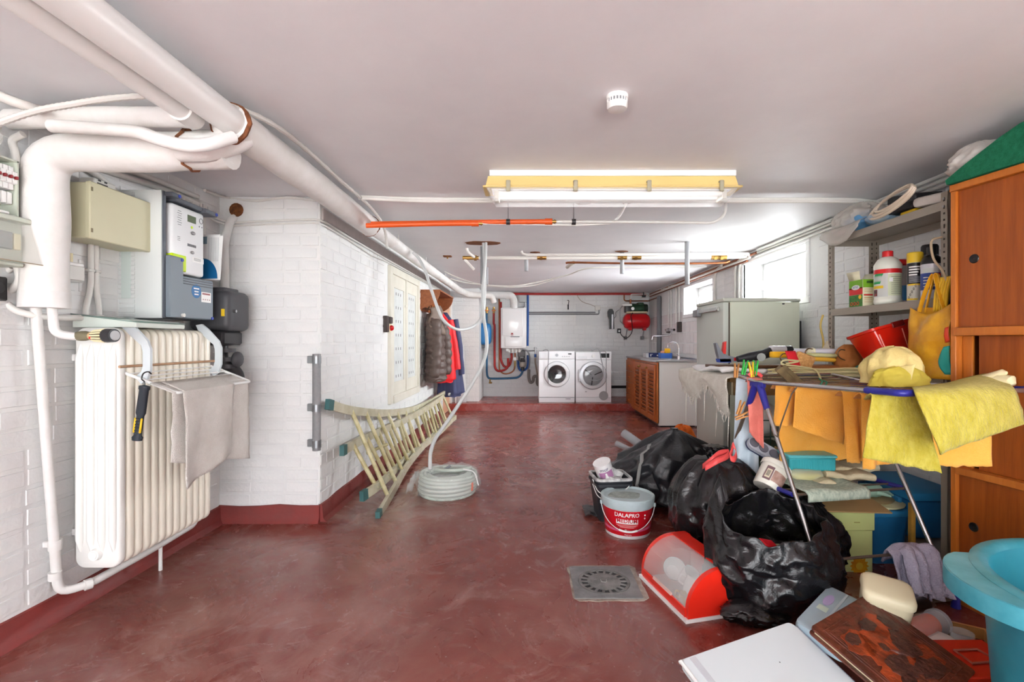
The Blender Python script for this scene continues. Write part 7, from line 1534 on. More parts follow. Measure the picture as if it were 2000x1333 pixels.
for k in range(8):
    y0 = 2.68+0.012*(k % 3); pa = 722+2.2*k; M_han = mat('hanger_cream', (212, 200, 150), 0.4)
    pts = [P(1500+8*(k % 3), pa+1, y0), P(1545+6*k, pa-3+(k % 2)*2, y0-0.01), P(1600+4*k, pa+(k % 3)*1.5, y0-0.01), P(1660, pa-2, y0-0.01), P(1702, pa-1, y0)]
    little('clothes_hanger', ORD[k]+' cream clothes hanger from the top in the bundle along the table front', 'hanger', G().tube(catmull(pts, 5), 0.0055, 8), M_han, group='cream hangers along the table front')
little('hanger_hook', 'cream hanger end bent over by the green twine', 'hanger', G().tube(catmull([P(1535, 711, 2.66), P(1560, 706, 2.66), P(1532, 704, 2.66), P(1528, 712, 2.66), P(1560, 716, 2.66), P(1590, 722, 2.66), P(1600, 733, 2.6), P(1603, 742, 2.5)], 6), 0.005, 8), M_han)
little('green_twine', 'loops of green twine tying the hangers to the rack rail', 'twine', G().tube(catmull([P(1600, 740, 2.1), P(1606, 746, 2.08), P(1601, 754, 2.07), P(1608, 756, 2.06), P(1615, 748, 2.07), P(1608, 744, 2.09)], 5), 0.0032, 6), mat('twine_green', (40, 110, 80), 0.6))
g = G().box(P(1541, 740, 2.3), (0.15, 0.03, 0.032), 0.002, rot=(0.3, 0.72, 0.1)).box(P(1552, 738, 2.3), (0.16, 0.006, 0.03), 0.002, rot=(0.3, 0.70, 0.1))
little('window_squeegee', 'brown grooved squeegee blade lying diagonally on the rack', 'squeegee', g, mat('squeegee_brown', (118, 100, 66), 0.5, c2=(84, 68, 44), vs=12))
little('teal_tray', 'teal plastic tray edge showing beside the chopping board', 'tray', G().box(P(1694, 718, 2.72), (0.09, 0.10, 0.025), 0.01), mat('teal_plastic', (40, 150, 140), 0.4))
# sheepskin over the table corner
M_fleece = mat('sheepskin', (242, 238, 228), 0.95, c2=(228, 222, 210), vs=14, bump=1.0, bs=160, spec=0.1)
t = thing('sheepskin', 'off white shaggy fleece hanging over the left end of the table', 'fleece', (1.11, 3.05, 0.72))
def fl(u, v):
    y = 2.66+0.82*u; over = max(0.0, 0.3-v)/0.3
    dz = 0.12+0.05*math.sin(u*PI*3.2+0.6)+0.05*abs(2*u-1)**2
    return (1.108+0.12*over+0.012*noise.noise(Vector((u*6, v*4, 1)))-0.02*math.sin(min(1, v)*PI), y, TZ+0.012*over+0.005-dz*max(0, (v-0.3)/0.7)+0.02*noise.noise(Vector((u*22, 3, 1)))*max(0, v-0.7)*3)
part('fleece', G().sheet(fl, 60, 16), M_fleece, t, solid=0.008, ang=80)
g = G()
for k in range(60):
    u = (k+0.5)/60; a = Vector(fl(u, 0.97)); ln = rnd.uniform(0.02, 0.06) if k % 13 else 0.22
    g.tube([a, a+Vector((rnd.uniform(-0.006, 0.002), rnd.uniform(-0.012, 0.012), -ln*0.6)), a+Vector((rnd.uniform(-0.008, 0.002), rnd.uniform(-0.02, 0.02), -ln))], [0.0045, 0.003, 0.001], 5)
part('fringe', g, M_fleece, t, kind='stuff')
solo('white_cloth', G().sheet(lambda u, v: (1.12+0.26*v, 2.80+0.5*u, TZ+0.03+0.016*math.sin(v*4+u*6)*(1-v)+0.008*noise.noise(Vector((u*6, v*5, 0)))), 18, 12), mat('white_cotton', (234, 232, 232), 0.85), 'folded white cloth lying on the fleece at the left table end', 'cloth', solid=0.02, ang=80)

# red crate and things leaning there
M_rcr = mat('clear_red_plastic', (226, 36, 18), 0.15, alpha=0.74, spec=0.8)
t = thing('red_crate', 'see-through red plastic basket tipped over on the table end', 'basket', (1.945, 2.56, 0.992), rot=(math.radians(-14), math.radians(-14), math.radians(6)))
rs = []
for wd, dp, z in ((0.22, 0.15, 0.0), (0.28, 0.19, 0.18), (0.295, 0.205, 0.185), (0.295, 0.205, 0.198), (0.272, 0.182, 0.198), (0.213, 0.143, 0.006)): rs.append([Vector((x, y, z)) for x, y in rrect(wd, dp, 0.03, 3)])
part('tub', G().rings(rs), M_rcr, t, world=False)
for x in (-0.09, 0.02): part('rib', G().tube([(x, -0.072, 0.01), (x*1.2, -0.092, 0.16)], 0.004, 6), mat('pink_edge', (240, 130, 110), 0.3), t, world=False)
part('clip', G().b2((-0.03, -0.107, 0.172), (0.04, -0.097, 0.202), 0.003), mat('dark_red_plastic', (120, 20, 14), 0.3), t, world=False)
solo('brown_cloth', bag((1.845, 2.80, 0.905), (0.07, 0.06), 0.18, 51, n=36, m=16, crease=0.3), mat('tan_cloth', (178, 112, 56), 0.85), 'tan cloth bundled behind the red basket', 'cloth', ang=70)

# ================================================================ folding drying rack
M_rk = mat('rack_steel', (186, 184, 184), 0.25, 0.85); M_rkd = mat('rack_bronze', (122, 108, 96), 0.35, 0.6); M_rb = mat('rack_blue', (44, 44, 138), 0.35)
d1 = Vector((0.17, -0.985, 0)).normalized(); d2 = Vector((0.985, 0.17, 0)).normalized()
JL = Vector((1.127, 2.38, 0.895)); JR = JL+d2*0.57
t = thing('drying_rack', 'folding steel drying rack with blue joints, hung with dusters', 'drying rack', (1.45, 2.2, 0))
for J, s in ((JL, 1), (JR, -1)):
    part('side_rail', G().tube([J-d1*0.17+Vector((0, 0, 0.026)), J+Vector((0, 0, 0.008)), J+d1*0.72+Vector((0, 0, 0.031))], 0.0085, 10), M_rk, t)
    f = J+d1*0.475+Vector((0, 0, -J.z+0.02)); b = J-d1*0.49+Vector((0, 0, -J.z+0.02))
    part('leg', G().cyl(J+d1*0.025-Vector((0, 0, 0.02)), f, 0.0095, n=12), M_rk, t)
    part('leg', G().cyl(J-d1*0.025-Vector((0, 0, 0.02)), b, 0.0095, n=12), M_rkd, t)
    jt = part('joint', G().box(J+Vector((0, 0, -0.004)), (0.026, 0.10, 0.03), 0.006, rot=(0, 0, math.atan2(d1.y, d1.x)+PI/2)), M_rb, t)
    for sg in (1, -1):
        a = J+d1*sg*0.018+Vector((0, 0, -0.008)); e = J+d1*sg*0.07+Vector((0, 0, -0.115))
        part('leg_socket', G().tube([a, a.lerp(e, 0.3), e], [0.018, 0.017, 0.0145], 10), M_rb, jt)
    for q in (f, b): part('foot', G().tube([q+Vector((0, 0, 0.05)), q+Vector((0, 0, 0.0)), q-Vector((0, 0, 0.018))], [0.014, 0.016, 0.018], 10), M_rb, t)
E1 = JL+d1*0.755+Vector((0, 0, 0.032)); E2 = JR+d1*0.755+Vector((0, 0, 0.032))
part('corner_elbow', G().tube(rounded([JL+d1*0.62+Vector((0, 0, 0.029)), E1, E1+d2*0.05], 0.025, 5), 0.0125, 12), M_rb, t)
part('corner_elbow', G().tube(rounded([JR+d1*0.69+Vector((0, 0, 0.03)), E2, E2-d2*0.05], 0.025, 5), 0.0125, 12), M_rb, t)
part('front_rail', G().cyl(E1+d2*0.03, E2-d2*0.03, 0.0085, n=10), M_rk, t)
B1 = JL-d1*0.19+Vector((0, 0, 0.027)); B2 = JR-d1*0.19+Vector((0, 0, 0.027))
part('rear_rail', G().cyl(B1, B2, 0.0085, n=10), M_rk, t)
for k in range(9):
    s = -0.12+0.095*k; zo = Vector((0, 0, 0.012+0.02*abs(s)))
    part('drying_wire', G().cyl(JL+d1*s+zo, JR+d1*s+zo, 0.0032, n=6), M_rk, t)
fl_ = lambda J, s: J+d1*(0.475*s)+Vector((0, 0, -J.z*s+0.02*s)); bl_ = lambda J, s: J-d1*(0.49*s)+Vector((0, 0, -J.z*s+0.02*s))
part('cross_bar', G().cyl(fl_(JL, 0.80), fl_(JR, 0.80), 0.0062, n=8), M_rkd, t); part('cross_bar', G().cyl(fl_(JL, 0.985), fl_(JR, 0.985), 0.0062, n=8), M_rkd, t)
SF1, SF2 = fl_(JL, 0.535), fl_(JR, 0.535); SB1, SB2 = bl_(JL, 0.44), bl_(JR, 0.44); SB1.z = SB2.z = SF1.z
for a, b in ((SB1, SF1), (SB2, SF2)):
    part('shelf_rail', G().tube([a, a.lerp(b, 0.5)-Vector((0, 0, 0.006)), b-d1*0.01], 0.011, 8), M_rb, t)
for k in range(7):
    part('shelf_wire', G().cyl(SB1.lerp(SF1, (k+0.2)/6.3), SB2.lerp(SF2, (k+0.2)/6.3), 0.0042 if k < 6 else 0.006, n=6), M_rkd, t)
part('lug', G().box(SB1.lerp(SF1, 0.35)-Vector((0, 0, 0.025)), (0.02, 0.05, 0.03), 0.006), M_rb, t)
part('stay_wire', G().tube([P(1556, 757, 2.12), P(1546, 770, 2.13), P(1525, 830, 2.16), P(1518, 854, 2.19), P(1513, 850, 2.2)], 0.0035, 6), M_rkd, t)
# cloths on the rack
def drape(name, lab, m, TL, TR, BL, BR, seed, wave=0.012, fold=3.0, sag=0.01, thick=0.003, nu=30, nv=26, top=0.05, ragged=0.006, cat='cloth', group=None):
    TL, TR, BL, BR = Vector(TL), Vector(TR), Vector(BL), Vector(BR); nrm = (TR-TL).cross(BL-TL).normalized()
    if nrm.y > 0: nrm = -nrm
    def f(u, v):
        if v < 0.1:
            k = (0.1-v)/0.1; p = TL.lerp(TR, u)-nrm*top*k+Vector((0, 0, 0.006*math.sin(PI*min(1, k*1.2))-0.02*k*k)); w = 0
        else:
            w = (v-0.1)/0.9; p = TL.lerp(TR, u).lerp(BL.lerp(BR, u), w)
            p = p+Vector((0, 0, -sag*math.sin(PI*u)*w+ragged*noise.noise(Vector((u*9, seed, 0)))*w))
        return p+nrm*(wave*w*math.sin(u*PI*fold+seed+0.8*w)+0.5*wave*noise.noise(Vector((u*3, w*3, seed)))*(0.3+w))
    return solo(name, G().sheet(f, nu, nv), m, lab, cat, group, solid=thick, ang=80)
M_or1 = mat('orange_duster', (255, 190, 92), 0.9, c2=(250, 176, 70), vs=5, bump=0.35, bs=160, spec=0.15, sheen=0.2)
M_yf = mat('yellow_felt', (206, 192, 88), 0.95, c2=(184, 168, 56), vs=38, bump=0.8, bs=130, spec=0.1, sheen=0.2, stretch=(1, 1, 0.5))
g1 = 'orange dusters on the rack'
def atp(a, b, Y): return P(a, b, Y)
drape('duster', 'longest orange duster, its hem just above the teal box', M_or1, atp(1522, 752, 2.44), atp(1668, 765, 2.46), atp(1519, 905, 2.42), atp(1662, 893, 2.44), 1, 0.014, 2.2, 0.012, group=g1)
drape('duster', 'narrow orange duster at the left end beside the rack joint', M_or1, atp(1515, 752, 2.36), atp(1556, 755, 2.36), atp(1510, 832, 2.35), atp(1548, 830, 2.35), 2, 0.012, 2.5, 0.004, group=g1)
drape('duster', 'broad orange duster in the middle with a slanting hem', M_or1, atp(1553, 757, 2.27), atp(1652, 768, 2.29), atp(1551, 835, 2.26), atp(1647, 868, 2.28), 3, 0.012, 1.8, 0.004, group=g1)
drape('duster', 'folded orange duster hanging in narrow pleats left of the yellow felt', M_or1, atp(1645, 765, 2.14), atp(1682, 768, 2.14), atp(1660, 905, 2.12), atp(1692, 902, 2.12), 4, 0.02, 2.4, 0.0, group=g1)
drape('duster', 'folded orange duster partly covered by the hanging yellow felt', M_or1, atp(1682, 770, 2.02), atp(1730, 772, 2.02), atp(1687, 918, 2.0), atp(1742, 905, 2.0), 5, 0.015, 2.5, 0.0, group=g1)
drape('duster', 'orange duster hanging behind the front yellow felt near the wooden cabinet', M_or1, atp(1800, 768, 1.80), atp(1935, 768, 1.76), atp(1795, 905, 1.80), atp(1940, 912, 1.76), 6, 0.008, 1.6, 0.006, group=g1)
drape('felt_cloth', 'yellow felt floor cloth hanging below the blue corner elbow', M_yf, atp(1703, 772, 1.73), atp(1800, 770, 1.71), atp(1680, 893, 1.73), atp(1838, 925, 1.66), 7, 0.016, 1.6, 0.0, thick=0.005, cat='cloth', group='yellow felt cloths on the rack')
gr = [[P(1783, 757, 1.80), P(1850, 748, 1.88), P(1925, 731, 1.93), P(1955, 740, 1.93)], [P(1784, 761, 1.63), P(1850, 757, 1.66), P(1920, 752, 1.69), P(1978, 757, 1.72)], [P(1800, 800, 1.585), P(1865, 785, 1.60), P(1930, 780, 1.63), P(1990, 785, 1.675)], [P(1822, 850, 1.57), P(1880, 832, 1.59), P(1940, 815, 1.62), P(1997, 805, 1.67)], [P(1837, 889, 1.575), P(1885, 868, 1.595), P(1945, 848, 1.625), P(2002, 828, 1.67)]]
def felt(u, v):
    rows = [catmull(r, 8) for r in gr] if not hasattr(felt, 'r') else felt.r
    felt.r = rows; col = [r[min(24, int(round(u*24)))] for r in rows]; c = catmull(col, 6); p = c[min(24, int(round(v*24)))]
    return p+Vector((0, 0.006*noise.noise(Vector((u*4, v*4, 3))), 0.006*noise.noise(Vector((u*5, v*4, 8)))))
solo('felt_cloth', G().sheet(felt, 24, 24), M_yf, 'yellow felt floor cloth draped over the front rail before the cabinet', 'cloth', 'yellow felt cloths on the rack', solid=0.005, ang=80)
solo('rubber_glove', G().tube([P(1925, 742, 1.86), P(1942, 736, 1.83), P(1960, 728, 1.80), P(1966, 729, 1.79)], [0.02, 0.018, 0.013, 0.006], 10).tube([P(1935, 748, 1.84), P(1955, 742, 1.81), P(1974, 745, 1.78), P(1980, 752, 1.77)], [0.02, 0.024, 0.022, 0.008], 10), mat('cream_rubber', (226, 212, 170), 0.5), 'cream rubber glove lying behind the front yellow felt', 'glove')
# chamois heap
t = thing('chamois_leather', 'pale yellow chamois leather heaped on top of the drying rack', 'cloth', (1.48, 1.98, 0.93))
def heap(c, r, h, seed, n=56, m=28, ske=0.0):
    g = G(); rs = []
    for i in range(m+1):
        v = i/m; ring = []
        for j in range(n):
            a = 2*PI*j/n; q = Vector((math.cos(a), math.sin(a), v*1.5)); pr = math.cos(v*PI/2)**0.6 if v < 1 else 0.02
            k = 1+0.22*noise.noise(q*1.4+Vector((seed, 0, 0)))+0.10*(rid(q*2.4+Vector((0, seed, 0)))-0.4)+0.05*math.sin(a*9+seed+v*3)*(1-v)
            ring.append((c[0]+r[0]*max(0.02, pr)*k*math.cos(a)+ske*v, c[1]+r[1]*max(0.02, pr)*k*math.sin(a), c[2]+h*math.sin(v*PI/2)*(1+0.15*noise.noise(q*2+Vector((0, 0, seed))))))
        rs.append(ring)
    return g.rings(rs)
M_cham = mat('chamois', (226, 208, 146), 0.85, c2=(212, 190, 122), vs=5, bump=0.3, bs=90, spec=0.2)
part('leather', heap((1.50, 2.0, 0.93), (0.115, 0.09), 0.145, 3, ske=0.01), M_cham, t, ang=75)
part('leather_edge', G().sheet(lambda u, v: (1.37+0.11*v+0.02*u, 1.93+0.05*math.sin(v*4)-0.02*u, 0.935+0.075*u*v+0.012*math.sin(u*6+v*3)), 14, 14), M_cham, t, solid=0.003, ang=75)
solo('yellow_cloth', heap((1.475, 1.93, 0.925), (0.115, 0.05), 0.075, 9), mat('mustard_cloth', (214, 196, 84), 0.85, c2=(190, 170, 60), vs=6), 'mustard cloth crumpled under the chamois leather', 'cloth', ang=75)
# shirt, pink cloth and pegs at the left end
M_shirt = mat('pale_blue_cotton', (206, 220, 230), 0.85, c2=(192, 208, 220), vs=18)
drape('shirt', 'pale blue shirt pegged to the left end of the rack', M_shirt, atp(1438, 738, 2.56), atp(1478, 742, 2.50), atp(1428, 940, 2.54), atp(1484, 965, 2.46), 11, 0.022, 3.2, 0.0, thick=0.004, cat='shirt')
drape('shirt_sleeve', 'pale blue sleeve of the shirt bunched below the pegs', M_shirt, atp(1446, 790, 2.50), atp(1470, 800, 2.47), atp(1440, 930, 2.50), atp(1478, 945, 2.44), 12, 0.02, 2.2, 0.0, thick=0.006, cat='shirt') if False else None
drape('pink_cloth', 'salmon pink microfibre cloth hanging to a point beside the blue joint', mat('salmon_cloth', (240, 140, 126), 0.9, c2=(228, 122, 110), vs=10, bump=0.4, bs=180), atp(1459, 738, 2.45), atp(1490, 742, 2.43), atp(1463, 845, 2.43), atp(1491, 876, 2.40), 13, 0.012, 1.7, 0.0, thick=0.004)
solo('red_peg_bag', G().tube(catmull([P(1462, 734, 2.42), P(1470, 728, 2.42), P(1482, 731, 2.42), P(1488, 736, 2.42)], 5), 0.009, 8, sx=0.6), mat('red_drawstring'), 'red plastic strip clipped over the pink cloth', 'strip')
def peg(px, py, Y, ang, m, lab, h=0.075):
    c = P(px, py, Y); t = thing('clothes_peg', lab, 'peg', c, rot=(0, math.radians(ang), 0), group='clothes pegs on the rack')
    for s in (-1, 1): part('jaw', G().add([(s*0.003, -0.006, -h/2), (s*0.003, 0.006, -h/2), (s*0.009, 0.006, -h/2), (s*0.009, -0.006, -h/2), (s*0.002, -0.006, 0), (s*0.002, 0.006, 0), (s*0.010, 0.006, 0.0), (s*0.010, -0.006, 0.0), (s*0.009, -0.006, h/2), (s*0.009, 0.006, h/2), (s*0.013, 0.006, h/2), (s*0.013, -0.006, h/2)], [(0, 1, 2, 3), (0, 4, 5, 1), (1, 5, 6, 2), (2, 6, 7, 3), (3, 7, 4, 0), (4, 8, 9, 5), (5, 9, 10, 6), (6, 10, 11, 7), (7, 11, 8, 4), (8, 11, 10, 9)]), m, t, world=False)
    part('spring', G().cyl((-0.006, 0, 0.004), (0.006, 0, 0.004), 0.006, n=8), M_steel, t, world=False)
M_pg = mat('peg_green', (36, 176, 64), 0.35); M_py = mat('peg_yellow', (244, 204, 40), 0.35); M_pw = mat('peg_wood', (206, 146, 84), 0.7)
peg(1438, 724, 2.52, 5, M_pw, 'light wooden peg at the left end of the rack rail'); peg(1454, 718, 2.44, 12, M_pg, 'bright green peg beside the wooden one'); peg(1468, 722, 2.42, -6, M_py, 'yellow peg between two green pegs'); peg(1475, 719, 2.42, 4, M_pg, 'green peg touching the yellow one')
peg(1446, 797, 2.46, 20, M_pw, 'wooden peg dangling against the pale blue shirt, upper one'); peg(1450, 813, 2.44, 70, M_pw, 'wooden peg lying slantwise against the pale blue shirt, lower one')
# things on the lower shelf of the rack
SZ = SF1.z+0.007
t = thing('paint_tub', 'white plastic tub with a brown label tipped over on the lower rack shelf', 'tub', P(1505, 925, 2.30), rot=(math.radians(-8), math.radians(42), 0.3))
t.location.z -= 0.02; WM[t] = Matrix.Translation(t.location) @ t.rotation_euler.to_matrix().to_4x4()
part('pot', G().lathe([(0.002, -0.06), (0.055, -0.06), (0.058, -0.055), (0.062, 0.06), (0.002, 0.06)], 30), mat('tub_cream', (228, 226, 214), 0.35), t, world=False)
part('lid', G().lathe([(0.066, 0.045), (0.068, 0.048), (0.068, 0.068), (0.062, 0.074), (0.002, 0.074)], 30), mat('tub_cream'), t, world=False)
for a0, a1, z0, z1, m in ((-2.3, -1.1, -0.035, 0.02, mat('label_brown', (150, 112, 98), 0.5, c2=(190, 160, 148), vs=30)), (-2.9, -2.35, -0.04, 0.03, mat('label_plum', (120, 92, 96), 0.5)),):
    part('label', G().sheet(lambda u, v: (0.0622*math.cos(a0+(a1-a0)*u), 0.0622*math.sin(a0+(a1-a0)*u), z0+(z1-z0)*v), 10, 1), m, t, world=False)
part('barcode_label', G().sheet(lambda u, v: (0.0628*math.cos(-2.8+0.36*u), 0.0628*math.sin(-2.8+0.36*u), -0.03+0.045*v), 5, 1), mat('label_cream', (216, 206, 180), 0.5), t, world=False)
for k in range(7): part('barcode_bar', G().sheet(lambda u, v: (0.0633*math.cos(-2.74+0.035*k+0.018*u), 0.0633*math.sin(-2.74+0.035*k+0.018*u), -0.022+0.03*v), 1, 1), M_dark, t, world=False)
solo('sandal', G().prism(rrect(0.20, 0.085, 0.04, 6), 0.022, Matrix.Translation(P(1487, 873, 2.45)) @ Euler((0.9, 0.55, 0.2)).to_matrix().to_4x4()), mat('sandal_grey', (196, 200, 208), 0.6), 'grey sandal sole with round dark pads above the white tub', 'sandal') if False else None
t = thing('slipper', 'pale grey slipper with round dark pads, wedged above the white tub', 'slipper', P(1489, 880, 2.47), rot=(math.radians(48), math.radians(30), math.radians(-14)))
part('sole', G().prism(rrect(0.17, 0.07, 0.034, 6), 0.02), mat('sandal_grey', (176, 180, 190), 0.6), t, world=False)
part('sole_edge', G().prism(rrect(0.174, 0.074, 0.036, 6), 0.006, Matrix.Translation((0, 0, -0.006))), mat('navy_edge', (40, 50, 90), 0.5), t, world=False)
for x in (-0.055, -0.005, 0.05): part('pad', G().tube([(x, 0, 0.02), (x, 0, 0.025)], 0.024, 18), mat('pad_grey', (106, 106, 116), 0.7), t, world=False)
t = thing('teal_box', 'teal plastic box with ribbed sides on the lower rack shelf', 'box', (1.39, 2.40, 0.46))
tb = P(1575, 918, 2.40); b0 = Vector((X(1531, 2.38), 2.33, Z(918, 2.38)))
part('lid', G().box((X(1576, 2.4), 2.42, Z(888, 2.4)), (0.235, 0.16, 0.016), 0.006), mat('teal_light', (96, 190, 196), 0.35), t)
part('body', G().box((X(1576, 2.4), 2.42, Z(903, 2.4)), (0.225, 0.15, 0.066), 0.008), mat('teal_mid', (60, 168, 176), 0.35), t)
g = G()
for k in range(26): g.box((X(1576, 2.4)-0.10+k*0.008, 2.3445, Z(903, 2.4)), (0.004, 0.003, 0.05))
part('rib', g, mat('teal_mid'), t, kind='stuff')
M_bot = mat('clear_bottle', (232, 232, 200), 0.1, alpha=0.45, spec=0.8)
t = thing('soap_bottle', 'clear bottle with yellow liquid lying under the teal box', 'bottle', P(1570, 930, 2.36))
part('bottle', G().tube([P(1537, 926, 2.33), P(1545, 926, 2.33), P(1552, 928, 2.33), P(1570, 930, 2.34), P(1598, 930, 2.36), P(1604, 930, 2.36)], [0.014, 0.018, 0.03, 0.034, 0.033, 0.02], 16), M_bot, t)
part('liquid', G().tube([P(1553, 932, 2.33), P(1570, 934, 2.34), P(1598, 934, 2.36)], [0.018, 0.022, 0.022], 14), mat('soap_yellow', (226, 216, 96), 0.2), t)
part('cap', G().cyl(P(1532, 926, 2.33), P(1539, 926, 2.33), 0.016, n=12), M_white, t)
M_bg = mat('beige_cotton', (214, 202, 168), 0.9, c2=(198, 184, 148), vs=8, bump=0.4, bs=120)
for k, (a, b, Y, wd, dp, hh, rr, lab) in enumerate(((1655, 912, 2.50, 0.22, 0.16, 0.035, 0.12, 'folded beige cloth at the back of the lower rack shelf'), (1645, 925, 2.40, 0.24, 0.14, 0.032, -0.15, 'rolled beige cloth lying in front on the lower rack shelf'), (1585, 944, 2.32, 0.18, 0.10, 0.03, 0.2, 'cream folded cloth under the clear bottle'))):
    c = P(a, b, Y); g = G()
    rs = []
    for i in range(15):
        u = i/14; ring = []
        for x, z in rrect(dp, hh, hh*0.48, 4): 
            q = Vector((u*4, x*14, k)); ring.append(Vector((c.x-wd/2+wd*u, c.y+x, c.z+z+0.010*noise.noise(q)+0.006*math.sin(u*8+k)+rr*0.1*(u-0.5))))
        rs.append(ring)
    solo('folded_cloth', g.rings(rs), M_bg, lab, 'cloth', 'beige cloths on the lower rack shelf', ang=75)
M_mint = mat('mint_weave', (190, 202, 184), 0.9, c2=(150, 164, 150), vs=90, stretch=(1, 1, 0.35))
a, b = SB1.lerp(SF1, 0.5), SF1
g = G().sheet(lambda u, v: ((lambda p: p+Vector((0, 0, 0.012+0.006*math.sin(u*7))))(SB1.lerp(SF1, 0.35+0.75*v).lerp(SB2.lerp(SF2, 0.35+0.75*v), 0.10+0.55*u)) if v < 0.86 else SF1.lerp(SF2, 0.10+0.55*u)+d1*0.012+Vector((0, 0, 0.012-0.30*(v-0.86)))), 22, 20)
solo('woven_mat', g, M_mint, 'grey green woven mat under the cloths, hanging over the shelf front', 'mat', solid=0.005, ang=80)
solo('cardboard_sheet', G().box((1.50, 2.36, 0.345), (0.36, 0.26, 0.006), rot=(0.22, 0.06, 0.1)), mat('cardboard', (172, 140, 92), 0.85, var=0.08, vs=6), 'brown cardboard flap below the lower rack shelf', 'cardboard')
solo('brown_board', G().box(P(1514, 900, 2.50), (0.07, 0.02, 0.13), rot=(0.1, 0.5, 0)), mat('cardboard'), 'piece of tan cardboard behind the front rack leg', 'cardboard')
# wire basket and dark chest behind the cloths
t = thing('wire_basket', 'dark green wire basket under the table, with a pale cushion in it', 'basket', (1.32, 2.85, 0.35))
for k in range(5): part('wire', G().tube([(1.24+0.045*k, 2.66, 0.72), (1.24+0.045*k, 2.66, 0.38)], 0.0032, 6), mat('green_wire_coat', (30, 62, 50), 0.4), t)
for k in range(4): part('wire', G().tube([(1.23, 2.66, 0.40+0.09*k), (1.45, 2.66, 0.40+0.09*k)], 0.0032, 6), mat('green_wire_coat'), t)
part('backing', G().b2((1.23, 2.665, 0.25), (1.46, 2.90, 0.52), 0.01), mat('dull_green', (92, 116, 92), 0.7), t)
solo('cushion', bag((1.36, 2.83, 0.53), (0.12, 0.10), 0.22, 61, n=40, m=18), mat('cushion_grey', (206, 204, 200), 0.9), 'pale cushion stuffed in the wire basket under the table', 'cushion', ang=75)
# ================================================================ on the floor under and before the rack
M_sfl = mat('pale_green_card', (210, 222, 150), 0.6, c2=(204, 214, 140), vs=3)
t = thing('sunflower_box', 'pale green cardboard box printed with sunflowers under the rack', 'box', (1.51, 2.42, 0))
sx0, sx1, sy, sz = 1.37, 1.648, 2.32, 0.285
part('carton', G().b2((sx0, sy, 0), (sx1, sy+0.24, sz), 0.003), M_sfl, t); part('lid', G().b2((sx0-0.006, sy-0.006, sz-0.085), (sx1+0.006, sy+0.246, sz+0.004), 0.003), M_sfl, t)
Mq = FRONT((0, sy-0.001, 0)); M_pet = mat('petal_yellow', (232, 178, 32), 0.6, c2=(206, 140, 20), vs=30)
for cx_, cz, r in ((X(1678, 2.32), Z(1106, 2.32), 0.046), (X(1665, 2.32), Z(1140, 2.32), 0.04)):
    for k in range(14):
        a = 2*PI*k/14; M2 = Mq @ Matrix.Translation((cx_, cz, 0.0004+0.0002*(k % 2))) @ Matrix.Rotation(a, 4, 'Z')
        part('petal_print', G().prism([(0.012, -0.006), (r*0.7, -0.009), (r, 0), (r*0.7, 0.009), (0.012, 0.006)], 0.0006, M2), M_pet, t)
    part('flower_centre', disc((cx_, cz), 0.017, Mq, 0.0018, 16), mat('flower_heart', (226, 196, 70), 0.7), t)
for a_, b_, s in ((X(1687, 2.32), Z(1135, 2.32), 0.02), (X(1694, 2.32), Z(1148, 2.32), 0.022), (X(1684, 2.32), Z(1152, 2.32), 0.018)): part('leaf_print', disc((a_, b_), s, Mq, 0.0012, 12), mat('leaf_dark_green', (70, 104, 40), 0.7), t)
for k in range(12): part('barcode_bar', patch(0.0022 if k % 3 else 0.0035, 0.034, Mq, 0.0006, 1.44+k*0.0052, Z(1083, 2.32)), mat('print_grey'), t)
part('lid_mark', patch(0.028, 0.005, FRONT((0, sy-0.0065, 0)), 0.0006, X(1672, 2.32), Z(1020, 2.32)), mat('print_olive', (160, 160, 90), 0.6), t)
M_cool = mat('cool_box_blue', (30, 112, 168), 0.5, c2=(24, 98, 150), vs=4)
t = thing('cool_box', 'blue plastic cool box standing in the foot of the shelving', 'cool box', (2.03, 2.6, 0.12))
part('body', G().b2((1.895, 2.40, 0.125), (2.16, 2.80, 0.31), 0.015, 2), M_cool, t); part('lid', G().b2((1.885, 2.39, 0.312), (2.165, 2.81, 0.355), 0.012, 2), mat('cool_box_lid', (40, 124, 176), 0.55), t)
part('handle', G().b2((1.872, 2.45, 0.285), (1.892, 2.72, 0.315), 0.006), mat('cool_box_lid'), t)
t = thing('storage_bin', 'blue plastic bin under the cool box front, beside the sunflower box', 'bin', (1.75, 2.55, 0))
part('tub', G().rings([[Vector((1.785+x, 2.55+y, z)) for x, y in rrect(w_, d_, 0.03, 3)] for w_, d_, z in ((0.17, 0.28, 0.0), (0.20, 0.32, 0.235))]), M_cool, t); part('lid', G().b2((1.675, 2.38, 0.235), (1.89, 2.72, 0.272), 0.012, 2), mat('cool_box_lid'), t); part('handle', G().b2((1.664, 2.42, 0.20), (1.68, 2.66, 0.228), 0.005), mat('cool_box_lid'), t)
solo('round_tray', G().lathe([(0.002, 0), (0.115, 0), (0.125, 0.006), (0.127, 0.014), (0.118, 0.016), (0.002, 0.013)], 36, Matrix.Translation((1.785, 2.50, 0.274))), mat('tray_cream', (222, 222, 176), 0.5), 'round cream tray on the lid of the blue bin', 'tray')
solo('flat_lid', G().lathe([(0.002, 0), (0.105, 0), (0.112, 0.008), (0.1, 0.014), (0.002, 0.014)], 36, Matrix.Translation((1.765, 2.52, 0.291))), mat('lid_tan', (168, 148, 106), 0.6), 'round tan lid on the cream tray', 'lid')
t = thing('rubber_gloves', 'pair of mint green rubber gloves on the round tan lid', 'gloves', (1.76, 2.5, 0.31)); M_gl = mat('mint_rubber', (170, 206, 184), 0.5)
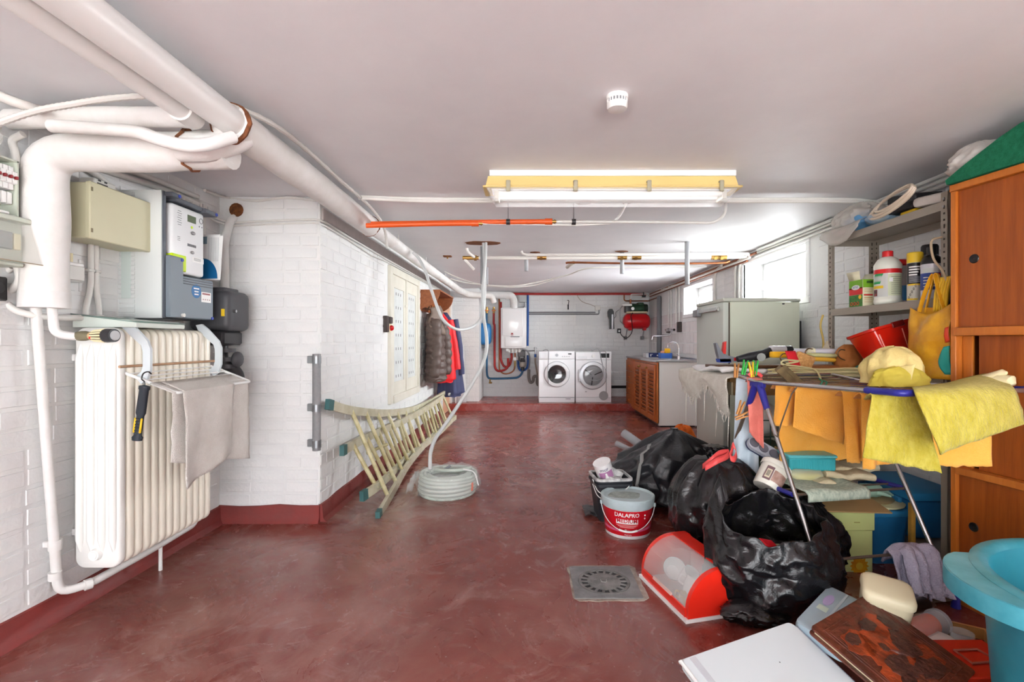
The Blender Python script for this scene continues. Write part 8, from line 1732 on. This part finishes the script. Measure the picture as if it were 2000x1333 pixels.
for k, (o, an) in enumerate(((Vector((1.70, 2.52, 0.325)), -0.1), (Vector((1.78, 2.49, 0.335)), 0.25))):
    R_ = Matrix.Translation(o) @ Euler((0, 0.12, an)).to_matrix().to_4x4(); g = G()
    g.tube([R_ @ Vector(q) for q in ((-0.08, 0, 0), (-0.03, 0, 0.004), (0.02, 0, 0.004))], [0.036, 0.034, 0.03], 12, sx=1.0)
    gv = part('glove_palm', g.xf(Matrix.Translation((0, 0, 0))), M_gl, t, ang=80)
    for q in range(5):
        y = -0.026+0.013*q; ln = (0.05, 0.065, 0.07, 0.062, 0.045)[q]
        part('glove_finger', G().tube([R_ @ Vector(p) for p in ((0.01, y, 0.0), (0.03+ln*0.5, y*1.3, 0.002), (0.03+ln, y*1.5, -0.012))], [0.011, 0.0095, 0.005], 8), M_gl, gv, ang=80) if q else part('glove_thumb', G().tube([R_ @ Vector(p) for p in ((-0.02, -0.028, 0), (0.0, -0.05, 0), (0.03, -0.06, -0.008))], [0.012, 0.01, 0.005], 8), M_gl, gv, ang=80)
solo('wooden_paddle', G().prism(rrect(0.055, 0.15, 0.012, 3), 0.012, FRONT((X(1833, 2.15), 2.15, Z(1137, 2.15)))), mat('ochre_wood', (196, 150, 62), 0.6, var=0.2, vs=14), 'ochre wooden paddle standing by the cabinet foot', 'paddle')
solo('wood_lath', G().b2((1.80, 2.28, 0.0), (1.82, 2.30, 0.34)), mat('ochre_wood'), 'narrow wooden lath between the blue bin and the cabinet', 'lath')
# lavender towel over the low bar
M_lav = mat('lavender_towel', (200, 196, 216), 0.95, c2=(184, 180, 202), vs=12, bump=0.9, bs=150, spec=0.1)
t = thing('towel', 'lavender towel slung over the low bar of the drying rack', 'towel', (1.53, 1.98, 0))
ba, bb_ = fl_(JL, 0.80), fl_(JR, 0.80)
def tow(u0, u1, drop, seed, off):
    def f(u, v):
        p = ba.lerp(bb_, u0+(u1-u0)*u*(1+0.25*max(0, v-0.3))-0.04*max(0, v-0.3)); ar = math.sin(u*PI)*0.02
        if v < 0.3: k = (0.3-v)/0.3; q = p+Vector((0, 0.035*k, 0.012+ar+0.02*math.sin(PI*k)-0.05*k*k))
        else: k = (v-0.3)/0.7; q = p+d1*(0.015+0.05*k)+Vector((0, 0, 0.012+ar*(1-k)-drop*k))
        n_ = 0.016*math.sin(u*11+seed+v*2)*min(1, v*2)+0.014*noise.noise(Vector((u*4, v*4, seed)))
        q = q+d1*(n_+off); q.z = max(0.006, q.z); return q
    return f
part('towel_fold', G().sheet(tow(0.58, 0.93, 0.155, 1, 0.012), 26, 22), M_lav, t, solid=0.008, ang=80)
part('towel_fold', G().sheet(tow(0.66, 0.80, 0.13, 4, 0.035), 18, 20), M_lav, t, solid=0.012, ang=80)
part('towel_fold', G().sheet(tow(0.80, 0.97, 0.165, 7, 0.03), 18, 20), M_lav, t, solid=0.01, ang=80)
# cream box, blue case, album, white panel
def oriented(o, a, b):                           # local frame from three corners: o, o+a (x), o+b (y)
    return frame_M(o, Vector(a)-Vector(o), Vector(b)-Vector(o))
t = thing('cream_box', 'cream plastic box with rounded lid lying by the lavender towel', 'box', P(1730, 1172, 1.72), rot=(math.radians(14), math.radians(6), math.radians(-28)))
M_crb = mat('cream_box_plastic', (232, 222, 188), 0.35)
part('lid', G().rings([[Vector((x, y, z)) for x, y in rrect(w_, d_, 0.03, 4)] for w_, d_, z in ((0.155, 0.135, 0.025), (0.155, 0.135, 0.042), (0.143, 0.123, 0.052), (0.12, 0.10, 0.055))]), M_crb, t, world=False, ang=60)
part('body', G().rings([[Vector((x, y, z)) for x, y in rrect(w_, d_, 0.03, 4)] for w_, d_, z in ((0.125, 0.105, -0.05), (0.142, 0.122, -0.042), (0.147, 0.127, 0.023))]), M_crb, t, world=False, ang=60)
c0, c1, c2 = P(1550, 1212, 1.64), P(1618, 1141, 1.88), P(1690, 1176, 1.76)
Mx = oriented(c0, c1, c0+(c2-c1)); ln, wd = (c1-c0).length, 0.17
t = thing('plastic_case', 'pale blue translucent plastic case leaning behind the brown album', 'case', c0)
M_pb = mat('pale_blue_plastic', (182, 206, 218), 0.3)
sgnz = -1 if (Mx.to_3x3() @ Vector((0, 0, 1))).z > 0 else 1
yd = 1 if (Mx.to_3x3() @ Vector((0, 1, 0))).dot(c2-c1) > 0 else -1
Mx2 = Mx @ Matrix.Translation((ln/2, yd*wd/2, 0))
part('case', G().rings([[Mx2 @ Vector((x, y, sgnz*z)) for x, y in rrect(w_, d_, 0.025, 4)] for w_, d_, z in ((ln-0.03, wd-0.03, 0.0), (ln-0.006, wd-0.006, 0.004), (ln, wd, 0.014), (ln, wd, 0.045))]), M_pb, t, ang=50)
up = -sgnz
part('lid_step', G().b2((-ln/2+0.02, -0.012, 0), (ln/2-0.02, -0.004, 0.003)).xf(Mx2 @ Matrix.Diagonal((1, 1, up, 1))), mat('pale_blue_rim', (206, 224, 232), 0.3), t)
part('white_sticker', G().b2((-0.03, -0.06, 0), (0.005, -0.025, 0.0012)).xf(Mx2 @ Matrix.Diagonal((1, 1, up, 1))), mat('sticker_mint', (216, 234, 220), 0.5), t)
part('lilac_blot', G().prism([(0.06+0.045*math.cos(2*PI*i/18)*(1+0.2*noise.noise(Vector((i, 0, 0)))), -0.045+0.016*math.sin(2*PI*i/18)*(1+0.4*noise.noise(Vector((i, 3, 0))))) for i in range(18)], 0.0012, Mx2 @ Matrix.Diagonal((1, 1, up, 1))), mat('lilac_print', (190, 176, 220), 0.5), t)
part('paper_label', G().b2((-ln/2+0.05, 0.03, 0), (0.02, 0.065, 0.0012)).xf(Mx2 @ Matrix.Diagonal((1, 1, up, 1))), M_white, t)
for k in range(4): part('label_print', G().b2((-ln/2+0.06+0.024*k, 0.036, 0.0012), (-ln/2+0.068+0.024*k, 0.058, 0.0018)).xf(Mx2 @ Matrix.Diagonal((1, 1, up, 1))), mat('print_grey'), t)
# album
A_t, A_l, A_r = Vector((1.216, 1.738, 0.20)), Vector((0.893, 1.535, 0.20)), Vector((1.316, 1.48, 0.10))
ux = (A_l-A_t).normalized(); uy = (A_r-A_t); uy = (uy-ux*uy.dot(ux)).normalized(); uz = ux.cross(uy)
if uz.z < 0: uzf = -1
else: uzf = 1
Ma = Matrix((ux, uy, uz*uzf)).transposed().to_4x4(); Ma.translation = A_t; AL, AW = 0.38, 0.315
t = thing('album', 'large brown tooled leather album lying askew on the floor clutter', 'album', A_t)
def leather():
    m = mat('tooled_leather', (112, 54, 38), 0.32, c2=(74, 40, 32), vs=9, bump=0.9, bs=38, spec=0.6, detail=8); return m
M_lea = leather(); M_rel = mat('relief_red', (176, 72, 34), 0.4, c2=(120, 50, 28), vs=20, bump=0.6, bs=60); M_dkr = mat('relief_dark', (62, 38, 34), 0.4, c2=(84, 46, 36), vs=24, bump=0.8, bs=70)
part('cover', G().prism(rrect(AL, AW, 0.012, 4, AL/2, AW/2), 0.006, Ma @ Matrix.Translation((0, 0, -0.006))), M_lea, t)
part('pages', G().b2((0.014, 0.012, -0.02), (AL-0.014, AW-0.014, -0.006)).xf(Ma), mat('page_edge', (216, 204, 170), 0.8), t)
part('back_cover', G().prism(rrect(AL, AW, 0.012, 4, AL/2, AW/2), 0.005, Ma @ Matrix.Translation((0, 0, -0.025))), M_lea, t)
fr_ = [(0.03, 0.026), (AL-0.03, 0.026), (AL-0.03, AW-0.026), (0.03, AW-0.026)]
part('tooled_border', G().tube([Ma @ Vector((x, y, 0.0)) for x, y in fr_], 0.0022, 5, closed=True).tube([Ma @ Vector((x+(0.012 if x < 0.1 else -0.012), y+(0.012 if y < 0.1 else -0.012), 0.0)) for x, y in fr_], 0.0016, 5, closed=True), M_lea, t)
rr2 = random.Random(5)
def relief(cx_, cy_, a, b, seed, h=0.0022, n=26):
    pts = [(cx_+a*math.cos(2*PI*i/n)*(1+0.45*noise.noise(Vector((math.cos(2*PI*i/n)*2, math.sin(2*PI*i/n)*2, seed)))), cy_+b*math.sin(2*PI*i/n)*(1+0.45*noise.noise(Vector((math.cos(2*PI*i/n)*2, math.sin(2*PI*i/n)*2, seed+9))))) for i in range(n)]
    return G().prism(pts, h, Ma)
for (x, y, a, b) in ((0.28, 0.10, 0.055, 0.045), (0.20, 0.15, 0.10, 0.075), (0.13, 0.09, 0.06, 0.04), (0.11, 0.22, 0.06, 0.05), (0.29, 0.22, 0.05, 0.05)): part('relief_ground', relief(x, y, a, b, x*30), M_rel, t)
for (x, y, a, b) in ((0.29, 0.085, 0.03, 0.02), (0.17, 0.075, 0.035, 0.022), (0.215, 0.145, 0.014, 0.014), (0.235, 0.20, 0.05, 0.035), (0.13, 0.17, 0.04, 0.05), (0.15, 0.245, 0.06, 0.03), (0.28, 0.245, 0.035, 0.025), (0.09, 0.10, 0.02, 0.03)): part('relief_motif', relief(x, y, a, b, x*50, 0.0042), M_dkr, t)
for k in range(5): part('relief_ray', G().tube([Ma @ Vector((0.205-0.004*k, 0.158+0.002*k, 0.0025)), Ma @ Vector((0.185-0.012*k, 0.19+0.004*k, 0.0028))], 0.0016, 5), M_lea, t)
# white panel in front
W_l, W_t = Vector((0.453, 1.436, 0.16)), Vector((0.884, 1.633, 0.16)); W_r = Vector((0.964, 1.443, 0.09))
ux = (W_t-W_l).normalized(); uy = W_r-W_t; uy = (uy-ux*uy.dot(ux)).normalized(); uz = uy.cross(ux)
Mw = Matrix((ux, uy, -ux.cross(uy) if ux.cross(uy).z < 0 else ux.cross(uy))).transposed().to_4x4(); Mw.translation = W_l; PW, PH = (W_t-W_l).length, 0.43
t = thing('appliance_lid', 'large white flat appliance lid lying at an angle on the floor, nearest the camera', 'lid', W_l)
M_wp = mat('panel_white', (206, 212, 215), 0.35)
part('panel', G().prism(rrect(PW, PH, 0.02, 4, PW/2, PH/2), 0.022, Mw @ Matrix.Translation((0, 0, -0.022))), M_wp, t)
part('grey_edge', G().b2((0.03, 0.004, 0), (0.052, PH-0.004, 0.0012)).xf(Mw), mat('panel_grey_strip', (188, 190, 196), 0.35), t)
part('rim', G().tube([Mw @ Vector(q) for q in ((0.0, 0.0, -0.004), (0.004, PH, -0.004))], 0.006, 8).tube([Mw @ Vector(q) for q in ((0.0, -0.002, -0.012), (PW-0.09, -0.002, -0.012))], 0.005, 8), mat('panel_rim', (214, 216, 214), 0.35), t)
part('side_strip', G().tube([Mw @ Vector(q) for q in ((PW+0.003, 0.02, -0.008), (PW+0.003, PH, -0.008))], 0.007, 8), mat('panel_violet_edge', (172, 172, 190), 0.35), t)
for a_, b_ in ((0.30, 0.10), (0.15, 0.12), (0.26, 0.16)): part('scuff', disc((a_, b_), 0.0022, Mw, 0.0006, 8), mat('print_grey'), t)
# cash box, jar and odd glass
t = thing('cash_box', 'red metal cash box with a square wire handle beside the teal tub', 'cash box', (1.43, 1.57, 0))
part('body', G().b2((1.325, 1.475, 0.0), (1.55, 1.66, 0.06), 0.004), mat('cash_box_red', (206, 46, 20), 0.4), t); part('lid', G().b2((1.322, 1.472, 0.061), (1.553, 1.663, 0.083), 0.004), mat('cash_box_red'), t)
part('handle', G().tube([(1.40, 1.53, 0.088), (1.49, 1.54, 0.088), (1.48, 1.60, 0.088), (1.40, 1.595, 0.088)], 0.004, 6, closed=True), mat('handle_rose', (196, 120, 104), 0.35, 0.4), t)
t = thing('candle_jar', 'glass jar with an orange candle lying between album and cabinet', 'jar', P(1800, 1228, 1.74))
ja, jb = P(1772, 1236, 1.72), P(1828, 1216, 1.80)
part('candle', G().tube([ja, ja.lerp(jb, 0.15), ja.lerp(jb, 0.8)], [0.030, 0.036, 0.036], 20), mat('orange_wax', (214, 84, 40), 0.6), t)
part('glass', G().tube([ja.lerp(jb, -0.1), ja, jb, ja.lerp(jb, 1.08)], [0.036, 0.042, 0.042, 0.036], 22), mat('jar_glass', (235, 240, 240), 0.03, alpha=0.28, spec=0.9), t)
part('rim', G().tube([ja.lerp(jb, 1.0)+Vector((0, 0, 0.0)), ja.lerp(jb, 1.1)], [0.044, 0.044], 22), mat('jar_rim', (190, 190, 196), 0.2, alpha=0.7), t)
t = thing('wooden_tray', 'shallow wooden drawer with jars, at the foot of the cabinet', 'drawer', (1.5, 1.8, 0))
M_tr = mat('tray_pine', (196, 142, 78), 0.55, var=0.2, vs=10)
part('bottom', G().box((1.505, 1.785, 0.006), (0.30, 0.16, 0.01), rot=(0, 0, -0.55)), mat('tray_floor', (80, 58, 42), 0.8), t); 
Rt = Matrix.Translation((1.505, 1.785, 0)) @ Matrix.Rotation(-0.55, 4, 'Z')
for a, b in (((-0.15, 0.075, 0), (0.15, 0.085, 0.05)), ((-0.15, -0.085, 0), (0.15, -0.075, 0.05)), ((0.142, -0.075, 0), (0.152, 0.075, 0.05)), ((-0.152, -0.075, 0), (-0.142, 0.075, 0.05))): part('side', G().b2(a, b).xf(Rt), M_tr, t)
for k, (x, y, z, r, lab) in enumerate(((1.60, 1.60, 0.0, 0.032, 'small clear glass tumbler behind the red cash box'), (1.52, 1.70, 0.01, 0.034, 'clear glass bowl lying by the red cash box'), (1.655, 1.50, 0.0, 0.04, 'clear round glass against the side of the teal tub'))):
    solo('glass', G().lathe([(0.002, 0.003), (r*0.7, 0.0), (r*0.95, 0.02), (r, 0.075), (r*0.94, 0.075), (r*0.85, 0.02), (0.002, 0.008)], 24, Matrix.Translation((x, y, z))), mat('jar_glass'), lab, 'glass', 'glasses by the cash box')
solo('white_disc', G().lathe([(0.002, 0), (0.05, 0.0), (0.056, 0.008), (0.05, 0.012), (0.002, 0.01)], 28, Matrix.Translation((1.44, 1.70, 0.052))), M_chn, 'white saucer between the candle jar and the cash box', 'saucer')
solo('plastic_plug', G().cyl(P(1778, 1188, 1.88), P(1806, 1180, 1.92), 0.022, 0.026, 14), M_black, 'black plastic cap lying at the hem of the lavender towel', 'cap')
solo('shell_fragment', G().sheet(lambda u, v: (1.56+0.05*u, 1.90+0.035*v, 0.008+0.01*math.sin(u*3)*math.sin(v*3)), 5, 4), mat('fragment_grey', (176, 166, 150), 0.8), 'pale broken fragment on the floor by the rack foot', 'fragment', solid=0.002)
# teal tub
M_tub = mat('teal_tub', (34, 126, 148), 0.32, c2=(48, 142, 160), vs=2.5, bump=0.12, bs=9); M_tubr = mat('teal_tub_rim', (92, 172, 188), 0.38, c2=(50, 142, 158), vs=7)
tc = (1.50, 1.13); t = thing('laundry_tub', 'large teal plastic tub with lug handles, nearest the cabinet', 'tub', (tc[0], tc[1], 0))
Mt = Matrix.Translation((tc[0], tc[1], 0))
part('tub', G().lathe([(0.002, 0.005), (0.27, 0.005), (0.285, 0.0), (0.295, 0.006), (0.325, 0.44), (0.329, 0.455), (0.345, 0.462), (0.345, 0.452), (0.35, 0.452), (0.352, 0.49), (0.343, 0.50), (0.315, 0.498), (0.308, 0.485), (0.30, 0.40), (0.296, 0.395), (0.292, 0.30), (0.272, 0.02), (0.002, 0.016)], 72, Mt), M_tub, t, ang=50)
part('rim', G().lathe([(0.347, 0.488), (0.354, 0.492), (0.352, 0.502), (0.338, 0.506), (0.316, 0.503), (0.31, 0.49)], 72, Mt), M_tubr, t, ang=60)
def lug(a0):
    g = G(); out = []; n = 14
    for i in range(n+1):
        a = a0-0.52+1.04*i/n; r = 0.345; ex = 0.075*math.cos((i/n-0.5)*PI)**0.5 if 0 < i < n else 0.0
        out.append((a, r, ex))
    top = [(tc[0]+(r+ex)*math.cos(a), tc[1]+(r+ex)*math.sin(a)) for a, r, ex in out]+[(tc[0]+(r-0.012)*math.cos(a), tc[1]+(r-0.012)*math.sin(a)) for a, r, ex in reversed(out)]
    part('lug_handle', g.prism(top, 0.014, Matrix.Translation((0, 0, 0.487))), M_tubr, t, ang=40)
    g = G().rings([[Vector((tc[0]+(r+ex+q)*math.cos(a), tc[1]+(r+ex+q)*math.sin(a), z)) for q, z in ((-0.007, 0.452), (0.003, 0.452), (0.003, 0.50), (-0.007, 0.50))] for a, r, ex in out])
    part('lug_flange', g, M_tubr, t, ang=40)
lug(math.radians(163)); lug(math.radians(-17))
part('scratch', G().tube([(tc[0]-0.262, tc[1]+0.15, 0.47), (tc[0]-0.255, tc[1]+0.152, 0.45)], 0.003, 5), M_white, t)
# orange rag and white pot by the fridge
solo('orange_rag', heap((X(1334, 3.95), 3.95, 0.25), (0.10, 0.08), 0.17, 15), mat('orange_rag', (236, 120, 34), 0.9, c2=(214, 96, 24), vs=8), 'bright orange rag heaped on the pail in front of the sink cupboard', 'cloth', ang=75)
t = thing('white_pail', 'white plastic pail with a clear bag beside the refrigerator door', 'pail', (X(1340, 3.9), 3.95, 0))
part('pail', G().lathe([(0.002, 0.003), (0.085, 0.0), (0.11, 0.24), (0.115, 0.25), (0.105, 0.25), (0.08, 0.01), (0.002, 0.012)], 28, Matrix.Translation((X(1338, 3.95), 3.95, 0))), M_bkt, t)
part('clear_bag', bag((X(1352, 3.75), 3.75, 0.0), (0.06, 0.08), 0.36, 71, n=40, m=20, crease=0.3), M_film, t, ang=70)
